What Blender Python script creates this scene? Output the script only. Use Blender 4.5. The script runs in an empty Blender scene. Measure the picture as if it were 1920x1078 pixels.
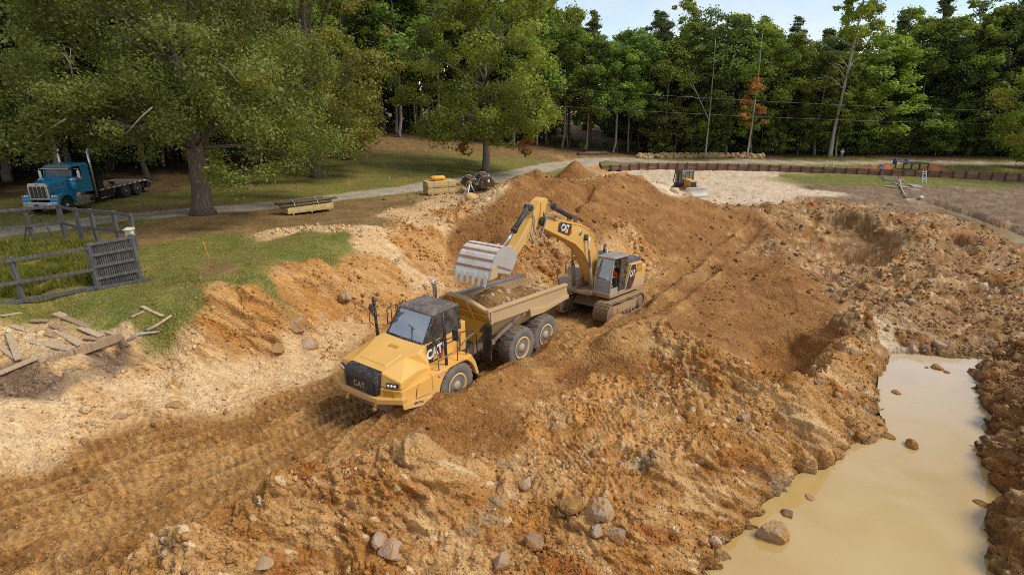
# Excavation site seen from a low drone: haul truck being loaded, mud pool, spoil heaps, lawn and forest.
import bpy, bmesh, math, random
import numpy as np
from mathutils import Vector, Matrix, Euler
R = math.radians
rng = np.random.default_rng(7)
random.seed(7)
SC = bpy.context.scene
COL = SC.collection

# ------------------------------------------------------------------ camera, sky, sun, exposure
CAM_H, CAM_P, FPX = 10.46, R(18.63), 1066.7
cam = bpy.data.cameras.new('camera')
cam.lens = 20.0; cam.sensor_width = 36.0; cam.clip_start = 0.1; cam.clip_end = 3000
cam_o = bpy.data.objects.new('camera', cam); COL.objects.link(cam_o)
cam_o.location = (0, 0, CAM_H); cam_o.rotation_euler = (R(90) - CAM_P, 0, 0)
SC.camera = cam_o

SUN_EL, SUN_AZ = R(50), R(104)          # azimuth measured from +Y towards +X
world = bpy.data.worlds.new('World'); SC.world = world; world.use_nodes = True
def build_world():
    nt = world.node_tree; nt.nodes.clear()
    N = nt.nodes.new; L = nt.links.new
    out = N('ShaderNodeOutputWorld'); bg = N('ShaderNodeBackground')
    sky = N('ShaderNodeTexSky'); sky.sky_type = 'NISHITA'; sky.sun_disc = False
    sky.sun_elevation = SUN_EL; sky.sun_rotation = SUN_AZ; sky.air_density = 1.0; sky.dust_density = 0.1; sky.ozone_density = 1.0
    tc = N('ShaderNodeTexCoord'); mp = N('ShaderNodeMapping'); mp.inputs['Scale'].default_value = (1.0, 1.0, 3.4)
    n1 = N('ShaderNodeTexNoise'); n1.inputs['Scale'].default_value = 2.3; n1.inputs['Detail'].default_value = 8; n1.inputs['Roughness'].default_value = 0.58
    n1.inputs['Distortion'].default_value = 0.35
    cr = N('ShaderNodeValToRGB'); cr.color_ramp.elements[0].position = 0.38; cr.color_ramp.elements[1].position = 0.70
    cr.color_ramp.elements[0].color = (0.08, 0.08, 0.08, 1); cr.color_ramp.elements[1].color = (0.97, 0.97, 0.97, 1)
    mix = N('ShaderNodeMixRGB'); mix.inputs['Color2'].default_value = (5.6, 5.8, 6.2, 1)
    L(tc.outputs['Generated'], mp.inputs['Vector']); L(mp.outputs[0], n1.inputs['Vector']); L(n1.outputs['Fac'], cr.inputs[0])
    L(cr.outputs[0], mix.inputs['Fac']); L(sky.outputs[0], mix.inputs['Color1']); L(mix.outputs[0], bg.inputs['Color'])
    bg.inputs['Strength'].default_value = 0.074
    L(bg.outputs[0], out.inputs['Surface'])
build_world()
sun = bpy.data.lights.new('sun', 'SUN'); sun.energy = 1.4; sun.angle = R(22); sun.color = (1.0, 0.94, 0.85)
sun_o = bpy.data.objects.new('sun', sun); COL.objects.link(sun_o)
sd = Vector((math.cos(SUN_EL) * math.sin(SUN_AZ), math.cos(SUN_EL) * math.cos(SUN_AZ), math.sin(SUN_EL)))
sun_o.rotation_euler = sd.to_track_quat('Z', 'Y').to_euler(); sun_o.location = (60, 40, 80)
SC.view_settings.view_transform = 'Standard'; SC.view_settings.look = 'None'
SC.view_settings.exposure = 1.10; SC.view_settings.gamma = 1.0; SC.view_settings.use_curve_mapping = False
SC.render.engine = 'CYCLES'
SC.cycles.max_bounces = 6; SC.cycles.diffuse_bounces = 3; SC.cycles.glossy_bounces = 3
SC.cycles.transmission_bounces = 4; SC.cycles.transparent_max_bounces = 12
SC.cycles.use_denoising = False; SC.cycles.filter_width = 0.9

# ------------------------------------------------------------------ survey helper: a sight line from the drone to a level or to the ground
cP, sP = math.cos(CAM_P), math.sin(CAM_P)
def sight(u, v):
    r = (u - 960) / FPX; up = -(v - 539) / FPX
    return np.array([r, cP + up * sP, up * cP - sP])
def at_level(u, v, z):
    d = sight(u, v); t = (z - CAM_H) / d[2]
    return np.array([0, 0, CAM_H]) + d * t

# ------------------------------------------------------------------ numpy noise
def _hash(ix, iy, seed):
    h = (ix.astype(np.int64) * 374761393 + iy.astype(np.int64) * 668265263 + seed * 974634277) & 0xFFFFFFFF
    h = ((h ^ (h >> 13)) * 1274126177) & 0xFFFFFFFF
    h = ((h ^ (h >> 16)) * 2246822519) & 0xFFFFFFFF
    return (h ^ (h >> 15)).astype(np.float64) / 4294967296.0
def perlin(x, y, seed=0):
    ix = np.floor(x); iy = np.floor(y); fx = x - ix; fy = y - iy
    ux = fx * fx * fx * (fx * (fx * 6 - 15) + 10); uy = fy * fy * fy * (fy * (fy * 6 - 15) + 10)
    def g(a, b):
        an = _hash(ix + a, iy + b, seed) * 6.2831853
        return np.cos(an) * (fx - a) + np.sin(an) * (fy - b)
    a = g(0, 0); b = g(1, 0); c = g(0, 1); d = g(1, 1)
    return ((a + (b - a) * ux) + ((c + (d - c) * ux) - (a + (b - a) * ux)) * uy) * 1.5
def fbm(x, y, seed=0, octv=4, gain=0.5):
    s = np.zeros_like(x); a = 1.0; f = 1.0; t = 0
    for o in range(octv):
        s += a * perlin(x * f, y * f, seed + o * 17); t += a; a *= gain; f *= 2.03
    return s / t
def worley(x, y, seed=0):
    ix = np.floor(x); iy = np.floor(y)
    f1 = np.full_like(x, 9.0); f2 = np.full_like(x, 9.0); idv = np.zeros_like(x)
    for a in (-1, 0, 1):
        for b in (-1, 0, 1):
            jx = ix + a; jy = iy + b
            px = jx + _hash(jx, jy, seed); py = jy + _hash(jx, jy, seed + 5)
            d = np.hypot(px - x, py - y); h = _hash(jx, jy, seed + 9)
            m = d < f1
            f2 = np.where(m, f1, np.minimum(f2, d)); idv = np.where(m, h, idv); f1 = np.where(m, d, f1)
    return f1, f2, idv
def sstep(a, b, x):
    t = np.clip((x - a) / (b - a), 0, 1); return t * t * (3 - 2 * t)

# ------------------------------------------------------------------ materials
MATS = {}
class NG:
    """small node-graph helper"""
    def __init__(s, name):
        s.m = bpy.data.materials.new(name); s.m.use_nodes = True; s.t = s.m.node_tree; s.t.nodes.clear()
        s.out = s.n('ShaderNodeOutputMaterial'); s.co = None
    def n(s, ty, **kw):
        nd = s.t.nodes.new(ty)
        for k, v in kw.items(): setattr(nd, k, v)
        return nd
    def l(s, a, b): s.t.links.new(a, b)
    def val(s, sock, v):
        if hasattr(v, 'is_output') or isinstance(v, bpy.types.NodeSocket): s.l(v, sock)
        else: sock.default_value = v
    def coord(s, kind='Object'):
        if s.co is None: s.co = s.n('ShaderNodeTexCoord')
        return s.co.outputs[kind]
    def noise(s, scale, detail=4, rough=0.55, dist=0.0, vec=None, out='Fac'):
        n = s.n('ShaderNodeTexNoise'); n.inputs['Scale'].default_value = scale; n.inputs['Detail'].default_value = detail
        n.inputs['Roughness'].default_value = rough; n.inputs['Distortion'].default_value = dist
        s.l(vec if vec is not None else s.coord(), n.inputs['Vector']); return n.outputs[out]
    def ramp(s, fac, a, b, ca=(0, 0, 0, 1), cb=(1, 1, 1, 1)):
        r = s.n('ShaderNodeValToRGB'); e = r.color_ramp.elements
        e[0].position = a; e[1].position = b; e[0].color = ca; e[1].color = cb
        s.l(fac, r.inputs[0]); return r.outputs[0]
    def mix(s, fac, a, b, bt='MIX'):
        m = s.n('ShaderNodeMixRGB', blend_type=bt); s.val(m.inputs[0], fac)
        for sock, c in ((m.inputs[1], a), (m.inputs[2], b)):
            s.val(sock, (*c, 1) if isinstance(c, tuple) and len(c) == 3 else c)
        return m.outputs[0]
    def math(s, op, a, b=0.0):
        m = s.n('ShaderNodeMath', operation=op); s.val(m.inputs[0], a); s.val(m.inputs[1], b); return m.outputs[0]
    def bump(s, h, strength, dist=0.02):
        b = s.n('ShaderNodeBump'); b.inputs['Strength'].default_value = strength; b.inputs['Distance'].default_value = dist
        s.l(h, b.inputs['Height']); return b.outputs[0]
    def pbr(s, col, rough=0.6, metal=0.0, normal=None, spec=0.5, coat=0.0):
        b = s.n('ShaderNodeBsdfPrincipled')
        s.val(b.inputs['Base Color'], (*col, 1) if isinstance(col, tuple) and len(col) == 3 else col)
        s.val(b.inputs['Roughness'], rough); s.val(b.inputs['Metallic'], metal); b.inputs['Specular IOR Level'].default_value = spec
        if coat: b.inputs['Coat Weight'].default_value = coat
        if normal is not None: s.l(normal, b.inputs['Normal'])
        s.l(b.outputs[0], s.out.inputs['Surface']); return b
def worn(name, col, dirt=(0.36, 0.22, 0.11), amount=0.35, rough=0.45, metal=0.0, scale=1.3, speck=0.0, coat=0.0, low=None):
    """paint or metal with dust and mud over it; low=(z0,z1): splashed mud below that height"""
    g = NG(name)
    n = g.noise(scale, 6, 0.62, 0.4); n2 = g.noise(scale * 9, 4, 0.6)
    f = g.ramp(g.mix(0.35, n, n2), 0.62 - 0.42 * amount, 0.80 - 0.25 * amount)
    if low:
        sx = g.n('ShaderNodeSeparateXYZ'); g.l(g.coord(), sx.inputs[0])
        zz = g.math('ADD', sx.outputs['Z'], g.math('MULTIPLY', n2, -0.9))
        lo = g.ramp(g.math('DIVIDE', g.math('SUBTRACT', zz, low[0] - 0.45), low[1] - low[0]), 0, 1, (1, 1, 1, 1), (0, 0, 0, 1))
        f = g.mix(1.0, f, lo, 'LIGHTEN')
    c = g.mix(f, col, dirt)
    tint = g.mix(0.18, c, g.ramp(g.noise(scale * 0.6, 3), 0.3, 0.7, (0.25, 0.25, 0.25, 1), (1.0, 1.0, 1.0, 1)), 'MULTIPLY')
    if speck:
        s1 = g.ramp(g.noise(scale * 26, 2, 0.5), 0.66 - 0.05 * speck, 0.70 - 0.05 * speck)
        tint = g.mix(s1, tint, (0.55, 0.47, 0.38))
    g.pbr(tint, g.mix(f, (rough,) * 3, (0.9,) * 3), g.mix(f, (metal,) * 3, (0.0,) * 3) if metal else 0.0, g.bump(g.mix(0.5, n2, n), 0.12, 0.02), coat=coat)
    return g.m
def plain(name, col, rough=0.6, metal=0.0, var=0.25, scale=6):
    g = NG(name); c = g.mix(var, col, g.ramp(g.noise(scale, 5, 0.6), 0.25, 0.75, (0.3, 0.3, 0.3, 1), (1.6, 1.6, 1.6, 1)), 'MULTIPLY')
    g.pbr(c, rough, metal, g.bump(g.noise(scale * 5, 3), 0.1, 0.01)); return g.m
def glass(name, tint=(0.55, 0.6, 0.58), clear=0.6, sheen=0.0):
    g = NG(name); tr = g.n('ShaderNodeBsdfTransparent'); tr.inputs[0].default_value = (*tint, 1)
    gl = g.n('ShaderNodeBsdfGlossy'); gl.inputs['Roughness'].default_value = 0.04; gl.inputs[0].default_value = (0.9, 0.93, 0.95, 1)
    df = g.n('ShaderNodeBsdfDiffuse'); df.inputs[0].default_value = (0.46, 0.43, 0.38, 1)
    fr = g.n('ShaderNodeFresnel'); fr.inputs[0].default_value = 1.5
    dust = g.ramp(g.noise(2.5, 6, 0.6), 0.45, 0.8, (1 - clear,) * 3 + (1,), (min(1, 1.25 - clear),) * 3 + (1,))
    m1 = g.n('ShaderNodeMixShader'); g.l(dust, m1.inputs[0]); g.l(tr.outputs[0], m1.inputs[1]); g.l(df.outputs[0], m1.inputs[2])
    m2 = g.n('ShaderNodeMixShader'); g.l(g.math('ADD', g.math('MULTIPLY', fr.outputs[0], 2.5), sheen), m2.inputs[0]); g.l(m1.outputs[0], m2.inputs[1]); g.l(gl.outputs[0], m2.inputs[2])
    g.l(m2.outputs[0], g.out.inputs['Surface']); return g.m

def soil_mat(name, grass_attr=False):
    """crumbly earth: tone from the mesh, with grains, pale chips and dark specks standing in for crumb shadows"""
    g = NG(name); at = g.n('ShaderNodeAttribute', attribute_name='tone'); geo = g.n('ShaderNodeNewGeometry'); P = geo.outputs['Position']
    fine = g.noise(7, 9, .75, 0, P); gr = g.noise(26, 5, .7, 0, P)
    c = g.mix(.75, at.outputs['Color'], g.ramp(g.mix(.5, fine, gr), .32, .68, (.42, .39, .35, 1), (1.5, 1.48, 1.45, 1)), 'MULTIPLY')
    def chips(scale, thr, col, fac, dark=False):
        v = g.n('ShaderNodeTexVoronoi'); v.inputs['Scale'].default_value = scale; v.inputs['Randomness'].default_value = 1.0; g.l(P, v.inputs['Vector'])
        sp = g.n('ShaderNodeSeparateColor'); g.l(v.outputs['Color'], sp.inputs[0]); m = g.math('GREATER_THAN', sp.outputs[0], thr); m = g.math('MULTIPLY', m, g.math('LESS_THAN', v.outputs['Distance'], .42)); return g.math('MULTIPLY', m, fac)
    c = g.mix(chips(9, .90, 0, .55), c, g.mix(1, c, (.50, .47, .44), 'MULTIPLY')); c = g.mix(chips(17, .86, 0, .6), c, g.mix(1, c, (.45, .42, .40), 'MULTIPLY')); c = g.mix(chips(12, .93, 0, .45), c, g.mix(.55, c, (.70, .54, .35))); c = g.mix(chips(23, .90, 0, .5), c, g.mix(.5, c, (.75, .60, .41)))  # dark specks painted in as crumb shadows, then pale chips
    v = g.n('ShaderNodeTexVoronoi', feature='F1'); v.inputs['Scale'].default_value = 11; g.l(P, v.inputs['Vector'])
    h = g.mix(.5, g.mix(.5, fine, gr), g.math('SUBTRACT', 1.0, v.outputs['Distance']))
    g.pbr(c, g.ramp(fine, .3, .8, (.72,) * 3 + (1,), (.98,) * 3 + (1,)), 0, g.bump(h, 1.0, .11), spec=.25); return g.m
# ------------------------------------------------------------------ mesh builder
class MB:
    def __init__(s): s.v = []; s.f = []; s.sm = []
    def add(s, vs, fs, smooth=False):
        o = len(s.v); s.v += [tuple(map(float, p)) for p in vs]; s.f += [tuple(i + o for i in f) for f in fs]; s.sm += [smooth] * len(fs); return s
    def hexa(s, p):  # 8 points: 4 lower, 4 upper (same order round)
        return s.add(p, [(3, 2, 1, 0), (4, 5, 6, 7), (0, 1, 5, 4), (1, 2, 6, 5), (2, 3, 7, 6), (3, 0, 4, 7)])
    def box(s, x0, x1, y0, y1, z0, z1):
        return s.hexa([(x0, y0, z0), (x1, y0, z0), (x1, y1, z0), (x0, y1, z0), (x0, y0, z1), (x1, y0, z1), (x1, y1, z1), (x0, y1, z1)])
    def obox(s, c, size, rot=(0, 0, 0)):
        m = Euler(rot).to_matrix(); c = Vector(c); h = [k / 2 for k in size]; p = []
        for z in (-1, 1):
            for x, y in ((-1, -1), (1, -1), (1, 1), (-1, 1)): p.append(tuple(c + m @ Vector((x * h[0], y * h[1], z * h[2]))))
        return s.hexa(p)
    def prism(s, poly, ax, a, b, b_poly=None):
        n = len(poly); q = b_poly or poly
        def P(u, w, t): return {'x': (t, u, w), 'y': (u, t, w), 'z': (u, w, t)}[ax]
        vs = [P(u, w, a) for u, w in poly] + [P(u, w, b) for u, w in q]
        return s.add(vs, [tuple(range(n))[::-1], tuple(range(n, 2 * n))] + [(i, (i + 1) % n, n + (i + 1) % n, n + i) for i in range(n)])
    def loft(s, rings, smooth=True, caps=True, closed=True):
        n = len(rings[0]); vs = [p for r in rings for p in r]; fs = []
        for k in range(len(rings) - 1):
            for i in range(n if closed else n - 1):
                j = (i + 1) % n; fs.append((k * n + i, k * n + j, (k + 1) * n + j, (k + 1) * n + i))
        s.add(vs, fs, smooth)
        if caps and closed:
            o = len(s.v) - len(vs); s.f += [tuple(o + i for i in range(n))[::-1], tuple(o + (len(rings) - 1) * n + i for i in range(n))]; s.sm += [False, False]
        return s
    def tube(s, pts, r, n=8, smooth=True):
        pts = [Vector(p) for p in pts]; rings = []; up = None
        for i, p in enumerate(pts):
            d = (pts[min(i + 1, len(pts) - 1)] - pts[max(i - 1, 0)]).normalized()
            if up is None: up = Vector((0, 0, 1)) if abs(d.z) < 0.9 else Vector((1, 0, 0))
            a = d.cross(up)
            if a.length < 1e-4: a = d.cross(Vector((1, 0.3, 0)))
            a.normalize(); b = a.cross(d).normalized(); up = b
            ri = r[i] if isinstance(r, (list, tuple)) else r
            rings.append([tuple(p + (a * math.cos(t) + b * math.sin(t)) * ri) for t in [2 * math.pi * k / n for k in range(n)]])
        return s.loft(rings, smooth)
    def lathe(s, prof, c, axis='y', n=24, smooth=True):  # prof: (radius, offset along axis)
        rings = []
        for r, h in prof:
            ring = []
            for k in range(n):
                t = 2 * math.pi * k / n; a, b = r * math.cos(t), r * math.sin(t)
                ring.append({'y': (c[0] + a, c[1] + h, c[2] + b), 'x': (c[0] + h, c[1] + a, c[2] + b), 'z': (c[0] + a, c[1] + b, c[2] + h)}[axis])
            rings.append(ring)
        return s.loft(rings, smooth)
    def ball(s, c, r, nu=10, nv=6):
        r = r if isinstance(r, (tuple, list)) else (r, r, r); rings = []
        for j in range(nv + 1):
            t = -math.pi / 2 + math.pi * (0.02 + 0.96 * j / nv)
            rings.append([(c[0] + r[0] * math.cos(t) * math.cos(2 * math.pi * k / nu), c[1] + r[1] * math.cos(t) * math.sin(2 * math.pi * k / nu), c[2] + r[2] * math.sin(t)) for k in range(nu)])
        return s.loft(rings)
    def xf(s, fn): s.v = [tuple(fn(Vector(p))) for p in s.v]; return s
    def mesh(s, name, mat, recalc=True):
        me = bpy.data.meshes.new(name); me.from_pydata(s.v, [], s.f); me.polygons.foreach_set('use_smooth', s.sm)
        if recalc:
            bm = bmesh.new(); bm.from_mesh(me); bmesh.ops.recalc_face_normals(bm, faces=bm.faces); bm.to_mesh(me); bm.free()
        me.materials.append(mat); me.update(); return me
    def build(s, name, mat, parent=None, label=None, bevel=0.0, **props):
        o = bpy.data.objects.new(name, s.mesh(name, mat)); COL.objects.link(o)
        if parent is not None: o.parent = parent
        if bevel:
            b = o.modifiers.new('bevel', 'BEVEL'); b.width = bevel; b.segments = 2; b.limit_method = 'ANGLE'; b.angle_limit = R(35)
            b.harden_normals = False
        if label: o['label'] = label
        for k, v in props.items(): o[k] = v
        return o
def thing(name, label, cat, loc=(0, 0, 0), yaw=0.0, pitch=0.0, roll=0.0, group=None):
    o = bpy.data.objects.new(name, None); COL.objects.link(o); o.empty_display_size = 0.3
    o.location = tuple(float(k) for k in loc); o.rotation_euler = (roll, -pitch, yaw); o['label'] = label; o['category'] = cat
    if group: o['group'] = group
    return o
def tag(o, label, cat, group=None):
    o['label'] = label; o['category'] = cat
    if group: o['group'] = group
    return o
def copy_tree(o, parent=None):
    c = o.copy(); COL.objects.link(c); c.parent = parent
    for ch in [k for k in COL.objects if k.parent == o]: copy_tree(ch, c)
    return c
def np_mesh(name, V, F, mat, smooth=False, cols=None, cname='tone', normals=False):
    """V (n,3); F (m,k) equal-sided faces; cols (n,3) -> point colour attribute"""
    me = bpy.data.meshes.new(name); n, (m, k) = len(V), F.shape
    me.vertices.add(n); me.vertices.foreach_set('co', np.ascontiguousarray(V, dtype=np.float32).ravel())
    me.loops.add(m * k); me.loops.foreach_set('vertex_index', np.ascontiguousarray(F, dtype=np.int32).ravel())
    me.polygons.add(m); me.polygons.foreach_set('loop_start', np.arange(0, m * k, k, dtype=np.int32))
    if smooth: me.polygons.foreach_set('use_smooth', np.ones(m, dtype=bool))
    if cols is not None:
        at = me.color_attributes.new(cname, 'FLOAT_COLOR', 'POINT')
        at.data.foreach_set('color', np.hstack([cols, np.ones((n, 1))]).astype(np.float32).ravel())
    me.materials.append(mat); me.update(calc_edges=True); me.validate(); return me
def link(name, me, parent=None, **props):
    o = bpy.data.objects.new(name, me); COL.objects.link(o)
    if parent is not None: o.parent = parent
    for k, v in props.items(): o[k] = v
    return o
# ------------------------------------------------------------------ terrain: spot heights taken along sight lines (u, v, height) plus ground points out of sight
SPOT = '''
0 900 .35|200 850 .25|0 1000 .35|300 960 .2|500 820 .1|620 745 .05|700 785 .0|830 770 .0|640 690 .1|975 690 .1|930 700 .05|120 1060 .3
1127 604 -.1|1035 590 -.15|1213 567 -.6|1250 560 -.6|1300 500 -.8|1400 430 -.8|1100 640 .05|1060 600 0
754 776 .55|820 752 .62|900 731 .68|980 688 .66|1060 640 .6|1150 590 .3|1250 552 -.3|640 850 .45|560 880 .3
1000 740 .2|900 830 .15|820 850 .2|1100 690 .2|1000 800 .05|950 870 -.15|870 880 .1
775 862 1.25|735 872 1.2|700 882 1.05|640 905 .95|560 930 .85|430 1000 .75|300 1065 .7|850 930 .35|700 1000 .35|600 1060 .1|900 1000 -.1|900 1070 -.4|1050 1070 -.8|780 950 .5
1130 655 .8|1190 632 .95|1235 624 1.05|1290 655 .95|1330 680 .85|1380 705 .65|1430 728 .45|1480 742 .1|1530 760 -.5|1250 700 .55|1350 760 .2|1180 700 .5
1500 690 -1.7|1540 670 -1.6|1440 660 -1.7|1400 630 -1.5|1350 600 -1.1|1300 600 -.85|1460 715 -1.5
1590 600 -.35|1615 640 -.9|1560 690 -1.0|1600 700 -1.0|1545 730 -.8|1590 760 -1.2|1520 800 -.6|1640 720 -1.9|1630 780 -1.9
1150 780 .1|1250 800 .1|1450 850 -.9|1380 900 -.7|1300 850 -.1|1250 900 -.35|1200 1000 -.7|1300 1000 -1.3|1400 950 -1.6|1100 850 .05|1100 950 -.4|1250 1060 -1.5|1150 1075 -1.1
1672 660 -2|1646 760 -2|1655 805 -2|1640 826 -2|1580 842 -2|1560 868 -2|1500 892 -2|1480 920 -2|1440 948 -2|1425 985 -2|1390 1000 -2|1375 1035 -2|1325 1085 -2
1850 672 -2|1815 700 -2|1832 735 -2|1858 782 -2|1840 812 -2|1832 850 -2|1856 892 -2|1870 930 -2|1847 980 -2|1856 1030 -2|1862 1080 -2|1745 668 -2
1740 730 -2.7|1750 850 -2.8|1650 950 -2.8|1700 1050 -2.9|1560 1040 -2.6
1890 690 -1.2|1920 730 -.9|1905 850 -.9|1910 1000 -1.0|1915 930 -.9|1890 760 -1.2|2050 800 -.4|2100 1000 -.5|2000 650 -.8
1760 600 -1.4|1850 640 -1.6|1700 570 -1.5|1600 540 -1.8|1560 480 -2.2|1610 485 -2.3|1500 520 -1.9|1690 630 -1.5|1650 620 -1.3|1800 640 -1.6
1480 400 -.75|1560 392 -.6|1640 410 -.45|1690 438 -.4|1520 455 -2.3|1600 472 -2.4|1670 486 -1.9|1700 470 -.7|1740 420 -.5|1780 425 -.4|1790 450 -.9|1850 460 -.7|1900 490 -.8|1920 560 -1|1800 530 -1.2|1850 600 -1.3|1740 520 -1.2
1700 365 -.9|1800 350 -1.1|1900 368 -1.3|1850 400 -1.25|1730 378 -1.45|1800 403 -1.45|1915 447 -1.45|1880 415 -1.2|1760 405 -.9|1650 380 -.8|1600 365 -.9
1200 325 -1|1300 335 -1|1400 340 -1|1500 352 -1|1500 380 -.8|1400 382 -.9|1285 372 -1.1|1340 360 -1|1230 350 -.8
1140 319 -1|1300 317 -1|1500 324 -1|1700 333 -1.15|1920 345 -1.3|1150 330 -.9|1820 339 -1.2
1100 304 .3|1200 299 0|1400 298 0|1700 305 0|1920 310 0|1130 303 .2
850 480 .9|880 440 2.0|920 392 3.2|960 354 4.2|1000 335 4.6|1050 348 4.2|1100 368 3.5|1150 348 3.6|1200 335 3.5|1250 350 2.9|1300 377 1.9|1340 392 1.1|1400 402 .1|1430 420 -.5
950 450 2.0|1000 480 1.0|1050 420 2.6|1150 420 2.0|1250 430 1.1|1050 520 .1|920 500 .5|1250 470 .1|1350 440 -.2|1180 470 .5
1450 450 -1.0|1450 520 -1.1|1400 560 -1.1|1500 600 -1.6|1350 560 -.85|1430 600 -1.6|1550 560 -1.7|1550 620 -1.5|1480 480 -1.6
0 850 .7|150 790 .75|300 755 .55|450 705 .4|600 665 .25|0 770 1.5|150 725 1.3|300 680 1.2|450 645 1.2|550 610 1.2|640 630 .5|700 600 .5|650 580 1.1
395 592 2.5|430 545 3.0|500 520 3.1|560 500 3.1|640 457 3.1|700 432 3.0|760 420 2.7|830 400 2.6|470 565 2.7|480 600 2.0|560 560 2.0|650 535 1.9|720 540 1.2|740 500 1.6|800 470 1.5|830 440 2.0|780 540 .5|760 590 .2
180 600 2.5|250 625 2.2|330 600 2.5|400 500 3.2|300 480 3.2|500 450 3.2|600 420 3.1|262 522 3.0|100 545 3.0|0 585 2.8|0 560 2.9|0 440 3.1|150 420 3.1|380 403 3.1|200 380 3.1|128 390 3.0|270 365 3.0|575 400 2.8|820 365 2.4|900 342 2.2|980 330 1.9|1050 311 1.2|700 400 2.8
90 580 2.4|0 640 2.1|60 690 1.9|200 650 1.9|60 720 1.6|0 745 1.55|130 690 1.8
500 350 3.0|700 300 3.2|690 268 4.2|900 290 2.5|1000 290 1.9|600 300 3.4|400 340 3.0
'''
WORLD = [(-60, 60, 4), (-34, 46, 3.1), (-40, 80, 5), (-20, 100, 5), (0, 115, 3), (20, 112, .5), (60, 115, .3), (110, 105, .3), (110, 60, -1), (70, 40, -1), (45, 20, -.8), (32, 8, -.8), (20, 0, -1), (5, 2, -1.2), (-4, 5, .2),
         (-12, 4, .4), (-25, 8, 1.8), (-40, 22, 2.8), (-55, 40, 3), (0, 60, 1.0), (8, 57, 1.0), (16, 58, -.2), (-80, 100, 6), (0, 200, 4), (150, 150, 1), (-150, 150, 8), (300, 60, 0), (-200, 20, 4), (30, 5, -.8), (0, -60, 0), (25, 56, -.6), (-100, 0, 3), (100, 0, 0), (0, 500, 5), (400, 400, 2), (-400, 400, 8),
         # the far conical heap and the ground round it
         (6.5, 60.5, 4.0), (6.9, 60.9, 3.9), (4.0, 60.0, 1.7), (9.6, 60.2, 1.2), (6.5, 57.6, 1.5), (6.6, 64, 1.3), (5.0, 62.5, 2.1), (8.2, 62.5, 2.1), (7.9, 59.2, 2.4), (5.1, 59.0, 2.6)]
ctl = []
for line in SPOT.split('\n'):
    for e in line.split('|'):
        if e.strip():
            u, v, z = map(float, e.split()); ctl.append(at_level(u, v, z))
ctl = np.array(ctl + [np.array(w, float) for w in WORLD])
def _kern(d2): return np.sqrt(d2 + 0.16)
_d2 = ((ctl[:, None, :2] - ctl[None, :, :2]) ** 2).sum(-1)
_A = np.zeros((len(ctl) + 3,) * 2); _A[:-3, :-3] = _kern(_d2) - np.eye(len(ctl)) * 0.02
_A[:-3, -3] = 1; _A[:-3, -2:] = ctl[:, :2] / 50; _A[-3:, :-3] = _A[:-3, -3:].T
_w = np.linalg.solve(_A, np.concatenate([ctl[:, 2], [0, 0, 0]]))
_c32 = ctl.astype(np.float32)
def ground0(x, y):
    x = np.atleast_1d(np.asarray(x, float)); y = np.atleast_1d(np.asarray(y, float)); out = np.empty_like(x)
    for i in range(0, len(x), 40000):
        s = slice(i, i + 40000)
        d2 = (x[s, None].astype(np.float32) - _c32[None, :, 0]) ** 2 + (y[s, None].astype(np.float32) - _c32[None, :, 1]) ** 2
        out[s] = np.sqrt(d2 + np.float32(.16)).astype(np.float64) @ _w[:-3] + _w[-3] + _w[-2] * x[s] / 50 + _w[-1] * y[s] / 50
    return out
def _march(u, v, fn):
    d = sight(u, v); t = np.linspace(8, 200, 1900)
    P = np.array([0, 0, CAM_H]) + d * t[:, None]; h = fn(P[:, 0], P[:, 1]); k = np.argmax(P[:, 2] < h)
    if k == 0: k = len(t) - 1
    a, b = P[k - 1], P[k]; fa, fb = a[2] - h[k - 1], b[2] - h[k]; return a + (b - a) * (fa / (fa - fb + 1e-9))
def _g0(s): return np.array([_march(*map(float, e.split()), ground0)[:2] for e in s.split(';')])
def line_dist(x, y, L):
    best = np.full_like(x, 1e9); ss = np.zeros_like(x); sgn = np.zeros_like(x); acc = 0.0
    for (ax, ay), (bx, by) in zip(L[:-1], L[1:]):
        dx, dy = bx - ax, by - ay; l2 = dx * dx + dy * dy; t = np.clip(((x - ax) * dx + (y - ay) * dy) / l2, 0, 1)
        d = np.hypot(x - ax - t * dx, y - ay - t * dy); m = d < best; ln = math.sqrt(l2)
        best = np.where(m, d, best); ss = np.where(m, acc + t * ln, ss); sgn = np.where(m, (dx * (y - ay) - dy * (x - ax)) / ln, sgn); acc += ln
    return best, ss, sgn
def poly_sd(x, y, P):
    """signed distance to a closed outline, positive inside"""
    lo, hi = P.min(0) - 4, P.max(0) + 4; out = np.full(len(x), -9.0); sel = (x > lo[0]) & (x < hi[0]) & (y > lo[1]) & (y < hi[1]); xs, ys = x[sel], y[sel]; i_ = np.zeros(len(xs), bool); b_ = np.full(len(xs), 1e9); n = len(P)
    for k in range(n):
        (ax, ay), (bx, by) = P[k], P[(k + 1) % n]; dx, dy = bx - ax, by - ay
        t = np.clip(((xs - ax) * dx + (ys - ay) * dy) / (dx * dx + dy * dy), 0, 1); b_ = np.minimum(b_, np.hypot(xs - ax - t * dx, ys - ay - t * dy))
        i_ ^= ((ay > ys) != (by > ys)) & (xs < dx * (ys - ay) / (dy if abs(dy) > 1e-9 else 1e-9) + ax)
    out[sel] = np.where(i_, b_, -b_); return out
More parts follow.
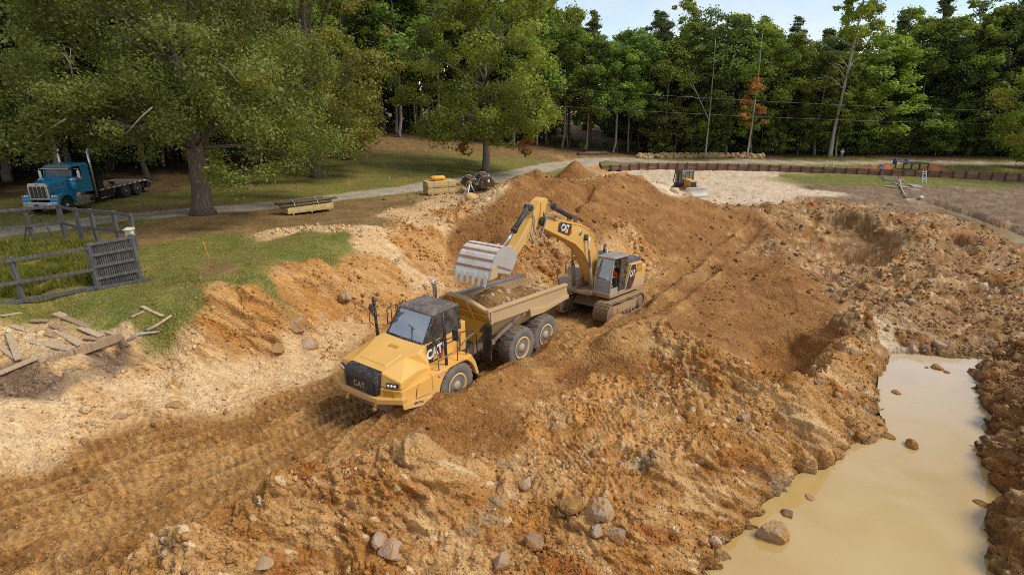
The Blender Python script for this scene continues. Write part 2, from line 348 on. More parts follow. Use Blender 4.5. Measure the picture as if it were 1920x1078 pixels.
# crests (line, height, half width) and hollows (outline, depth, width of the scarp)
CREST = [(_g0(s), a, w) for s, a, w in [('620 856;690 815;754 778;820 753;900 731;980 688;1050 647;1100 622', .46, .8), ('280 1075;430 998;560 926;640 900;700 880;775 860;830 905;880 985', .5, 1.0), ('1110 672;1150 645;1190 631;1235 622;1290 655;1330 680;1380 705;1430 728;1490 748;1530 760', .62, .95),
         ('1590 598;1600 640;1572 680;1545 722;1500 770', .7, .85), ('395 600;430 556;480 545;520 560;560 548', .45, 1.0), ('600 545;660 520;720 525;760 500', .35, 1.0), ('1000 770;1090 740;1130 690', .2, .8), ('880 900;960 850;1010 790', .25, .8), ('1200 900;1290 870;1400 860;1480 830', .35, .8), ('1060 1000;1150 945;1240 960', .35, .8),
         ('1440 440;1470 480;1500 520;1540 560', .35, 1.2), ('1700 455;1740 430;1800 425;1860 440', .5, 1.2), ('1690 620;1720 560;1760 520', .3, 1.2), ('1760 395;1830 410;1900 430', .3, 1.3), ('1720 360;1800 372;1900 402;1960 430', .35, 1.2), ('110 690;190 660;240 632', .2, .6), ('800 440;840 410;870 392', .3, 1.2),
         ('1395 398;1430 425;1455 470;1475 530;1500 600', .75, 1.5), ('1080 378;1110 368;1150 350;1200 335;1250 350;1300 378', .6, 1.5), ('900 410;920 393;960 353;1000 335;1045 350;1075 368', .55, 1.5), ('1400 392;1500 388;1600 398;1690 425', .45, 1.3), ('1560 570;1640 545;1710 505', .45, .9), ('1600 612;1680 588;1760 565;1850 560', .45, .9), ('1660 652;1720 640;1800 655', .3, .7), ('1850 520;1900 540;1950 560', .5, 1.0), ('1350 345;1430 365;1500 372', .3, 1.5), ('1300 395;1380 400;1440 395', .35, 1.2)]]
HOLLOW = [(_g0(s), d, w) for s, d, w in [('1470 412;1520 402;1580 400;1640 416;1694 447;1686 478;1640 500;1560 494;1500 476;1462 440', .95, 1.0), ('1410 640;1490 622;1545 640;1552 690;1520 728;1470 730;1415 700', .9, .9), ('1004 584;1060 560;1130 548;1222 536;1232 574;1180 596;1130 622;1060 612', .24, .6), ('1745 452;1790 436;1850 452;1830 476;1770 480', .7, .7), ('1060 375;1088 352;1120 354;1112 386;1080 402', .8, .8), ('60 702;130 676;215 646;250 652;180 690;80 732;0 752;-40 720', .35, .5), ('1550 925;1440 905;1400 950;1460 960', .3, .5), ('1040 905;1090 895;1130 915;1090 935;1045 925', .35, .4), ('880 890;930 880;960 910;920 940;880 930', .3, .5), ('1230 905;1290 900;1330 925;1270 945', .4, .4)]]
DITCH = _g0('1700 366;1722 376;1760 388;1800 403;1860 424;1915 447;1980 475')
def ground(x, y):
    x = np.atleast_1d(np.asarray(x, float)); y = np.atleast_1d(np.asarray(y, float)); h = ground0(x, y)
    for L, a, w in CREST:
        sel = (x > L[:, 0].min() - 3 * w) & (x < L[:, 0].max() + 3 * w) & (y > L[:, 1].min() - 3 * w) & (y < L[:, 1].max() + 3 * w)
        if sel.any():
            d, s, _ = line_dist(x[sel], y[sel], L); ln = np.hypot(*np.diff(L, axis=0).T).sum(); e = sstep(0, .12, s / ln) * sstep(0, .12, 1 - s / ln)
            q = d / w; h[sel] += a * (.25 + .75 * e) * (1 + (.12 if a == .46 else .35) * perlin(s / 1.1, s * 0 + a * 9, 5)) * np.clip(np.maximum(1 - q / 1.7, 0) ** 1.25 - .0, 0, 1)
    for P, d, w in HOLLOW:
        m = poly_sd(x, y, P); h -= d * sstep(-.15 * w, w, m + .8 * w * fbm(x / 1.5, y / 1.5, 19, 4) * (m > -5))
    d, s, _ = line_dist(x, y, DITCH); h -= .75 * (1 - sstep(1.1, 2.0, d + .25 * fbm(x / .9, y / .9, 27, 3))) * (x > 25)
    return h
_gx = np.arange(-72, 112.01, .2); _gy = np.arange(4, 116.01, .2); _GX, _GY = np.meshgrid(_gx, _gy); _GH = ground(_GX.ravel(), _GY.ravel()).reshape(_GX.shape)
def quick(x, y):
    """ground height read off the survey grid"""
    fx = np.clip((np.asarray(x) + 72) / .2, 0, len(_gx) - 1.001); fy = np.clip((np.asarray(y) - 4) / .2, 0, len(_gy) - 1.001); i = fx.astype(int); j = fy.astype(int); a = fx - i; b = fy - j
    return (_GH[j, i] * (1 - a) + _GH[j, i + 1] * a) * (1 - b) + (_GH[j + 1, i] * (1 - a) + _GH[j + 1, i + 1] * a) * b
def G(u, v, lift=0.0):
    """the ground point on a sight line"""
    q = _march(u, v, quick); return np.array([q[0], q[1], q[2] + lift])
def gz(x, y): return float(quick(x, y)) if -71 < x < 111 and 5 < y < 115 else float(ground(x, y)[0])

# soil zones: P pale gravel, O orange bank, R haul road, B brown heap, S spoil, D dark wet bank, M grey mud, K cut bank, W whitish floor, F forest floor, G grass, g bright grass, d dry bare lawn
ZONE = '''
P:0 830;60 790;150 760;250 730;350 715;0 770;450 690;550 650;640 610;560 690;120 680;30 650;180 640;400 650;540 438;610 428;700 440;770 402;830 388;860 376;800 430;700 460;740 480;900 375;240 640
O:430 570;480 550;500 590;560 550;620 520;700 520;760 470;620 570;800 450;840 400;1130 318;1160 325;700 580;400 600
R:0 950;150 900;300 850;450 820;550 780;620 740;0 1040;200 980;350 930;500 880;650 820;720 790;1000 690;1080 640;1190 600;1250 560;1300 510;1380 440;1150 640;1060 600;680 700;740 640
B:860 470;900 420;950 380;1000 345;1050 360;1075 310;1060 330;1100 335;960 440;1130 370;1200 345;1260 375;1300 400;1200 420;1100 400;1300 450;1350 420;1420 440;1450 500;1400 520;1350 560;1450 560;1400 600;1500 600;1450 650;1500 690;1540 660;980 720;900 760;820 800;1050 690;1150 670;900 500;1330 600;1250 590;950 820
S:1000 470;1060 450;1180 460;780 880;700 900;600 940;500 990;400 1040;850 900;850 960;700 1000;600 1060;950 870;1050 800;1100 850;1000 950;900 1040;1100 980;1200 900;1300 900;1400 880;1200 750;1250 660;1350 720;1300 800;1450 780;1550 780;1200 1060;1350 980;1580 650;1600 720;1500 830;1620 800
O:1000 820;1080 770;1150 720;1200 800;1280 850;1120 900
D:1890 700;1880 780;1900 850;1890 900;1900 980;1890 1050;2000 900;1860 660;2000 1100
M:1560 354;1640 357;1720 358;1800 361;1880 366;1600 376;1680 394;50 722;110 702;170 680;230 652;1660 368;1800 352;1850 380;1900 380;1900 352;1880 405;1760 365;1920 430
K:1720 402;1800 425;1880 435;1760 430;1920 500;1820 470;1850 500;1880 545;1560 380;1620 385;1480 410;1530 420;1580 430;1640 440;1680 450;1720 470;1760 480;1600 400;1700 430;1660 520;1750 560;1620 600;1700 640;1580 540;1800 600;1850 640;1900 600;1500 480;1560 500;1650 480;1780 540;1750 450
W:1180 322;1250 323;1330 324;1400 326;1455 329;1180 325;1230 335;1300 340;1370 345;1430 350;1490 355;1540 362;1350 368;1420 370;1240 350;1690 650
d:430 428;330 440;600 405;660 397;720 386;500 420;570 415;640 415;290 440;440 420;300 400;380 415;600 390;690 415;480 400;690 270;780 278;640 285;1000 297;940 285;580 395;1110 297;1170 297;430 500
G:470 472;340 470;400 455;540 455;460 490;320 520;50 500;150 470;250 480;330 470;350 570;280 600;450 510;500 470;560 440;100 560;500 360;600 340;700 340;800 320;900 310;1000 305;550 320;400 350;640 310;200 420;60 410;750 300;860 295;640 360;330 370;1250 303;1400 306;1550 310;1750 315;1880 320
g:620 450;560 480;480 520;210 600;150 560;1520 335;1580 340;1640 345;1720 342;1800 347;1880 350;1470 330;330 585;640 440
'''
zc = 'PORBSDMKWFGgd'; zp, zi = [], []
for line in ZONE.strip().split('\n'):
    k, pts = line.split(':')
    for e in pts.split(';'):
        u, v = map(float, e.split()); q = G(u, v); zp.append(q[:2]); zi.append(zc.index(k))
for x, y, k in [(-60, 60, 'F'), (-40, 70, 'F'), (-30, 90, 'F'), (-15, 98, 'F'), (0, 100, 'F'), (10, 103, 'F'), (25, 105, 'F'), (45, 106, 'F'), (70, 106, 'F'), (100, 102, 'F'), (-30, 48, 'F'), (-36, 55, 'F'), (-48, 45, 'F'), (-26, 62, 'F'), (140, 90, 'F'), (0, 140, 'F'),
                (-24, 52, 'G'), (-18, 70, 'G'), (-40, 34, 'G'), (5, 2, 'S'), (-10, 5, 'R'), (40, 10, 'D'), (60, 40, 'M'), (90, 60, 'M'), (-40, 15, 'G'), (-24, 12, 'P')]:
    zp.append((x, y)); zi.append(zc.index(k))
zp = np.array(zp); zi = np.array(zi); zp32 = zp.astype(np.float32)

def px_line(s): return np.array([G(*map(float, e.split()))[:2] for e in s.split(';')])
DRIVE = px_line('-200 452;0 436;100 425;200 411;300 402;400 394;480 388;560 380;660 367;780 352;880 338;960 326;1045 309')
DRIVE = np.vstack([DRIVE, px_line('1100 303;1170 299')[:, :], [(22, 100.0), (38, 99.5), (56, 97.5), (75, 94.5), (100, 90)]])
RUTS = [(px_line(s), w, d) for s, w, d in [
    ('150 965;200 940;309 875;433 820;503 787;640 735;760 680', .24, .13), ('200 1058;346 1012;419 968;528 917;674 855', .30, .13), ('-60 895;0 880;94 848;187 811;265 792;344 773;480 735;620 690', .24, .10),
    ('1090 628;1180 600;1260 560;1340 500;1420 430', .35, .16), ('1130 600;1215 560;1290 500;1360 440', .35, .14), ('1240 540;1320 478;1390 420', .3, .12), ('1050 655;1150 612;1240 572;1330 515', .3, .12),
    ('1585 490;1620 530;1660 570', .28, .22), ('1640 495;1675 530;1700 560', .28, .22)]]
# the wheel lanes: a sheaf of shallow tyre tracks between the two edges of the haul road
_eu = px_line('-120 915;0 884;94 852;187 816;265 796;344 777;480 740;620 694;760 640'); _el = px_line('150 1110;250 1060;346 1016;419 972;528 920;640 866;720 812;830 760;960 690')
def _resample(L, n):
    c = np.r_[0, np.cumsum(np.hypot(*np.diff(L, axis=0).T))]; t = np.linspace(0, c[-1], n); return np.stack([np.interp(t, c, L[:, k]) for k in (0, 1)], -1)
_eu, _el = _resample(_eu, 12), _resample(_el, 12)
LANES = [(_eu * (1 - t) + _el * t, .15 + .05 * (k % 3), (.085, .11, .06, .10)[k % 4]) for k, t in enumerate(np.linspace(.06, .95, 11))]

AMP = dict(P=.09, O=.27, R=.035, B=.07, S=.23, D=.24, M=.11, K=.24, W=.10, F=.08, G=.035, g=.03, d=.05)
# albedo: main tone, second tone, accent
PAL = dict(P=((.60, .42, .25), (.68, .53, .37), (.44, .24, .09)), O=((.47, .25, .082), (.58, .37, .18), (.34, .155, .038)), R=((.33, .175, .060), (.44, .27, .115), (.235, .112, .034)),
           B=((.245, .116, .033), (.325, .168, .056), (.185, .078, .021)), S=((.38, .195, .058), (.50, .32, .155), (.26, .10, .018)), D=((.19, .095, .032), (.36, .23, .11), (.13, .054, .015)),
           M=((.20, .128, .078), (.28, .20, .135), (.12, .072, .042)), K=((.26, .145, .055), (.40, .27, .16), (.15, .09, .05)), W=((.66, .52, .37), (.70, .59, .46), (.48, .32, .17)),
           F=((.10, .065, .035), (.16, .10, .05), (.06, .05, .02)), G=((.168, .180, .042), (.235, .215, .062), (.25, .175, .075)), g=((.140, .170, .036), (.195, .205, .050), (.24, .18, .07)), d=((.20, .130, .058), (.27, .185, .09), (.145, .122, .040)))
def soil(x, y, fine=True):
    """zone weights, relief and albedo of the ground"""
    n = len(x)
    r = np.hypot(x, y); ws = 0.035 * r + 0.25
    wx = x + ws * 0.9 * fbm(x / (ws * 2.2), y / (ws * 2.2), 11, 3); wy = y + ws * 0.9 * fbm(x / (ws * 2.2), y / (ws * 2.2), 23, 3)
    W = np.zeros((n, len(zc)))
    for i in range(0, n, 30000):
        s = slice(i, i + 30000)
        d2 = (wx[s, None].astype(np.float32) - zp32[None, :, 0]) ** 2 + (wy[s, None].astype(np.float32) - zp32[None, :, 1]) ** 2
        # measured with the sight-line stretch taken out, so far and near zones blend alike
        k = 1.0 / ((d2 + 1e-3) ** 3 * np.sqrt(d2 + 1e-3))
        k /= k.sum(1, keepdims=True)
        for z in range(len(zc)): W[s, z] = k[:, zi == z].sum(1)
    return W
# ------------------------------------------------------------------ the ground sheet: fan of rows round the drone's foot point, finest where the ground is nearest
def build_ground():
    th = np.concatenate([np.linspace(-80, -50, 24)[:-1], np.linspace(-50, 50, 920), np.linspace(50, 80, 24)[1:]])
    # rows closest together where slopes are steep or near
    r0 = np.geomspace(5.0, 135, 1500); az = np.radians(np.linspace(-42, 42, 40)); hh = quick(r0[None] * np.sin(az)[:, None], r0[None] * np.cos(az)[:, None]); drop = CAM_H - hh; dist = np.hypot(r0[None], drop)
    step = np.abs(np.diff(np.arctan2(drop, r0[None]), axis=1)) + .45 * np.abs(np.diff(hh, axis=1)) / dist[:, 1:]; den = step.mean(0) + .5 * np.sort(step, 0)[-8:].mean(0); cum = np.r_[0, np.cumsum(den)]
    rr = np.concatenate([np.interp(np.linspace(0, cum[-1], 760), cum, r0), [150, 175, 210, 260, 340, 480, 700]]); nt, nr = len(th), len(rr)
    T, Q = np.meshgrid(np.radians(th), rr); x = (Q * np.sin(T)).ravel(); y = (Q * np.cos(T)).ravel()
    h0 = ground(x, y); W = soil(x, y); r = np.hypot(x, y); x0_, y0_ = x, y
    e = .15; inside = (np.abs(x - 20) < 91) & (y > 5) & (y < 115); gx_ = np.where(inside, (quick(x + e, y) - quick(x - e, y)) / (2 * e), 0); gy_ = np.where(inside, (quick(x, y + e) - quick(x, y - e)) / (2 * e), 0); nl = np.sqrt(1 + gx_ ** 2 + gy_ ** 2)
    wz = {k: W[:, i] for i, k in enumerate(zc)}
    amp = sum(W[:, i] * AMP[k] for i, k in enumerate(zc))
    rocky = wz['S'] + wz['D'] + wz['K'] + wz['O'] + 0.45 * wz['P'] + 0.6 * wz['W'] + .5 * wz['M']
    grass = wz['G'] + wz['g'] + 0.6 * wz['d'] + .4 * wz['F']
    x = x0_ + .9 * h0; y = y0_ + .65 * h0          # beds run through the slopes
    # driveway
    dd, _, _ = line_dist(x0_, y0_, DRIVE); drive = 1 - sstep(1.2, 1.9, dd + 0.5 * fbm(x / 2.5, y / 2.5, 91, 3))
    drive *= sstep(16, 22, y0_)
    # relief
    fade3 = np.clip(1.5 - r / 38, 0.2, 1); fade2 = np.clip(1.6 - r / 60, 0.3, 1)
    f_lo = fbm(x / 2.6, y / 2.6, 3, 4); f_mid = fbm(x / 0.7, y / 0.7, 5, 4, .55)
    jx = x + .28 * fbm(x / .5, y / .5, 41, 2); jy = y + .28 * fbm(x / .5, y / .5, 43, 2)
    a1, b1, i1 = worley(jx / 1.15, jy / 1.15, 61); a2, b2, i2 = worley(jx / .46, jy / .46, 62); a3, b3, i3 = worley(x / .19, y / .19, 63)
    lump1 = np.clip(1 - (a1 / .64) ** 1.5, 0, 1) * (i1 > .45) * (.5 + i1); lump2 = np.clip(1 - (a2 / .64) ** 1.4, 0, 1) * (i2 > .35) * (.4 + i2); lump3 = np.clip(1 - (a3 / .66) ** 1.4, 0, 1) * (i3 > .3) * (.4 + i3)
    crack = np.clip(1 - (b1 - a1) / .12, 0, 1)
    dens = sstep(-.25, .35, fbm(x / 3.3, y / 3.3, 77, 3) + .1)
    crumb = np.abs(fbm(x / .42 + 7, y / .42, 8, 4, .6)) * 2.4 - .45; crumb2 = np.abs(fbm(x / .16 + 3, y / .16, 9, 2, .6)) * 2 - .4
    rel = amp * (1.5 * f_lo + 1.0 * f_mid) - (amp * (.25 + .75 * rocky) * .42 * crumb + .018 * (.35 + .65 * rocky) * crumb2 * fade3) * (1 - .8 * np.clip(wz['G'] + wz['g'], 0, 1)) + amp * rocky * (.60 * lump1 * dens + .40 * lump2 * fade2 * (.35 + .65 * dens) - .18 * crack * dens) + (.075 * rocky + .030 * (1 - rocky) * (1 - grass)) * lump3 * fade3
    # run-off gullies on the spoil
    rid = 1 - np.abs(fbm(x / 1.7, y / 1.7, 15, 3)) * 3.2
    rel -= .16 * (wz['S'] + wz['D'] + wz['K']) * np.clip(rid, 0, 1) ** 2
    # haul road: lanes of tyre tracks pressed in, soil squeezed up beside them, lugs printed across
    lug = np.zeros(len(x)); prs = np.zeros(len(x)); near = r < 62
    xr, yr = x0_[near], y0_[near]; fm = f_mid[near]; add = np.zeros(near.sum()); lg = np.zeros(near.sum()); pr = np.zeros(near.sum())
    for k, (L, w, d) in enumerate(RUTS + LANES):
        a, s, t = line_dist(xr, yr, L); wob = 1 + .15 * perlin(s / 1.9, s * 0 + k, 101 + k); t = t + .04 * perlin(s / 1.4, s * 0 + 3.3 * k, 140 + k); a = np.abs(t)
        ends = line_dist(xr, yr, L)[0] < 2.5 * w + 1
        g = np.exp(-(a / (w * wob)) ** 6); lane_t = np.maximum(lane_t, g * (k >= 3)) if k else g * 0; sh = np.exp(-((a - 1.7 * w) / (.45 * w)) ** 2); q = 1 + .5 * perlin(s / .8, s * 0 + k, 160 + k)
        add += ends * (-d * g + .75 * d * sh * q)
        band = np.exp(-(a / (1.25 * w)) ** 6) * ends; ph = s * 2 * np.pi / .25 + (1 if k % 2 else -1) * t * 9.0
        lg = np.where(band > .3, np.clip(1.8 * np.sin(ph), -1, 1) * np.where(np.abs(t) < .06, .3, 1), lg); pr = np.maximum(pr, band)
    rdw = np.clip(wz['R'] + .35 * wz['B'], 0, 1)[near]
    add = add * (.3 + .7 * rdw) + rdw * pr * .017 * lg * np.clip(1.6 - r[near] / 34, .25, 1) * sstep(-.45, .1, fbm(xr / 1.5, yr / 1.5, 55, 3))
    rel[near] += add; lug[near] = lg * pr * rdw * .6; lane = np.zeros(len(x)); lane[near] = lane_t * rdw * (.6 + .8 * fbm(xr / 2.5, yr / 2.5, 57, 3))
    # bucket-tooth scrapes on the cut faces of the spoil
    for cx, cy, ang, ln, wd in SCRAPES:
        u = (x0_ - cx) * math.cos(ang) + (y0_ - cy) * math.sin(ang); v = -(x0_ - cx) * math.sin(ang) + (y0_ - cy) * math.cos(ang)
        m = np.exp(-(u / ln) ** 4 - (v / wd) ** 4); rel = rel * (1 - .8 * m) + m * .035 * np.sin(v * 2 * np.pi / .17 + 2 * f_lo)
    # dozer grousers on the whitish floor and washed rills down the heap faces
    rel += wz['B'] * .05 * fbm(x * 2.2, y * .5, 66, 3)
    rel *= np.clip(1 - drive * .9, 0, 1)
    wat = POOL_IN(x0_, y0_)
    z = h0 + rel / nl; z = np.where(wat > 0, np.minimum(z, WATER_Z - .05 - .3 * np.clip(wat, 0, 1.5)), z)
    # clods lean: shift sideways so edges overhang a little
    sh = rocky * .10 * fade2
    X = x0_ - rel * gx_ / nl * .9 + sh * fbm(x / .4, y / .4, 131, 2); Y = y0_ - rel * gy_ / nl * .9 + sh * fbm(x / .4, y / .4, 137, 2)
    # ---- albedo of the soils
    xc, yc = x, y
    t1 = sstep(-.22, .30, fbm(xc / 1.9, yc / 1.9, 201, 6, .68)); t2 = sstep(.10, .38, fbm(xc / 1.3 + 9, yc / 1.3, 203, 6, .68)); t3 = fbm(xc / .2, yc / .2, 205, 3, .65)
    cols = np.zeros((len(x), 3))
    for i, k in enumerate(zc):
        c0, c1, c2 = (np.array(c) for c in PAL[k]); c = c0 + (c1 - c0) * t1[:, None]; c = c + (c2 - c) * (.85 * t2)[:, None]; cols += W[:, i, None] * c
    # stones and clods have their own tone
    pale = np.array((.60, .43, .25)); rust = np.array((.33, .125, .022)); grey = np.array((.37, .31, .235))
    rk = np.clip(wz['S'] + wz['D'] * .6 + wz['K'] + .3 * wz['O'], 0, 1)
    m = (rk * sstep(.08, .28, fbm(x / 2.9 + 51, y / 2.9, 219, 6, .66)) * .7)[:, None]; cols = cols * (1 - m) + pale * m
    m = (rk * sstep(.15, .33, fbm(x / 2.3 + 40, y / 2.3, 211, 6, .66)) * .85)[:, None]; cols = cols * (1 - m) + rust * m
    m = (rk * sstep(.20, .38, fbm(x / 1.7 + 70, y / 1.7, 213, 6, .66)) * .7)[:, None]; cols = cols * (1 - m) + grey * m
    m = ((1 - grass) * (i3 > .95) * (a3 < .42) * (.2 + .5 * (wz['P'] + wz['W'] + rk)))[:, None]; cols = cols * (1 - m) + np.array((.72, .60, .46)) * m
    # mown lawn is patchy: straw, moss green, bare soil
    gr = np.clip(wz['G'] + wz['g'], 0, 1); q = sstep(.1, .4, fbm(x / 3.0, y / 3.0, 221, 5, .6) - .05 + .25 * sstep(.1, .9, wz['d']))
    m = (gr * q * (.55 - .3 * sstep(45, 65, r)))[:, None]; cols = cols * (1 - m) + np.array((.25, .185, .075)) * m
    cols *= (1 + (.42 * t3 + .18 * f_mid) * (.5 + .5 * (1 - drive)))[:, None]
    dcol = np.array((.46, .40, .33)) * (1 + .25 * t3 + .3 * fbm(x / 1.1, y / 1.1, 231, 3))[:, None]; strip = (np.exp(-(dd / .28) ** 2) * sstep(-.2, .3, fbm(x / 4, y / 4, 233, 2)) * .55)[:, None]
    dcol = dcol * (1 - strip) + np.array((.20, .18, .07)) * strip
    cols = cols * (1 - drive[:, None] * .92) + dcol * drive[:, None] * .92
    cols *= ((1 + .34 * lug * (1 + f_mid)) * (1 - .26 * lane))[:, None]  # lug tops paler, lane grooves darker
    # soil soaked by the pool is darker
    wet = (1 - sstep(.0, .38, z - WATER_Z + .12 * f_mid)) * (np.abs(wat) < 2.5); cols *= (1 - .45 * wet)[:, None]
    cols *= np.array((1.08, .955, .72)) ** (1 - .6 * (wz['M'] + wz['W'] + drive))[:, None]
    cols = np.clip(cols, .015, .85)
    idx = np.arange(nt * nr).reshape(nr, nt); F = np.stack([idx[:-1, :-1], idx[:-1, 1:], idx[1:, 1:], idx[1:, :-1]], -1).reshape(-1, 4)[:, ::-1]
    V = np.stack([X, Y, z], -1); me = np_mesh('ground', V, F, soil_mat('soil'), True, cols)
    link('ground', me, kind='structure')
    return V, W, cols, r
WATER_Z = -2.0
POOLPX = '1672 660;1652 700;1646 755;1656 800;1640 826;1580 842;1558 868;1500 892;1480 920;1442 946;1428 982;1392 1000;1376 1034;1325 1085;1200 1250;1900 1250;1866 1080;1856 1030;1847 980;1870 930;1856 892;1832 850;1840 812;1858 782;1832 735;1815 700;1850 674;1745 668'
POOL = np.array([at_level(*map(float, e.split()), WATER_Z)[:2] for e in POOLPX.split(';')])
def POOL_IN(x, y):
    """signed distance into the pool (positive inside), shore made ragged"""
    ins = np.zeros(len(x), bool); best = np.full(len(x), 1e9); n = len(POOL)
    sel = (x > -2) & (x < 30) & (y > 5) & (y < 32); xs, ys = x[sel], y[sel]; i_ = np.zeros(len(xs), bool); b_ = np.full(len(xs), 1e9)
    for k in range(n):
        (ax, ay), (bx, by) = POOL[k], POOL[(k + 1) % n]; dx, dy = bx - ax, by - ay
        t = np.clip(((xs - ax) * dx + (ys - ay) * dy) / (dx * dx + dy * dy), 0, 1); b_ = np.minimum(b_, np.hypot(xs - ax - t * dx, ys - ay - t * dy))
        c = ((ay > ys) != (by > ys)) & (xs < dx * (ys - ay) / (dy if abs(dy) > 1e-9 else 1e-9) + ax); i_ ^= c
    out = np.full(len(x), -9.0); out[sel] = np.where(i_, b_, -b_) + .22 * fbm(xs / .55, ys / .55, 301, 3); return out
SCRAPES = [(*G(1080, 855)[:2], R(118), 1.1, .75), (*G(1130, 790)[:2], R(100), 1.0, .7), (*G(1240, 800)[:2], R(20), .9, .8), (*G(1330, 620)[:2], R(120), 1.2, .5), (*G(1520, 690)[:2], R(60), 1.3, .8), (*G(1600, 460)[:2], R(70), 2.5, 1.6), (*G(1660, 470)[:2], R(75), 2.2, 1.4)]
GV, GW, GC, GR = build_ground()

# pool of silty water
def build_pool():
    c = POOL.mean(0); P = c + (POOL - c) * 1.12; n = len(P)
    bm = bmesh.new(); vs = [bm.verts.new((p[0], p[1], WATER_Z)) for p in P]; bm.faces.new(vs); bmesh.ops.triangulate(bm, faces=bm.faces)
    bmesh.ops.recalc_face_normals(bm, faces=bm.faces)
    me = bpy.data.meshes.new('pool_water'); bm.to_mesh(me); bm.free()
    if me.polygons[0].normal.z < 0: me.flip_normals()
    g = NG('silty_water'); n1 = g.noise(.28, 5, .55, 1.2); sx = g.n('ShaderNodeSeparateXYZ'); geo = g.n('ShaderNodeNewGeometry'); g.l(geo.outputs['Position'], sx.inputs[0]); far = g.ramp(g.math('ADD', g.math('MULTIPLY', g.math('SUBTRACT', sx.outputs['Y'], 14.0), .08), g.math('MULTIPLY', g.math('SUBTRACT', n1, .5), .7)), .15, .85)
    c = g.mix(far, g.mix(g.ramp(n1, .35, .7), (.46, .30, .095), (.52, .36, .145)), g.mix(g.ramp(n1, .4, .65), (.60, .46, .29), (.50, .37, .22)))  # silt tones; paler far end paints sky reflection into the colour
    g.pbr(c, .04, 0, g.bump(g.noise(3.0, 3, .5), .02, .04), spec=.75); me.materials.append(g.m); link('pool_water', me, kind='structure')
    # ditch water on the mud flat and puddles at the foot of the cut bank
    for nm, L, w, z in [('ditch_water', DITCH, 1.15, None)]:
        nrm = np.gradient(L, axis=0); nrm /= np.linalg.norm(nrm, axis=1)[:, None]; nn = np.stack([-nrm[:, 1], nrm[:, 0]], -1); hz = ground(L[:, 0], L[:, 1]); lv = hz + (z or 0) - .03
        if nm == 'ditch_water': lv = hz + .30; w = 1.9
        A = [(*(L[i] + nn[i] * w), lv[i]) for i in range(len(L))]; B = [(*(L[i] - nn[i] * w), lv[i]) for i in range(len(L))]
        dk = NG('ditch_silt'); dk.pbr(dk.mix(dk.ramp(dk.noise(.6, 4), .35, .65), (.30, .205, .115), (.38, .27, .155)), .06, 0, dk.bump(dk.noise(3, 3), .02, .04), spec=.6); g = dk
        link(nm, MB().add(A + B, [(i, i + 1, len(L) + i + 1, len(L) + i) for i in range(len(L) - 1)]).mesh(nm, g.m), kind='structure')
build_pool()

# rubble: stones and clods lying on the spoil, banks and road; uncountable
def build_rubble():
    t = (1 + 5 ** .5) / 2
    ico = np.array([(-1, t, 0), (1, t, 0), (-1, -t, 0), (1, -t, 0), (0, -1, t), (0, 1, t), (0, -1, -t), (0, 1, -t), (t, 0, -1), (t, 0, 1), (-t, 0, -1), (-t, 0, 1)]) / math.sqrt(1 + t * t)
    fc = np.array([(0, 11, 5), (0, 5, 1), (0, 1, 7), (0, 7, 10), (0, 10, 11), (1, 5, 9), (5, 11, 4), (11, 10, 2), (10, 7, 6), (7, 1, 8), (3, 9, 4), (3, 4, 2), (3, 2, 6), (3, 6, 8), (3, 8, 9), (4, 9, 5), (2, 4, 11), (6, 2, 10), (8, 6, 7), (9, 8, 1)])
    wz = {k: GW[:, i] for i, k in enumerate(zc)}
    cl = sstep(-.2, .5, fbm(GV[:, 0] / 1.9, GV[:, 1] / 1.9, 401, 3))
    p = (1.0 * wz['S'] + 1.0 * wz['D'] + .9 * wz['K'] + .55 * wz['P'] + .9 * wz['O'] + .35 * wz['W'] + .22 * wz['R'] + .20 * wz['B'] + .3 * wz['M']) * (.15 + cl) * (GR < 75) * (np.abs(GV[:, 0]) < GV[:, 1] * .98 + 3) * (GV[:, 2] > WATER_Z + .02)
    # the fan of vertices is denser near the drone: even it out partly
    p *= np.clip(GR / 25, .4, 2.0) ** 1.2; p /= p.sum()
    n = 34000; ix = rng.choice(len(GV), n, p=p)
    size = np.clip(rng.lognormal(-3.55, .60, n), .013, .24) * np.clip(GR[ix] / 22, .8, 1.9)
    size *= np.where(wz['R'][ix] + wz['B'][ix] > .5, .75, 1)
    q = rng.normal(size=(n, 4)); q /= np.linalg.norm(q, axis=1)[:, None]; a, b, c, d = q.T
    M = np.stack([1 - 2 * (c * c + d * d), 2 * (b * c - a * d), 2 * (b * d + a * c), 2 * (b * c + a * d), 1 - 2 * (b * b + d * d), 2 * (c * d - a * b), 2 * (b * d - a * c), 2 * (c * d + a * b), 1 - 2 * (b * b + c * c)], -1).reshape(n, 3, 3)
    sc = np.stack([rng.uniform(.8, 1.4, n), rng.uniform(.65, 1.1, n), rng.uniform(.5, .85, n)], -1) * size[:, None]
    V = ico[None] * rng.uniform(.72, 1.22, (n, 12, 1)) * sc[:, None, :]; V = np.einsum('nij,nkj->nki', M, V) + (GV[ix] + np.array([0, 0, .25]) * size[:, None])[:, None, :]
    F = fc[None] + (np.arange(n) * 12)[:, None, None]
    base = GC[ix]; kind = rng.random(n); stony = (wz['S'] + wz['K'] + wz['D'] * .7 + wz['P'] * .6 + wz['W'])[ix]
    alt = np.where((kind < .08)[:, None], np.array((.60, .44, .27)), np.where((kind < .10)[:, None], np.array((.36, .31, .25)), np.where((kind < .17)[:, None], np.array((.33, .14, .03)), base * 1.08)))
    cc = base + (alt - base) * np.clip(stony, .1, 1)[:, None]; cc = np.clip(cc * rng.uniform(.72, 1.25, (n, 1)), .02, .8)
    me = np_mesh('rubble', V.reshape(-1, 3), F.reshape(-1, 3), STONE, False, np.repeat(cc, 12, 0))
    o = link('rubble', me, kind='stuff'); o['label'] = 'loose stones and clods of earth strewn over the spoil and banks'
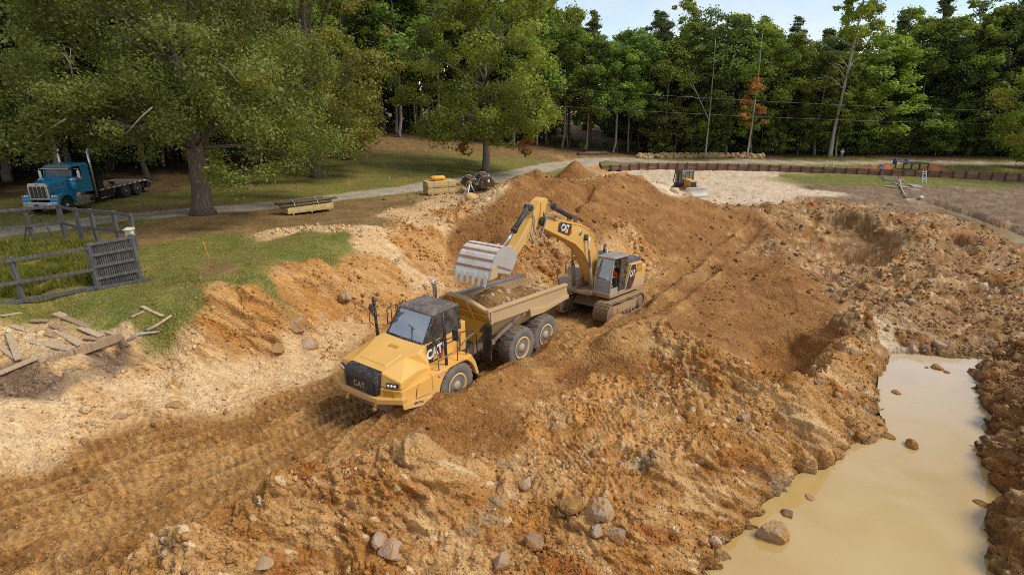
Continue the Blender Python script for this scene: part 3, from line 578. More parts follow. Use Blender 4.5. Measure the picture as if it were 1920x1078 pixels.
STONE = soil_mat('stone')
build_rubble()
# ------------------------------------------------------------------ trees: tapered trunk with limbs, crown of many small leaf faces gathered in clumps
def leaf_mat(name, base, var, trans=.35):
    g = NG(name); at = g.n('ShaderNodeAttribute', attribute_name='tone')
    c = g.mix(1.0, base, at.outputs['Color'], 'MULTIPLY'); oi = g.n('ShaderNodeObjectInfo')
    hs = g.n('ShaderNodeHueSaturation'); g.l(g.math('ADD', g.math('MULTIPLY', oi.outputs['Random'], var * .12), .5 - var * .06), hs.inputs['Hue'])
    g.l(g.math('ADD', g.math('MULTIPLY', oi.outputs['Random'], var), 1 - var / 2), hs.inputs['Value']); g.l(c, hs.inputs['Color'])
    d = g.n('ShaderNodeBsdfPrincipled'); d.inputs['Roughness'].default_value = .55; d.inputs['Specular IOR Level'].default_value = .3; g.l(hs.outputs[0], d.inputs['Base Color'])
    t = g.n('ShaderNodeBsdfTranslucent'); g.l(g.mix(1, hs.outputs[0], (1.5, 1.5, .6), 'MULTIPLY'), t.inputs[0])
    m = g.n('ShaderNodeMixShader'); m.inputs[0].default_value = trans; g.l(d.outputs[0], m.inputs[1]); g.l(t.outputs[0], m.inputs[2]); g.l(m.outputs[0], g.out.inputs['Surface']); return g.m
def bark_mat(name, a, b):
    g = NG(name); mp = g.n('ShaderNodeMapping'); mp.inputs['Scale'].default_value = (7, 7, .9); g.l(g.coord(), mp.inputs['Vector'])
    n = g.noise(1.6, 5, .65, .4, mp.outputs[0]); g.pbr(g.mix(g.ramp(n, .32, .68), a, b), .9, 0, g.bump(n, .8, .06), spec=.2); return g.m
LEAF = dict(oak=leaf_mat('oak_leaf', (.150, .165, .034), .10), mid=leaf_mat('broad_leaf', (.165, .220, .036), .4), light=leaf_mat('light_leaf', (.235, .285, .038), .3), pine=leaf_mat('pine_needle', (.112, .142, .038), .3, .2),
            dark=leaf_mat('dark_leaf', (.115, .155, .032), .3, .3), rust=leaf_mat('rust_leaf', (.36, .17, .055), .1), olive=leaf_mat('olive_leaf', (.215, .205, .036), .1), centre=leaf_mat('green_oak_leaf', (.21, .25, .036), .2), shrub=leaf_mat('shrub_leaf', (.085, .120, .020), .4))
BARK = dict(brown=bark_mat('brown_bark', (.07, .05, .035), (.20, .15, .11)), grey=bark_mat('grey_bark', (.12, .10, .08), (.33, .28, .23)), pale=bark_mat('pale_bark', (.22, .18, .14), (.46, .39, .32)), red=bark_mat('pine_bark', (.09, .05, .035), (.24, .14, .09)), dead=bark_mat('bleached_wood', (.25, .20, .16), (.50, .43, .37)))
def leaves(C, Rad, n, size, r, flat=.75, up=.5, core=.35, droop=0.0, tone=.35, accent=None):
    """C clump centres (k,3), Rad clump radii (k,): n leaf faces; returns verts, faces, tones"""
    k = len(C); w = Rad ** 2; ci = r.choice(k, n, p=w / w.sum())
    d = r.normal(size=(n, 3)); d /= np.linalg.norm(d, axis=1)[:, None]
    rad = (core + (1 - core) * r.random(n) ** .5) * Rad[ci]
    an = r.uniform(.65, 1.45, (k, 3)) * np.array([1, 1, flat]); P = C[ci] + d * rad[:, None] * an[ci]; st = r.random(n) < .3; P[st] += r.normal(size=(st.sum(), 3)) * (.32 * Rad[ci][st])[:, None]; P[:, 2] -= droop * rad * r.random(n)
    # leaf plane: mostly facing outwards and up
    nv = d + r.normal(size=(n, 3)) * .55 + np.array([0, 0, up]); nv /= np.linalg.norm(nv, axis=1)[:, None]
    a = np.cross(nv, r.normal(size=(n, 3))); a /= np.linalg.norm(a, axis=1)[:, None]; b = np.cross(nv, a)
    s = size * r.uniform(.6, 1.35, n)[:, None]
    # a leaf spray: a bent diamond of two triangles
    V = np.stack([P - a * s, P - b * s * .55 + nv * s * .12, P + a * s, P + b * s * .55 - nv * s * .15], 1)
    ct = r.uniform(1 - tone, 1 + tone, k)[ci]; lt = ct * r.uniform(.75, 1.25, n); T = np.stack([lt, lt * r.uniform(.92, 1.08, n), lt * r.uniform(.7, 1.2, n)], -1)
    if accent is not None:
        pk = (r.random(k) < accent[0])[ci] & (r.random(n) < .6) | (r.random(n) < accent[0] * .25); T[pk] = np.array(accent[1]) * r.uniform(.7, 1.2, (pk.sum(), 1))
    return V.reshape(-1, 3), np.arange(n * 4).reshape(n, 4), np.repeat(T, 4, 0)
def crown_clumps(r, H, base, rad, k, shape='round', shell=.55, lump=.16):
    """clump centres through a crown volume between heights base..H, radius rad"""
    z = r.random(k); an = r.random(k) * 6.283
    if shape == 'round': prof = np.sin(np.pi * (z * .86 + .12)) ** .62
    elif shape == 'dome': prof = np.sqrt(np.clip(1 - z ** 2.2, 0, 1)) * (.72 + .28 * np.minimum(1, z / .12))
    elif shape == 'cone': prof = (1 - z) ** .8 * .95 + .06
    elif shape == 'column': prof = np.sin(np.pi * (z * .85 + .13)) ** .5
    else: prof = np.sin(np.pi * (z * .7 + .25))
    lob = 1 + lump * np.sin(an * 3 + r.random() * 6 + z * 5) + lump * .7 * np.sin(an * 5 + r.random() * 6 - z * 7)
    q = rad * prof * lob * (shell + (1 - shell) * r.random(k)) ** .6
    return np.stack([q * np.cos(an), q * np.sin(an), base + (H - base) * z], -1)
def trunk_mb(r, H, r0, lean=0.0, limbs=(), bend=.15, n=8, flare=1.5, top=.25):
    mb = MB(); pts, rads = [], []
    for i in range(9):
        t = i / 8; z = H * t; pts.append((lean * z + bend * math.sin(t * 3 + r.random() * .5) * (t > 0), bend * math.sin(t * 2.3 + 1.2) * (t > 0), z - .15 * (i == 0)))
        rads.append(r0 * (1 - (1 - top) * t) * (flare if i == 0 else 1))
    pts.insert(1, (pts[0][0], pts[0][1], H * .02 + .25)); rads.insert(1, r0 * 1.05)
    mb.tube(pts, rads, n)
    for z0, tip, rr in limbs:
        k = z0 / H * 8; i = min(int(k) + 1, len(pts) - 2); p = Vector(pts[i]).lerp(Vector(pts[i + 1]), .5); p.z = z0; tip = Vector(tip)
        mid = p.lerp(tip, .5) + Vector((r.normal() * .25, r.normal() * .25, abs(tip - p) .length * .10 if False else (tip - p).length * .08))
        mb.tube([p, p.lerp(mid, .6), mid, mid.lerp(tip, .6), tip], [rr, rr * .85, rr * .65, rr * .45, rr * .18], 5)
    return mb
def crown_mesh(name, mat, *parts):
    V, F, T = [], [], []; o = 0
    for v, f, t in parts: V.append(v); F.append(f + o); T.append(t); o += len(v)
    return np_mesh(name, np.vstack(V), np.vstack(F), mat, False, np.vstack(T))
def limbs_to(r, C, z0, z1, m, r0, H):
    C = C[r.choice(len(C), min(m, len(C)), replace=False)]
    return [(float(np.clip(c[2] - .35 * math.hypot(c[0], c[1]) - .5, z0, z1)), tuple(c), r0 * r.uniform(.2, .42)) for c in C]
def place_tree(tr_me, cr_me, name, label, loc, sc=(1, 1, 1), yaw=0.0, group=None, cat='tree'):
    t = thing(name, label, cat, loc, yaw, group=group); t.scale = sc
    link('trunk', tr_me, t)
    if cr_me is not None: link('crown', cr_me, t)
    return t

def big_oak():
    r = np.random.default_rng(3); H = 19.0
    C = np.vstack([crown_clumps(r, H, 4.6, 9.4, 150, 'dome', .5, .14), crown_clumps(r, 8.5, 3.0, 9.2, 60, 'flat', .65, .15), crown_clumps(r, H * .8, 6, 5.5, 40, 'round', .2)])
    q = G(381, 402)
    # boughs hang lower towards the lorry and the lawn
    low = np.array([(-7.4, -1.5, 3.0), (-6.2, -3.2, 3.3), (-4.6, -3.4, 2.9), (-8.2, .5, 3.4), (5.5, -3.5, 3.2), (7.2, -1.5, 2.7), (8.2, 0.2, 2.6), (3.8, -4.6, 3.6), (-2.5, -4.6, 3.5), (7.7, -2.6, 3.6), (-6.9, -2.6, 2.5)]); C = np.vstack([C, low])
    R_ = r.uniform(.6, 1.45, len(C)); R_[-len(low):] = r.uniform(.6, .9, len(low))
    u_, v_ = 960 + FPX * (q[0] + C[:, 0]) / ((q[1] + C[:, 1]) * cP - (q[2] + C[:, 2] - CAM_H) * sP), 539 - FPX * ((q[1] + C[:, 1]) * sP + (q[2] + C[:, 2] - CAM_H) * cP) / ((q[1] + C[:, 1]) * cP - (q[2] + C[:, 2] - CAM_H) * sP)
    keep = ~(((u_ < 190) & (v_ > 288)) | ((u_ < 335) & (v_ > 292)) | (C[:, 2] < 2.9)); C, R_ = C[keep], R_[keep]     # the lower boughs are pruned high where the lorry stands
    a = leaves(C, R_, 122000, .098, r, .62, .5, .25, .35, .38, (.015, (1.9, 1.15, .7)))
    mb = trunk_mb(r, 13, .62, .0, limbs_to(r, C, 4.2, 9.5, 22, .45, 13), .12, 14, 1.55, .3)
    q = G(381, 402); t = thing('oak_tree', 'huge spreading oak with a thick grey trunk overhanging the blue flatbed lorry', 'tree', q)
    mb.build('trunk', BARK['brown'], t); link('crown', crown_mesh('oak_crown', LEAF['oak'], a), t)
    for p, e in (((-3, -6, 6.2), (-4.4, -7.2, 4.9)), ((2, -6.6, 6.8), (1.2, -7.8, 5.6)), ((-1, -7.5, 8), (-.4, -8.6, 9.2)), ((5, -5.5, 9), (6.6, -6.8, 8.0)), ((-5.5, -6, 9.5), (-6.8, -7.2, 10.5))):
        p, e = Vector(p), Vector(e); dead = MB(); dead.tube([p, p.lerp(e, .5) + Vector((.1, 0, .15)), e], [.05, .035, .012], 5); dead.tube([p.lerp(e, .5), p.lerp(e, .9) + Vector((.3, .1, .35))], [.025, .008], 4); dead.build('dead_twig', BARK['dead'], t)
    # second crown to its right
    r = np.random.default_rng(5); H = 21; C = np.vstack([crown_clumps(r, H, 4.0, 8.3, 150, 'dome', .5, .16), crown_clumps(r, 9, 2.6, 7.6, 50, 'flat', .6)]); R_ = r.uniform(.8, 1.5, len(C))
    b = leaves(C, R_, 56000, .14, r, .62, .5, .25, .3, .36, (.02, (1.6, 1.05, .7)))
    q = G(585, 300); q = np.array([-19.0, 56.0, gz(-19, 56)]); t = thing('oak_tree', 'tall olive-yellow oak standing just right of the huge oak, on the lawn edge', 'tree', q)
    trunk_mb(r, 14, .5, 0, limbs_to(r, C, 3, 10, 20, .5, 14), .15, 10, 1.4, .3).build('trunk', BARK['brown'], t); link('crown', crown_mesh('olive_crown', LEAF['olive'], b), t)
    # bushy low tree at the foot of it, at the lawn's top edge
    r = np.random.default_rng(8); C = crown_clumps(r, 8.5, .9, 4.6, 60, 'round', .4); b = leaves(C, r.uniform(.8, 1.3, 60), 15000, .17, r, .7, .5, .2, .2, .3)
    q = np.array([-22.0, 69.0, gz(-22, 69)]); t = thing('bushy_tree', 'low dark bushy tree with a short trunk at the top of the lawn', 'tree', q)
    trunk_mb(r, 5, .28, 0, limbs_to(r, C, 1.2, 4, 8, .28, 5), .1).build('trunk', BARK['brown'], t); link('crown', crown_mesh('bushy_crown', LEAF['light'], b), t)
def centre_tree():
    r = np.random.default_rng(12); H = 22
    C = np.vstack([crown_clumps(r, H, 4.2, 8.6, 165, 'round', .45, .22), crown_clumps(r, 9, 4.2, 8.6, 40, 'flat', .6, .2)]); C = C[r.random(len(C)) < .9]
    C = np.vstack([C, [(-2.2, -1.5, 3.6), (1.6, -1, 3.4), (5.0, -2, 4.0), (-5.5, -1.5, 4.3), (3.0, -2.5, 3.3)]]); R_ = r.uniform(.8, 1.5, len(C)); R_[-5:] = .7
    a = leaves(C, R_, 52000, .155, r, .7, .5, .3, .25, .42, (.04, (1.9, 1.4, .6)))
    q = G(911, 322); s = 1.0; t = thing('shade_tree', 'lone bright green tree behind the bundles of posts beside the gravel drive', 'tree', q)
    trunk_mb(r, 15, .44, .0, limbs_to(r, C, 3.6, 12, 36, .46, 15), .14, 12, 1.35, .25).build('trunk', BARK['grey'], t); link('crown', crown_mesh('shade_crown', LEAF['centre'], a), t)
    # withered reddish sprays on the lowest boughs
    for C2 in ([(-2.6, -2.6, 3.0)], [(-2.0, -2.9, 2.6)], [(4.2, -2.6, 3.2)], [(4.6, -2.2, 2.4)], [(5.0, -2.8, 3.6)]):
        v = leaves(np.array(C2), np.full(len(C2), .55), 60, .2, r, .8, .3, .3); link('withered_spray', crown_mesh('withered_spray', LEAF['rust'], v), t, kind='stuff')
VAR = {}
def variants():
    def mk(key, seed, H, base, rad, k, shape, n, size, leafm, barkm, r0, lr=(.9, 1.6), flat=.7, shell=.5, lump=.18, extra=None, nl=10, lean=0, acc=None, tone=.35):
        r = np.random.default_rng(seed); C = crown_clumps(r, H, base, rad, k, shape, shell, lump)
        if extra is not None: C = np.vstack([C, extra(r)])
        v = leaves(C, r.uniform(*lr, len(C)), n, size, r, flat, .5, .3, .2, tone, acc)
        VAR[key] = (trunk_mb(r, H * .9, r0, lean, limbs_to(r, C, base * .8, H * .8, nl, r0, H * .9), .25, 8, 1.3, .22).mesh('trunk', BARK[barkm]), crown_mesh(key + '_crown', LEAF[leafm], v))
    mk('broad_a', 21, 22, 4.5, 5.2, 130, 'round', 15000, .21, 'mid', 'grey', .26, (.45, 1.45), lump=.24)
    mk('broad_b', 22, 24, 6.0, 4.6, 120, 'round', 14000, .21, 'centre', 'grey', .24, (.4, 1.4), lump=.32)
    mk('broad_c', 23, 20, 3.5, 5.8, 140, 'dome', 15000, .21, 'light', 'grey', .28, (.4, 1.4), lump=.26)
    mk('broad_d', 24, 23, 3.5, 5.0, 130, 'round', 15000, .21, 'dark', 'brown', .26, (.45, 1.4), lump=.24)
    mk('edge_a', 35, 22, 8.0, 5.2, 110, 'round', 13000, .21, 'mid', 'grey', .20, (.45, 1.35), lump=.3)
    mk('edge_b', 36, 24, 9.5, 3.8, 90, 'column', 11000, .21, 'centre', 'grey', .18, (.4, 1.25), lump=.34)
    mk('tall_a', 25, 27, 9, 3.2, 75, 'column', 9000, .2, 'light', 'pale', .22, (.35, 1.1), lump=.4, nl=18)
    mk('tall_b', 26, 27, 11, 2.9, 60, 'column', 7500, .2, 'centre', 'grey', .2, (.35, 1.0), lump=.42, nl=18)
    def whorls(r):
        L = []
        for z in np.arange(11, 24, 1.25):
            m = max(3, int(6 - (z - 11) / 4)); a0 = r.random() * 6
            for i in range(m): q = (4.2 * (1 - (z - 11) / 15) + .4) * r.uniform(.55, 1.1); a = a0 + i * 6.283 / m + r.normal() * .25; L.append((q * math.cos(a), q * math.sin(a), z + r.normal() * .35 - .1 * q))
        return np.array(L)
    mk('pine_a', 27, 26, 18, 1.3, 16, 'cone', 11000, .18, 'pine', 'red', .22, (.4, 1.05), .38, extra=whorls, nl=26, tone=.25)
    mk('pine_b', 28, 25, 13, 2.6, 46, 'cone', 9500, .18, 'pine', 'red', .22, (.45, 1.1), .42, nl=22, tone=.25)
    mk('under_a', 29, 9.5, 1.2, 3.2, 34, 'round', 7000, .19, 'mid', 'grey', .10, (.6, 1.1), .55, tone=.4)
    mk('under_b', 30, 7.5, .8, 2.8, 30, 'column', 6000, .18, 'light', 'pale', .09, (.6, 1.0), .5, tone=.4)
variants()
def forest():
    global ROWN
    r = np.random.default_rng(77); ROWN = 'front row'
    gen = {'broad_a': ('broadleaf_tree', 'mid green broadleaf'), 'broad_b': ('broadleaf_tree', 'irregular green broadleaf'), 'broad_c': ('broadleaf_tree', 'yellow-green domed broadleaf'), 'broad_d': ('broadleaf_tree', 'dark dense broadleaf'), 'tall_a': ('slender_tree', 'pale-trunked slender tree'),
           'edge_a': ('broadleaf_tree', 'high-crowned green broadleaf'), 'edge_b': ('broadleaf_tree', 'narrow high-crowned broadleaf'),
           'tall_b': ('slender_tree', 'thin ragged grey-trunked tree'), 'pine_a': ('pine_tree', 'dark tiered pine'), 'pine_b': ('pine_tree', 'flat-topped dark pine'), 'under_a': ('sapling', 'leafy understorey tree'), 'under_b': ('sapling', 'light green thin-stemmed sapling')}
    SECT = [(-300, 'left of the huge oak'), (140, 'behind the blue lorry and huge oak'), (480, 'behind the olive oak'), (690, 'between the olive oak and the lone green tree'), (860, 'behind the lone green tree'), (1010, 'just right of the lone green tree'), (1130, 'behind the left end of the retaining wall'), (1230, 'behind the windrow of clods'), (1330, 'beside the dead tree'), (1410, 'right of the withered tree'), (1490, 'left of the tall pale trunk'), (1600, 'right of the standing walker'), (1700, 'behind the plank platform'), (1790, 'behind the red earth heaps'), (1880, 'at the far right end of the road')]
    grp = {'broadleaf_tree': 'broadleaf trees of the forest', 'slender_tree': 'slender trees of the forest', 'pine_tree': 'pines of the forest', 'sapling': 'understorey trees of the forest'}
    def put(key, x, y, s=1.0, sz=1.0, label=None, yaw=None, group=True, name=None):
        wd = r.uniform(1.05, 1.4) if key.startswith(('broad', 'edge_a')) else r.uniform(.95, 1.15)
        nm, lb = gen[key]; t, c = VAR[key]; px = 960 + FPX * x / (y * cP + 9 * sP); sec = [k for a, k in SECT if a <= px or a == -300][-1]
        lb = f'{lb}, {ROWN}, {sec}'
        return place_tree(t, c, name or nm, label or lb, (x, y, gz(x, y) - .1), (s * wd, s * wd, s * sz), r.random() * 6.28 if yaw is None else yaw, grp[nm] if label is None else None)
    # forest edge: polyline in plan, rows going back from it
    edge = np.array([(-62, 34), (-50, 44), (-42, 52), (-34, 60), (-29, 74), (-21, 88), (-6, 96), (8, 101), (22, 106), (45, 108), (70, 107), (92, 101), (118, 92)], float)
    seg = np.diff(edge, axis=0); sl = np.hypot(*seg.T); cum = np.r_[0, np.cumsum(sl)]
    def at(s):
        i = min(np.searchsorted(cum, s) - 1, len(seg) - 1) if s > 0 else 0; d = seg[i] / sl[i]; return edge[i] + d * (s - cum[i]), np.array([-d[1], d[0]])
    s = 1.0
    for row, (off, gap, keys, pr) in enumerate([(1.0, 3.9, ['broad_a', 'broad_b', 'broad_c', 'broad_d', 'tall_a', 'tall_b', 'pine_b', 'under_a'], [.18, .16, .16, .12, .12, .10, .03, .13]),
                                   (6, 4.2, ['pine_a', 'pine_b', 'broad_a', 'broad_b', 'tall_a', 'broad_d'], [.30, .22, .12, .12, .14, .10]), (12, 5.0, ['pine_a', 'pine_b', 'broad_b', 'broad_d', 'tall_b'], [.28, .2, .2, .2, .12]), (19, 6.0, ['pine_a', 'broad_b', 'broad_d'], [.3, .35, .35])]):
        s = r.random() * 3; ROWN = ('front row', 'second row', 'third row', 'back row')[row]
        while s < cum[-1]:
            p, nrm = at(s); o = off + r.normal() * 1.3; x, y = p + nrm * o + r.normal(size=2) * .6; key = r.choice(keys, p=np.array(pr) / sum(pr))
            if -24 < x < 26 and row < 2 and key.startswith(('broad', 'under')): key = 'edge_a' if r.random() < .55 else 'edge_b'
            right = x > 12; hs = r.uniform(.74, 1.12) if row == 0 else r.uniform(.82, 1.05) * (1.0 if right else 1.05)
            if row == 0 and -14 < x < 10 and key in ('under_a',): key = 'tall_b'
            u = x / y
            if .08 < u < .52: hs *= .93
            put(key, x, y, hs, r.uniform(.92, 1.08)); s += gap * r.uniform(.7, 1.35)
    ROWN = 'forest foot'
    # understorey on the right half of the forest edge and behind the lorry
    for i in range(34):
        x = r.uniform(22, 100); yb = np.interp(x, edge[:, 0], edge[:, 1]); put(r.choice(['under_a', 'under_b']), x, yb + r.uniform(-1.0, 3.0), r.uniform(.55, 1.05), r.uniform(.9, 1.1))
    for x, y, k, s_ in [(-37, 47, 'broad_d', .75), (-42, 44, 'broad_a', .8), (-33, 52, 'broad_d', .8), (-47, 38, 'broad_d', .8), (-30, 58, 'broad_b', .85), (-52, 33, 'broad_a', .8), (-39, 56, 'broad_d', .9), (-26, 66, 'broad_d', .75)]:
        put(k, x, y, s_)
    # trees one can point at
    def on(u, v): q = G(u, v); return q[0], q[1]
    x, y = on(1562, 299); y += 1.2; t = place_tree(VAR['tall_a'][0], None, 'tulip_tree', 'very tall pale leaning trunk with foliage high up, left of the standing person', (x, y, gz(x, y)), (1.5, 1.5, 1.3), 0.4); t.rotation_euler = (0.0, R(3), .4)
    C = crown_clumps(np.random.default_rng(90), 30, 19.5, 3.0, 40, 'column', .4, .3); C2 = crown_clumps(np.random.default_rng(91), 16, 9, 3.2, 16, 'column', .4, .3) + np.array([2.6, -.5, 0])
    CC = np.vstack([C, C2]); v = leaves(CC, np.random.default_rng(92).uniform(.6, 1.1, len(CC)), 7000, .24, np.random.default_rng(93), .7, .5, .3); v[0][:, :] /= np.array([1.5, 1.5, 1.3]); link('crown', crown_mesh('tulip_crown', LEAF['light'], v), t)
    x, y = on(1575, 298); put('tall_a', x + .6, y + 2.5, .75, .75, 'shorter leaning tree right behind the standing person with bright foliage')
    rust = np.random.default_rng(95); C = crown_clumps(rust, 13.5, 5.5, 1.9, 26, 'column', .3, .3); v = leaves(C, rust.uniform(.45, .85, 26), 2600, .2, rust, .5, .5, .3)
    x, y = on(1400, 297.5); t = thing('withered_tree', 'thin young tree with withered rust-brown foliage at the forest edge', 'tree', (x, y, gz(x, y))); trunk_mb(rust, 20, .17, .0, [(6, (1.4, 0, 7.5), .05), (9, (-1.3, 0, 10.5), .05)], .25, 7).build('trunk', BARK['pale'], t); link('crown', crown_mesh('withered_crown', LEAF['rust'], v), t)
    x, y = on(1322, 297); dd = np.random.default_rng(97); t = thing('dead_tree', 'bare dead tree, bleached and forked, leaning left in front of the dark forest', 'tree', (x, y, gz(x, y)))
    mb = trunk_mb(dd, 19.5, .17, -.02, [(6.5, (-4.2, .4, 14.0), .12)], .2, 7)
    for a, b in (((-2.6, .2, 11), (-4.8, 0, 13)), ((-3.2, .2, 12.2), (-5.6, .3, 12.2)), ((-1.6, .2, 9.5), (-.4, 0, 11.2)), ((-3.6, .3, 13), (-3.2, .2, 15)), ((-2.0, .2, 10), (-4.6, .1, 10.4)), ((-3.9, .2, 12.4), (-5.2, .5, 11.3))): mb.tube([a, Vector(a).lerp(Vector(b), .5) + Vector((0, 0, .2)), b], [.06, .04, .012], 5)
    mb.build('trunk', BARK['dead'], t)
    rr = np.random.default_rng(101); C = crown_clumps(rr, 24, 4, 8.5, 130, 'dome', .5, .12); v = leaves(C, rr.uniform(.9, 1.6, 130), 22000, .25, rr, .66, .5, .3, .2, .32)
    x, y = 84, 106; t = thing('oak_tree', 'massive dark green domed oak at the far right of the forest edge', 'tree', (x, y, gz(x, y))); trunk_mb(rr, 15, .5, 0, limbs_to(rr, C, 4, 11, 14, .5, 15), .2).build('trunk', BARK['brown'], t); link('crown', crown_mesh('right_oak_crown', LEAF['dark'], v), t)
    rr = np.random.default_rng(103); C = crown_clumps(rr, 17, 2.6, 7.6, 110, 'round', .5, .15); v = leaves(C, rr.uniform(.9, 1.5, 110), 20000, .22, rr, .66, .5, .3, .2, .36, (.12, (1.7, 1.05, .6)))
    x, y = 79.5, 86; t = thing('maple_tree', 'low-branched yellow-green tree hanging over the road at the right edge', 'tree', (x, y, gz(x, y))); trunk_mb(rr, 11, .38, 0, limbs_to(rr, C, 2.5, 8, 14, .4, 11), .2).build('trunk', BARK['brown'], t); link('crown', crown_mesh('maple_crown', LEAF['centre'], v), t)
    # far woods behind, read as one dark mass
    rr = np.random.default_rng(111); P = []
    for off in (25, 30, 36, 46):
        s = 0.0
        while s < cum[-1]:
            p, nrm = at(s); x, y = p + nrm * (off + rr.normal() * 2)
            hmax = 19 if x > 15 else 22
            for z in np.arange(.8, hmax, 2.3): P.append((x + rr.normal() * 1.2, y + rr.normal() * 1.2, gz(x, y) + z + rr.normal() * .5))
            s += 2.6
    P = np.array(P); v = leaves(P, rr.uniform(1.2, 2.0, len(P)), 56000, 1.0, rr, .9, .3, .1); o = link('far_woods', crown_mesh('far_woods', LEAF['dark'], v), kind='stuff'); o['label'] = 'dark mass of woodland behind the forest edge'
    # ferns, brush and low growth along the forest floor
    P = []
    for i in range(900):
        s = rr.random() * cum[-1]; p, nrm = at(s); x, y = p + nrm * (rr.random() ** 1.5 * 16 - .5)
        if x < 26 and rr.random() < .88: continue
        P.append((x, y, gz(x, y) + rr.uniform(.15, 1.3)))
    P = np.array(P); v = leaves(P, rr.uniform(.35, .9, len(P)), 16000, .2, rr, .8, .5, .1); o = link('undergrowth', crown_mesh('undergrowth', LEAF['shrub'], v), kind='stuff'); o['label'] = 'brush and ferns on the forest floor'
big_oak(); centre_tree(); forest()
def number_alike():
    by = {}
    for o in COL.objects:
        if o.parent is None and o.get('group', '').endswith('of the forest'): by.setdefault(o['label'], []).append(o)
    for lb, L in by.items():
        if len(L) > 1:
            L.sort(key=lambda o: o.location.x / o.location.y)
            for i, o in enumerate(L): o['label'] = ('leftmost ', 'second ', 'third ', 'fourth ', 'fifth ', 'sixth ', 'seventh ', 'eighth ', 'ninth ', 'tenth ')[min(i, 9)] + lb
number_alike()
# ------------------------------------------------------------------ shared vehicle materials and bits
MUD = (.36, .22, .11)
M_YEL = worn('yellow_paint', (.84, .45, .10), (.62, .41, .21), .18, .40, 0, .9, 0, .12, (.6, 1.5))
M_YEL2 = worn('yellow_paint_dusty', (.72, .38, .08), (.48, .30, .15), .42, .5, 0, 1.1, 0, 0)
M_YELD = worn('yellow_steel_muddy', (.58, .36, .13), (.50, .36, .22), .72, .6, 0, 1.0, 0, 0)
M_BODY = worn('tipper_steel', (.56, .36, .14), (.48, .34, .20), .66, .55, 0, .8, 0, 0)
M_BLK = worn('black_panel', (.022, .020, .020), (.20, .15, .11), .22, .45, 0, 1.6, .55)
M_GRL = worn('grille_black', (.022, .020, .020), (.20, .15, .11), .25, .45, 0, 1.6, -.6)
M_ROOF = worn('dusty_roof', (.075, .062, .060), (.30, .22, .16), .45, .75, 0, 2.2, .8)
M_RUB = worn('rubber', (.028, .026, .025), (.26, .165, .085), .42, .85, 0, 2.0)
M_TYRE = worn('tyre_side', (.15, .14, .13), (.30, .22, .15), .40, .85, 0, 2.5)
M_TREAD = worn('tyre_tread', (.085, .062, .045), (.34, .21, .10), .62, .9, 0, 2.2)
M_RIM = worn('rim_yellow', (.72, .44, .16), (.50, .33, .18), .45, .6, 0, 2.4)
M_MUD = worn('muddy_steel', (.17, .12, .085), (.34, .215, .115), .62, .85, 0, 1.4)
M_HUB = worn('dusty_hub', (.42, .32, .20), (.50, .36, .22), .6, .8, 0, 2.4)
M_DRK = worn('dark_steel', (.030, .028, .027), (.22, .15, .09), .30, .6, 0, 2.2)
M_CHR = worn('bright_steel', (.62, .62, .62), (.40, .30, .2), .18, .22, .9, 3)
M_GLS = glass('cab_glass', (.88, .94, .90), .74, .26)
M_GLD = glass('dark_glass', (.45, .50, .46), .92, .06)
M_GLM = glass('dusty_glass', (.90, .88, .82), .86, .05)
M_WHT = plain('white_decal', (.78, .77, .74), .5, 0, .15)
M_RED = plain('red_decal', (.62, .045, .03), .5, 0, .15)
M_ORD = plain('yellow_decal', (.85, .42, .03), .5, 0, .15)
M_LAMP = plain('lamp_lens', (.75, .76, .78), .12, .3, .1)
M_LENS = plain('yellow_lens', (.50, .27, .01), .2, 0, .25)
M_INT = plain('cab_trim', (.06, .058, .055), .7)
M_INTG = plain('pale_trim', (.58, .60, .54), .7)
def lettering(txt, size, M, mat, parent, ext=.006, name='lettering', off=.035, squash=1.0):
    """raised letters on a panel; M: 4x4 matrix with x along the line, y up the letter, z out of the panel"""
    cu = bpy.data.curves.new('lettering', 'FONT'); cu.body = txt; cu.size = size; cu.extrude = ext; cu.align_x = 'CENTER'; cu.align_y = 'CENTER'; cu.offset = off * size; cu.space_character = 1.04
    o = bpy.data.objects.new('tmp', cu); COL.objects.link(o); me = bpy.data.meshes.new_from_object(o.evaluated_get(bpy.context.evaluated_depsgraph_get())); bpy.data.objects.remove(o)
    me.materials.clear(); me.materials.append(mat); o = bpy.data.objects.new(name, me); COL.objects.link(o); o.parent = parent; o.matrix_local = M @ Matrix.Diagonal((squash, 1, 1, 1)); return o
def frame(o, x, y):
    x = Vector(x).normalized(); z = x.cross(Vector(y)).normalized(); y = z.cross(x); m = Matrix((x, y, z)).transposed().to_4x4(); m.translation = Vector(o); return m
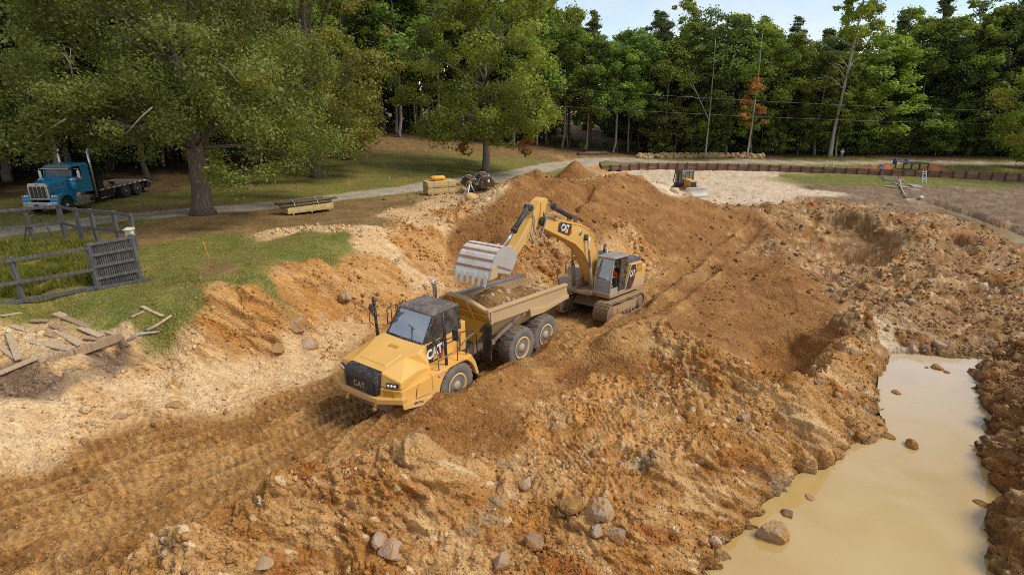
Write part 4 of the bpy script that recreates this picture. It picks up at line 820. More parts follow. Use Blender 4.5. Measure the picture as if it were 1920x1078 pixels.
def big_wheel(parent, cx, cy, cz, r, w, side, steer=0.0, rim_r=.43, seed=0):
    """side=+1: outer face towards +y; wheel > tyre, hub"""
    sgn = side; m = MB()
    m.lathe([(rim_r + .05, -w * .5), (rim_r + .03, -w * .1), (rim_r * .92, w * .28), (rim_r * .95, w * .46), (rim_r + .055, w * .47), (rim_r + .055, w * .50), (rim_r + .012, w * .515), (rim_r * .90, w * .46), (rim_r * .80, w * .30), (rim_r * .52, w * .24), (rim_r * .5, w * .24), (.02, w * .24)], (0, 0, 0), 'y', 28)
    if sgn < 0: m.xf(lambda p: Vector((p.x, -p.y, p.z)))
    wh = m.build('wheel', M_RIM, parent); wh.location = (cx, cy, cz); wh.rotation_euler = (0, random.random() * .0, steer)
    t = MB(); ri = rim_r + .05
    prof = [(ri, -w * .44), (ri + .05, -w * .49), (r * .80, -w * .52), (r * .93, -w * .49), (r * .975, -w * .42), (r * .98, 0), (r * .975, w * .42), (r * .93, w * .49), (r * .80, w * .52), (ri + .05, w * .49), (ri, w * .44)]
    t.lathe(prof, (0, 0, 0), 'y', 40); t.build('tyre', M_TYRE, wh)
    g = MB(); n = 22
    for sd in (-1, 1):
        for k in range(n):
            a = 2 * math.pi * (k + (.5 if sd > 0 else 0)) / n
            P = []
            for rr, ew in ((r * .955, 1.0), (r * 1.005, .9)):
                for da, yy in ((-.075, .02), (.055, .02), (.135, .47), (-.005 + .0, .47)):
                    aa = a + da * ew + (0.02 if ew < 1 else 0); P.append((rr * (1 if yy < .4 else .985) * math.cos(aa), sd * w * yy, rr * (1 if yy < .4 else .985) * math.sin(aa)))
            g.hexa(P)
            P = []
            for rr, y2 in ((.90, .505), (.99, .46)):   # shoulder of the lug
                for da in (-.005, .135):
                    for yq in ((.47, y2) if rr < .95 else (.40, y2)): P.append((r * rr * math.cos(a + da), sd * w * yq, r * rr * math.sin(a + da)))
            P = [P[0], P[1], P[3], P[2], P[4], P[5], P[7], P[6]]; g.hexa(P)
    g.build('tread_lugs', M_TREAD, wh, kind='stuff')
    h = MB(); yo = sgn * w * .24
    h.lathe([(.23, 0), (.22, sgn * .10), (.16, sgn * .15), (.15, sgn * .17), (.02, sgn * .17)], (0, yo, 0), 'y', 18); h.build('hub', M_HUB, wh)
    nb = MB()
    for k in range(12):
        a = 2 * math.pi * k / 12; nb.lathe([(.022, 0), (.022, sgn * .04), (.004, sgn * .042)], (.30 * math.cos(a), yo, .30 * math.sin(a)), 'y', 6)
    nb.build('wheel_nuts', M_MUD, wh, kind='stuff'); return wh
def seat(parent, x, y, z, s=1.0, mat=None):
    m = MB(); m.prism([(-.26 * s, 0), (.26 * s, .02), (.28 * s, .12), (-.24 * s, .12)], 'y', y - .25 * s, y + .25 * s); m.xf(lambda p: Vector((p.x + x, p.y, p.z + z)))
    q = MB(); q.prism([(-.26 * s, .1), (-.14 * s, .1), (-.26 * s, .78 * s), (-.36 * s, .78 * s)], 'y', y - .23 * s, y + .23 * s); q.xf(lambda p: Vector((p.x + x, p.y, p.z + z)))
    m.add(q.v, q.f); return m.build('seat', mat or M_INT, parent, bevel=.03)

def person(loc, yaw, pose, shirt, trousers, label, hair=None, hat=None, shirt_name='shirt', parent=None, scale=1.0, vest=None, skin_c=(.42, .24, .16)):
    """one continuous skinned body from joints, faces coloured by clothing; pose maps joint name -> (x fwd, y left, z up)"""
    J = dict(pose); t = thing('person', label, 'person', loc, yaw) if parent is None else parent
    order = ['pelvis', 'waist', 'chest', 'neck', 'skull', 'crown', 'shL', 'elL', 'wrL', 'haL', 'shR', 'elR', 'wrR', 'haR', 'hipL', 'knL', 'anL', 'toL', 'hipR', 'knR', 'anR', 'toR']
    rad = dict(pelvis=(.15, .12), waist=(.145, .11), chest=(.17, .12), neck=(.055, .055), skull=(.085, .085), crown=(.07, .075), shL=(.06,) * 2, elL=(.047,) * 2, wrL=(.032,) * 2, haL=(.036, .022), hipL=(.088,) * 2, knL=(.062,) * 2, anL=(.045,) * 2, toL=(.042, .035))
    ed = [('pelvis', 'waist'), ('waist', 'chest'), ('chest', 'neck'), ('neck', 'skull'), ('skull', 'crown')]
    for s in 'LR': ed += [('chest', 'sh' + s), ('sh' + s, 'el' + s), ('el' + s, 'wr' + s), ('wr' + s, 'ha' + s), ('pelvis', 'hip' + s), ('hip' + s, 'kn' + s), ('kn' + s, 'an' + s), ('an' + s, 'to' + s)]
    me = bpy.data.meshes.new('person_body'); me.from_pydata([Vector(J[k]) * scale for k in order], [(order.index(a), order.index(b)) for a, b in ed], [])
    o = bpy.data.objects.new('body', me); COL.objects.link(o); sm = o.modifiers.new('skin', 'SKIN'); 
    for i, k in enumerate(order):
        q = rad.get(k) or rad[k[:-1] + 'L']; me.skin_vertices[0].data[i].radius = (q[0] * scale, q[1] * scale)
    me.skin_vertices[0].data[0].use_root = True; ss = o.modifiers.new('sub', 'SUBSURF'); ss.levels = 2; ss.render_levels = 2
    m2 = bpy.data.meshes.new_from_object(o.evaluated_get(bpy.context.evaluated_depsgraph_get())); bpy.data.objects.remove(o)
    sk = plain('skin_' + label[:6], skin_c, .6, 0, .1); ms = [sk, plain('shirt_' + label[:6], shirt, .85, 0, .3, 20), plain('trousers_' + label[:6], trousers, .85, 0, .3, 20), plain('boots_' + label[:6], (.05, .035, .025), .8)]
    m2.materials.clear(); [m2.materials.append(k) for k in ms]
    seg = {e: (Vector(J[e[0]]) * scale, Vector(J[e[1]]) * scale) for e in ed}
    def region(e):
        a, b = e
        if a in ('neck', 'skull') or a.startswith('wr'): return 0
        if a[:2] == 'el': return 0 if vest is None else 1
        if a == 'pelvis' and b.startswith('hip') or a.startswith(('hip', 'kn')): return 2
        if a.startswith('an'): return 3
        return 1
    for p in m2.polygons:
        c = Vector(p.center); best = None
        for e, (a, b) in seg.items():
            d = b - a; tt = max(0, min(1, (c - a).dot(d) / max(d.length_squared, 1e-9))); ds = (c - a - d * tt).length / (rad.get(e[0]) or rad[e[0][:-1] + 'L'])[0]
            if best is None or ds < best[0]: best = (ds, e)
        p.material_index = region(best[1]); p.use_smooth = True
    b = bpy.data.objects.new('body', m2); COL.objects.link(b); b.parent = t
    # head details: face, hair or hat; hands with fingers
    sk_, cr = Vector(J['skull']) * scale, Vector(J['crown']) * scale; f = Vector(pose.get('face', (1, 0, 0))).normalized(); l = Vector((0, 0, 1)).cross(f).normalized(); u = f.cross(l)
    fm = MB(); mid = sk_.lerp(cr, .55); fm.ball(tuple(mid + f * .105 * scale - u * .015 * scale), (.018 * scale, .015 * scale, .026 * scale), 6, 4)
    for s in (-1, 1): fm.ball(tuple(mid + l * s * .095 * scale), (.02 * scale, .012 * scale, .032 * scale), 6, 4)
    fm.build('nose_and_ears', sk, t, kind='stuff')
    ey = MB(); [ey.ball(tuple(mid + f * .088 * scale + l * s * .034 * scale + u * .03 * scale), .012 * scale, 6, 4) for s in (-1, 1)]; ey.ball(tuple(mid + f * .085 * scale - u * .06 * scale), (.012 * scale, .026 * scale, .007 * scale), 6, 4); ey.build('eyes_and_mouth', M_INT, t, kind='stuff')
    hm = MB(); hm.ball(tuple(sk_.lerp(cr, .8) - f * .012 * scale + u * .03 * scale), (.102 * scale, .098 * scale, .085 * scale), 12, 7)
    if hat:
        hm.prism([(.09 * scale, -.01), (.09 * scale, .008), (.19 * scale, .0), (.19 * scale, -.012)], 'y', -.07 * scale, .07 * scale) if False else None
        q = MB(); q.lathe([(.15 * scale, 0), (.155 * scale, .008), (.10 * scale, .02), (.02, .02)], tuple(sk_.lerp(cr, .8) + f * .03 * scale + u * .02 * scale), 'z', 14); hm.add(q.v, q.f, True); hm.build('hard_hat', hat, t)
    else: hm.build('hair', hair or M_INT, t)
    for s in 'LR':
        h, w = Vector(J['ha' + s]) * scale, Vector(J['wr' + s]) * scale; d = (h - w).normalized(); a = d.cross(Vector((0, 0, 1)) if abs(d.z) < .9 else f).normalized(); n = a.cross(d); k = MB()
        for i, ln in enumerate((.062, .075, .07, .055)):
            b0 = h + d * .01 * scale + a * (i - 1.5) * .019 * scale; k.tube([b0, b0 + d * ln * .55 * scale, b0 + (d * ln * .85 - n * .025) * scale], [.0095 * scale, .009 * scale, .007 * scale], 5)
        b0 = w.lerp(h, .55) + a * (.03 if s == 'L' else -.03) * scale; k.tube([b0, b0 + (a * (.028 if s == 'L' else -.028) + d * .03) * scale, b0 + (a * (.03 if s == 'L' else -.03) + d * .06) * scale], [.011 * scale, .010 * scale, .008 * scale], 5); k.build('fingers', sk, t, kind='stuff')
    return t
def sit_pose(sx=0.0, reach=.42, hand_z=.36):
    return dict(pelvis=(0, 0, .10), waist=(-.02, 0, .28), chest=(-.03, 0, .50), neck=(-.01, 0, .64), skull=(.03, 0, .73), crown=(.035, 0, .84), shL=(-.03, .20, .55), elL=(.10, .26, .30), wrL=(reach - .08, .19, hand_z), haL=(reach, .16, hand_z + .01), shR=(-.03, -.20, .55), elR=(.10, -.26, .30), wrR=(reach - .08, -.19, hand_z), haR=(reach, -.16, hand_z + .01),
                hipL=(.05, .10, .08), knL=(.46, .14, .12), anL=(.56, .14, -.28), toL=(.72, .15, -.32), hipR=(.05, -.10, .08), knR=(.46, -.14, .12), anR=(.56, -.14, -.28), toR=(.72, -.15, -.32))

# ------------------------------------------------------------------ articulated haul truck
def haul_truck():
    T = thing('dump_truck', 'yellow six-wheeled articulated dump truck with a black grille, being loaded on the haul road', 'dump truck', (-3.09, 18.6, 0.0), R(234.1))
    # bonnet: broad sloping nose, raised middle, cut back towards the cab
    V = [(2.56, -1.42, 2.10), (2.70, -.74, 2.25), (2.70, .74, 2.25), (2.56, 1.42, 2.06), (1.75, -1.38, 2.26), (1.75, -.86, 2.48), (1.75, .86, 2.48), (1.75, 1.38, 2.14), (1.12, -1.30, 2.03), (1.42, -1.06, 2.54), (1.42, 1.06, 2.54), (1.12, 1.30, 2.00), (.93, -.90, 2.63), (.93, .90, 2.63),
         (2.56, -1.44, 1.80), (2.78, -.76, 1.80), (2.78, .76, 1.80), (2.56, 1.44, 1.80), (1.12, -1.34, 1.70), (1.12, 1.34, 1.70), (.93, -.92, 1.70), (.93, .92, 1.70), (1.06, -1.04, 2.60), (1.06, 1.04, 2.60)]
    F = [(0, 1, 5, 4), (1, 2, 6, 5), (2, 3, 7, 6), (4, 5, 9, 8), (5, 6, 10, 9), (6, 7, 11, 10), (9, 10, 13, 12), (9, 12, 22), (10, 23, 13), (8, 9, 22), (11, 23, 10), (8, 22, 12, 20, 18), (11, 19, 21, 13, 23), (12, 13, 21, 20), (0, 14, 15, 1), (1, 15, 16, 2), (2, 16, 17, 3), (0, 4, 8, 18, 14), (3, 17, 19, 11, 7), (14, 18, 20, 21, 19, 17, 16, 15)]
    bon = MB().add(V, F).build('bonnet', M_YEL, T, bevel=.035)
    p = MB().hexa([(2.42, -.62, 2.315), (2.42, .62, 2.315), (1.72, .70, 2.495), (1.72, -.70, 2.495), (2.40, -.58, 2.345), (2.40, .58, 2.345), (1.75, .66, 2.52), (1.75, -.66, 2.52)]); p.build('bonnet_bulge', M_YEL, bon, bevel=.02)
    v = MB(); [v.hexa([(1.55, y0, 2.52), (1.55, y1, 2.52), (1.43, y1, 2.545), (1.43, y0, 2.545), (1.55, y0, 2.535), (1.55, y1, 2.535), (1.43, y1, 2.56), (1.43, y0, 2.56)]) for y0, y1 in ((-.20, .02), (.04, .22))]; v.build('bonnet_vent', M_LENS, bon)
    # nose below the bonnet with headlamp recesses
    n = MB()
    n.add([(2.55, -1.46, 1.78), (2.80, -.78, 1.78), (2.80, .78, 1.78), (2.55, 1.46, 1.78), (1.15, 1.48, 1.78), (1.15, -1.48, 1.78), (2.60, -1.48, 1.36), (2.86, -.78, 1.36), (2.86, .78, 1.36), (2.60, 1.48, 1.36), (1.24, 1.50, .84), (1.24, -1.50, .84)],
          [(0, 1, 2, 3, 4, 5), (11, 10, 9, 8, 7, 6), (0, 6, 7, 1), (1, 7, 8, 2), (2, 8, 9, 3), (3, 9, 10, 4), (4, 10, 11, 5), (5, 11, 6, 0)])
    nose = n.build('nose', M_YEL, T, bevel=.03)
    # side panels: step recess outlines, decals and hatch
    for s in (1, -1):
        q = MB().prism([(2.02, 1.30), (1.95, 1.62), (1.80, 1.76), (1.32, 1.80), (1.32, 1.20)], 'y', s * 1.495, s * 1.525); q.build('side_hatch', M_YEL, T, bevel=.015)
        q = MB().prism([(2.62, 1.36), (2.60, 1.17), (1.27, .80), (1.25, 1.06), (2.0, 1.27)], 'y', s * 1.50, s * 1.545); q.build('side_skirt', M_YEL, T, bevel=.015)
        q = MB().prism([(.98, 1.60), (.62, 1.60), (.62, 1.68), (.98, 1.68)], 'y', s * 1.515, s * 1.523); q.build('warning_decal', M_RED, T)
        q = MB().prism([(.94, 1.625), (.66, 1.625), (.66, 1.655), (.94, 1.655)], 'y', s * 1.523, s * 1.527); q.build('warning_decal', M_WHT, T)
        if s > 0: lettering('EJECTOR', .10, frame((1.95, 1.548, 1.145), (-1, 0, -.26), (0, 0, 1)), M_DRK, T, .002)
        def corner(u, w, d):    # on the raked corner face between grille and flank
            a = Vector((2.815, s * .80, 0)); b = Vector((2.575, s * 1.45, 0)); q = a.lerp(b, u); nn = Vector((.93, s * .34, 0)); return (q.x + nn.x * d, q.y + nn.y * d, w)
        def cbox(u0, u1, z0, z1, d0, d1): return MB().hexa([corner(u0, z0, d0), corner(u1, z0, d0), corner(u1, z0, d1), corner(u0, z0, d1), corner(u0, z1, d0), corner(u1, z1, d0), corner(u1, z1, d1), corner(u0, z1, d1)])
        h = cbox(.28, .86, 1.86, 2.00, -.03, .02).build('headlight', M_BLK, T)
        for k in range(3): c = corner(.38 + .16 * k, 1.93, .02); MB().ball(c, (.045, .05, .05), 10, 6).build('lamp', M_LAMP, h)
        cbox(.10, .66, 1.47, 1.70, -.03, .012).build('corner_lens', M_LENS, T, bevel=.01)
        cbox(.02, .98, 1.74, 1.80, .0, .05).build('lamp_lip', M_YEL, T, bevel=.012); cbox(.02, .98, 1.40, 1.45, .0, .05).build('lamp_lip', M_YEL, T, bevel=.012); cbox(.66, .74, 1.45, 1.74, .0, .04).build('lamp_lip', M_YEL, T, bevel=.01)
    # grille
    g = MB().prism([(2.60, 2.27), (2.84, 2.24), (2.96, 2.14), (3.00, 2.0), (2.99, 1.52), (2.70, 1.50)], 'y', -.745, .745); gr = g.build('grille', M_GRL, T, bevel=.03)
    MB().box(2.985, 3.012, -.66, -.58, 1.56, 1.98).box(2.985, 3.012, .58, .66, 1.56, 1.98).box(2.985, 3.012, -.58, .58, 1.92, 1.98).box(2.985, 3.012, -.58, .58, 1.54, 1.60).build('grille_frame', M_DRK, gr)
    for k in range(7): MB().box(2.985, 3.004, -.57, .57, 1.62 + .042 * k, 1.645 + .042 * k).build('slat', M_DRK, gr)
    lettering('CAT', .27, frame((3.016, .0, 1.78), (0, 1, 0), (0, 0, 1)), M_CHR, gr, .006)
    # bumper lip, tow eyes
    o_ = [(2.42, -1.60), (2.76, -1.60), (3.08, -.86), (3.10, 0), (3.06, .84), (2.62, 1.53), (2.42, 1.54)]
    b = MB().prism(o_, 'z', 1.33, 1.545).build('bumper', M_YEL2, T, bevel=.04)
    for y in (-.62, .68): MB().tube([(2.75, y, 1.34), (2.95, y, 1.26), (3.02, y, 1.16)], [.07, .06, .05], 8).ball((3.03, y, 1.12), .075, 8, 6).build('tow_eye', M_YEL2, T)
    MB().box(1.2, 2.6, -1.0, 1.0, .80, 1.30).build('belly_guard', M_MUD, T)
    # mudguards over the front wheels, decks, wheel boxes
    arc = [(.98 * math.cos(R(a)), .82 + .98 * math.sin(R(a))) for a in range(172, 4, -12)]
    for s in (1, -1):
        poly = [(1.26, .84), (1.26, 1.80), (1.12, 1.84), (.98, 1.79), (-.10, 1.76), (-.74, 1.80), (-.98, 1.42), (-1.16, .90), (-1.06, .86)] + arc[:-1] + [(1.0, .86)]
        MB().prism(poly, 'y', s * .93, s * 1.51).build('mudguard', M_YEL, T, bevel=.03)
        MB().box(-.95, 1.0, s * .80, s * .90, .7, 1.7).build('wheel_box', M_DRK, T)
        MB().box(-1.13, -1.08, s * .98, s * 1.48, .42, .92).build('mud_flap', M_RUB, T)
    for s in (1, -1):
        big_wheel(T, 0, s * 1.17, .85, .86, .62, s, R(0), .43)
    # cab
    c = MB().prism([(.93, 1.70), (.93, 2.61), (-.86, 2.60), (-.90, 2.82), (-1.16, 2.80), (-1.18, 1.70)], 'y', -.90, .90); cab = c.build('cab', M_YEL, T, bevel=.025)
    MB().prism([(-.86, 2.60), (-.90, 3.40), (-.98, 3.40), (-.96, 2.80)], 'y', -.84, .84) if False else None
    rf = MB(); rf.loft([[(.40, -.80, 3.40), (.40, .80, 3.40), (-.93, .80, 3.40), (-.93, -.80, 3.40)], [(.42, -.83, 3.46), (.42, .83, 3.46), (-.95, .83, 3.46), (-.95, -.83, 3.46)], [(.34, -.79, 3.53), (.34, .79, 3.53), (-.90, .79, 3.52), (-.90, -.79, 3.52)], [(.05, -.5, 3.575), (.05, .5, 3.575), (-.65, .5, 3.56), (-.65, -.5, 3.56)]], False); rf.build('roof', M_ROOF, T, bevel=.03)
    for s in (1, -1):
        MB().tube([(.95, s * .87, 2.58), (.36, s * .79, 3.42)], .055, 6, False).build('pillar', M_BLK, T); MB().tube([(-.86, s * .88, 2.60), (-.90, s * .79, 3.42)], .06, 6, False).build('pillar', M_BLK, T)
        MB().hexa([(.86, s * .885, 2.60), (-.82, s * .89, 2.60), (-.82, s * .90, 2.60), (.86, s * .895, 2.60), (.33, s * .80, 3.42), (-.86, s * .80, 3.42), (-.86, s * .81, 3.42), (.33, s * .81, 3.42)]).build('side_window', M_GLD, T)
        MB().tube([(.10, s * .885, 2.60), (-.10, s * .81, 3.42)], .02, 5).build('window_bar', M_BLK, T)
    MB().hexa([(.955, -.82, 2.63), (.955, .82, 2.63), (.945, .82, 2.63), (.945, -.82, 2.63), (.385, -.74, 3.40), (.385, .74, 3.40), (.375, .74, 3.40), (.375, -.74, 3.40)]).build('windscreen', M_GLS, T)
    MB().tube([(.965, -.86, 2.62), (.99, 0, 2.62), (.965, .86, 2.62)], .05, 6).build('cowl', M_BLK, T)
    MB().tube([(.99, .35, 2.66), (.70, .1, 3.0)], .012, 5).tube([(.70, -.05, 3.02), (.74, .25, 2.95)], .014, 5).build('wiper', M_BLK, T)
    MB().hexa([(-.86, -.78, 2.65), (-.86, .78, 2.65), (-.87, .78, 2.65), (-.87, -.78, 2.65), (-.90, -.74, 3.40), (-.90, .74, 3.40), (-.91, .74, 3.40), (-.91, -.74, 3.40)]).build('rear_window', M_GLD, T)
    MB().prism([(.90, 2.56), (.88, 2.70), (.55, 2.78), (.45, 2.62)], 'y', -.78, .78).build('dashboard', M_INTG, T)
    MB().lathe([(.20, 0), (.22, .02), (.20, .04), (.185, .02)], (.36, 0, 2.78), 'z', 18).build('steering_wheel', M_INT, T); seat(T, -.25, 0, 2.30, 1.1)
    person((0, 0, 0), 0, sit_pose(0, .50, .42), (.62, .64, .68), (.08, .10, .16), 'driver in a pale shirt seated at the wheel of the dump truck', plain('dark_hair', (.03, .02, .015), .8)).parent = T
    d = [o for o in COL.objects if o.get('category') == 'person'][-1]; d.parent = None; d.matrix_world = T_mat(T) @ Matrix.Translation((-.22, 0, 2.36))
    # black emblem panel on the cab side
    for s in (1, -1):
        pn = MB().prism([(.86, 1.86), (.84, 2.56), (.02, 2.56), (.14, 1.86)], 'y', s * .905, s * .925).build('emblem_panel', M_BLK, T)
        MB().prism([(.22, 1.88), (.10, 1.88), (.01, 2.30), (.16, 2.10)], 'y', s * .926, s * .934).build('red_flash', M_RED, pn)
        if s > 0:
            lettering('CAT', .46, frame((.50, .930, 2.20), (-1, 0, .10), (.12, 0, 1)), M_WHT, pn, .004, off=.05, squash=.82)
            MB().prism([(.62, 1.93), (.30, 1.93), (.45, 2.16)], 'y', .934, .942).build('yellow_triangle', M_ORD, pn)
    # exhaust stack, posts, mirrors and handrails
    MB().tube([(-1.62, -1.0, 2.4), (-1.62, -1.0, 3.55), (-1.60, -1.0, 3.68), (-1.46, -1.0, 3.88)], .085, 10).build('exhaust_stack', M_CHR, T)
    for s in (1, -1):
        x0 = .36 if s > 0 else .98
        MB().tube([(x0, s * 1.32, 1.74), (x0 + .05, s * 1.34, 3.0), (x0 + .07, s * 1.30, 3.85 if s < 0 else 3.70)], [.055, .05, .04], 8).build('mirror_post', M_BLK, T)
        MB().obox((-.03 if s > 0 else .98, s * 1.42, 2.76 if s > 0 else 3.62), (.10, .22, .42 if s > 0 else .36), (0, 0, R(20 * s))).build('mirror', M_BLK, T, bevel=.03)
        MB().ball((.96 if s > 0 else 1.15, s * 1.40, 2.86 if s > 0 else 3.45), (.05, .13, .13), 10, 6).build('round_mirror', M_BLK, T)
        MB().tube([(x0 + .03, s * 1.33, 2.86), (.96 if s > 0 else 1.15, s * 1.38, 2.84 if s > 0 else 3.42)], .018, 5).tube([(x0 + .03, s * 1.33, 2.70), (-.02 if s > 0 else .98, s * 1.40, 2.72 if s > 0 else 3.6)], .018, 5).tube([(x0 + .03, s * 1.33, 2.55), (-.02 if s > 0 else 1.0, s * 1.40, 2.58 if s > 0 else 3.5)], .018, 5).build('mirror_arm', M_DRK, T)
        MB().tube([(.84, s * 1.42, 1.74), (.86, s * 1.42, 2.20), (.92, s * 1.38, 2.66)], .022, 6).tube([(-.09, s * 1.42, 1.76), (-.14, s * 1.42, 2.3), (-.20, s * 1.40, 2.62)], .024, 6).tube([(.87, s * 1.42, 2.12), (.50, s * 1.42, 2.14), (.20, s * 1.42, 2.17)], .03, 6).tube([(-.12, s * 1.42, 2.20), (-.6, s * 1.42, 2.42), (-1.0, s * 1.42, 2.5)], .028, 6).build('handrail', M_MUD, T)
        MB().tube([(-.62, s * 1.36, 1.76), (-.66, s * 1.36, 2.45), (-.95, s * 1.36, 2.62), (-1.20, s * 1.36, 2.3), (-1.22, s * 1.40, 1.35)], .024, 6).tube([(-.70, s * 1.0, 1.76), (-.74, s * 1.0, 2.5), (-.95, s * 1.34, 2.62)], .024, 6).tube([(-1.0, s * 1.36, 1.5), (-1.05, s * 1.36, 2.5)], .022, 6).build('rear_handrail', M_DRK, T)
    for k in range(2):
        x = .62 - .5 * k; MB().tube([(x, -1.2, 2.75), (x, -1.2, 3.28), (x - .1, -1.2, 3.36), (x - .42, -1.2, 3.36), (x - .44, -1.2, 2.75), (x, -1.2, 2.75)], .02, 6).tube([(x - .2, -1.2, 2.75), (x - .2, -1.2, 3.36)], .016, 5).build('platform_rail', M_DRK, T)
    MB().tube([(1.02, -1.44, 3.5), (1.2, -1.44, 3.3), (1.22, -1.44, 3.0), (1.05, -1.44, 2.8)], .016, 5).tube([(1.0, -1.40, 2.7), (1.1, -1.3, 2.62), (1.2, -1.2, 2.68), (1.1, -1.1, 2.74)], .012, 5).build('mirror_cable', M_DRK, T)
    MB().box(-1.05, .9, -1.46, -.92, 1.72, 1.78).build('side_deck', M_YEL2, T)
    # hitch, rear frame
    fr = MB(); fr.box(-1.30, 1.2, -.48, .48, .85, 1.40).lathe([(.34, -.45), (.34, .45)], (-1.45, 0, 1.25), 'z', 16); fr.build('front_frame', M_MUD, T)
    fr = MB(); fr.box(-6.3, -1.5, -.52, -.30, 1.05, 1.55).box(-6.3, -1.5, .30, .52, 1.05, 1.55).box(-2.4, -1.35, -.45, .45, .95, 1.35).box(-5.9, -3.4, -.7, .7, .7, 1.15).lathe([(.22, -1.0), (.22, 1.0)], (-3.88, 0, .9), 'y', 12).lathe([(.22, -1.0), (.22, 1.0)], (-5.54, 0, .9), 'y', 12); fr.build('rear_frame', M_MUD, T)
    hs = MB()
    for k in range(3): hs.tube([(-.9, .3 + .12 * k, 1.75), (-1.3, .42 + .12 * k, 1.95), (-1.8, .40 + .1 * k, 1.65), (-2.2, .35, 1.45)], .03, 6)
    hs.build('hydraulic_hose', M_DRK, T, kind='stuff')
    MB().box(-1.55, -.95, .15, .75, 1.45, 1.75).box(-1.5, -1.0, -.75, -.1, 1.45, 1.85).build('valve_box', M_DRK, T)
    # tipper body
    rot = R(-2.0); bm_ = lambda p: Vector(((p.x) * math.cos(rot) - p.y * math.sin(rot) - 1.35, (p.x) * math.sin(rot) + p.y * math.cos(rot), p.z))
    side = [(-.72, 2.92), (-6.08, 2.56), (-6.24, 1.98), (-4.20, 1.90), (-3.22, 2.22), (-.92, 2.39)]
    body = MB()
    for s in (1, -1): body.prism(side, 'y', s * 1.13, s * 1.21)
    # V hull under the side boards, floor and upswept tail
    def ring(x, zt, zb, yt, yb, t=0): return [(x, -yt, zt), (x, -yb, zb), (x, yb, zb), (x, yt, zt), (x, yt - .10, zt), (x, yb - .06, zb + .10), (x, -yb + .06, zb + .10), (x, -yt + .10, zt)]
    body.loft([ring(-.94, 2.42, 1.58, 1.17, .66), ring(-3.22, 2.26, 1.52, 1.17, .80), ring(-4.2, 2.0, 1.58, 1.17, .9), ring(-6.2, 2.05, 1.98, 1.17, 1.05)], False)
    body.xf(bm_); bd = body.build('tipper_body', M_BODY, T)
    for s in (1, -1):
        MB().hexa([(-.70, s * 1.10, 2.88), (-6.10, s * 1.10, 2.52), (-6.10, s * 1.27, 2.52), (-.70, s * 1.27, 2.88), (-.70, s * 1.10, 3.0), (-6.10, s * 1.10, 2.64), (-6.10, s * 1.27, 2.64), (-.70, s * 1.27, 3.0)]).xf(bm_).build('top_rail', M_YELD if s > 0 else worn('grey_rail', (.25, .25, .27), (.36, .25, .16), .3), bd, bevel=.02)
        MB().prism([(-3.30, 2.30), (-3.36, 1.92), (-4.25, 1.84), (-6.22, 1.93), (-6.24, 2.10), (-4.4, 2.05)], 'y', s * 1.20, s * 1.28).xf(bm_).build('side_wing', M_YELD, bd, bevel=.02)
        MB().box(-.99, -.88, s * 1.12, s * 1.26, 2.36, 2.95).xf(bm_).build('corner_post', M_YELD, bd, bevel=.015)
        cy = MB(); cy.tube([(-1.25, s * .98, 1.48), (-2.35, s * 1.04, 1.90)], .085, 10).tube([(-2.35, s * 1.04, 1.90), (-3.02, s * 1.06, 2.14)], .055, 10); cy.lathe([(.10, -.08), (.10, .08)], (-1.25, s * .98, 1.48), 'y', 10).lathe([(.11, -.09), (.11, .09)], (-3.05, s * 1.07, 2.15), 'y', 10); cy.xf(bm_).build('hoist_cylinder', M_MUD, T)
        MB().prism([(s * .68, 1.95), (s * .98, 2.36), (s * 1.26, 2.50), (s * 1.37, 2.40), (s * 1.33, 1.00), (s * .92, .90), (s * .92, 1.66)], 'x', -.80, -.76).xf(bm_).build('mud_flap', M_RUB, T)
    hbv = [(-.92, -1.2, 2.40), (-.92, 1.2, 2.40), (-.74, 1.2, 2.90), (-.50, .22, 3.33), (-.50, -.58, 3.33), (-.74, -1.2, 2.90)]
    off = Vector((-.09, 0, .03)); hb = MB().add(hbv + [tuple(Vector(q) + off) for q in hbv], [(0, 1, 2, 3, 4, 5), (11, 10, 9, 8, 7, 6)] + [(i, (i + 1) % 6, 6 + (i + 1) % 6, 6 + i) for i in range(6)])
    hb.xf(bm_); h_ = hb.build('headboard', worn('headboard_paint', (.56, .30, .025), (.42, .28, .13), .25, .5), T, bevel=.015)
    lip = MB(); q = [Vector(k) for k in (hbv[2], hbv[3], hbv[4], hbv[5])]
    for a, b in zip(q[:-1], q[1:]): lip.hexa([tuple(a + Vector((.05, 0, -.05))), tuple(b + Vector((.05, 0, -.05))), tuple(b + Vector((-.14, 0, -.05))), tuple(a + Vector((-.14, 0, -.05))), tuple(a + Vector((.05, 0, .05))), tuple(b + Vector((.05, 0, .05))), tuple(b + Vector((-.14, 0, .05))), tuple(a + Vector((-.14, 0, .05)))])
    lip.xf(bm_).build('headboard_lip', M_YELD, h_)
    lo = MB().hexa([(-.60, -.66, 1.56), (-.60, .66, 1.56), (-.70, .66, 1.56), (-.70, -.66, 1.56), (-.90, -1.19, 2.40), (-.90, 1.19, 2.40), (-1.0, 1.19, 2.40), (-1.0, -1.19, 2.40)]).xf(bm_); lo.build('lower_headboard', worn('headboard_paint', (.56, .30, .025), (.42, .28, .13), .25, .5), T)
    for y, z1 in ((-.45, 3.28), (.40, 3.20)): MB().hexa([(-.915, y - .05, 2.42), (-.915, y + .05, 2.42), (-.85, y + .04, 2.42), (-.85, y - .04, 2.42), (-.52, y - .05, z1), (-.52, y + .05, z1), (-.46, y + .04, z1), (-.46, y - .04, z1)]).xf(bm_).build('rib', M_YEL2, h_)
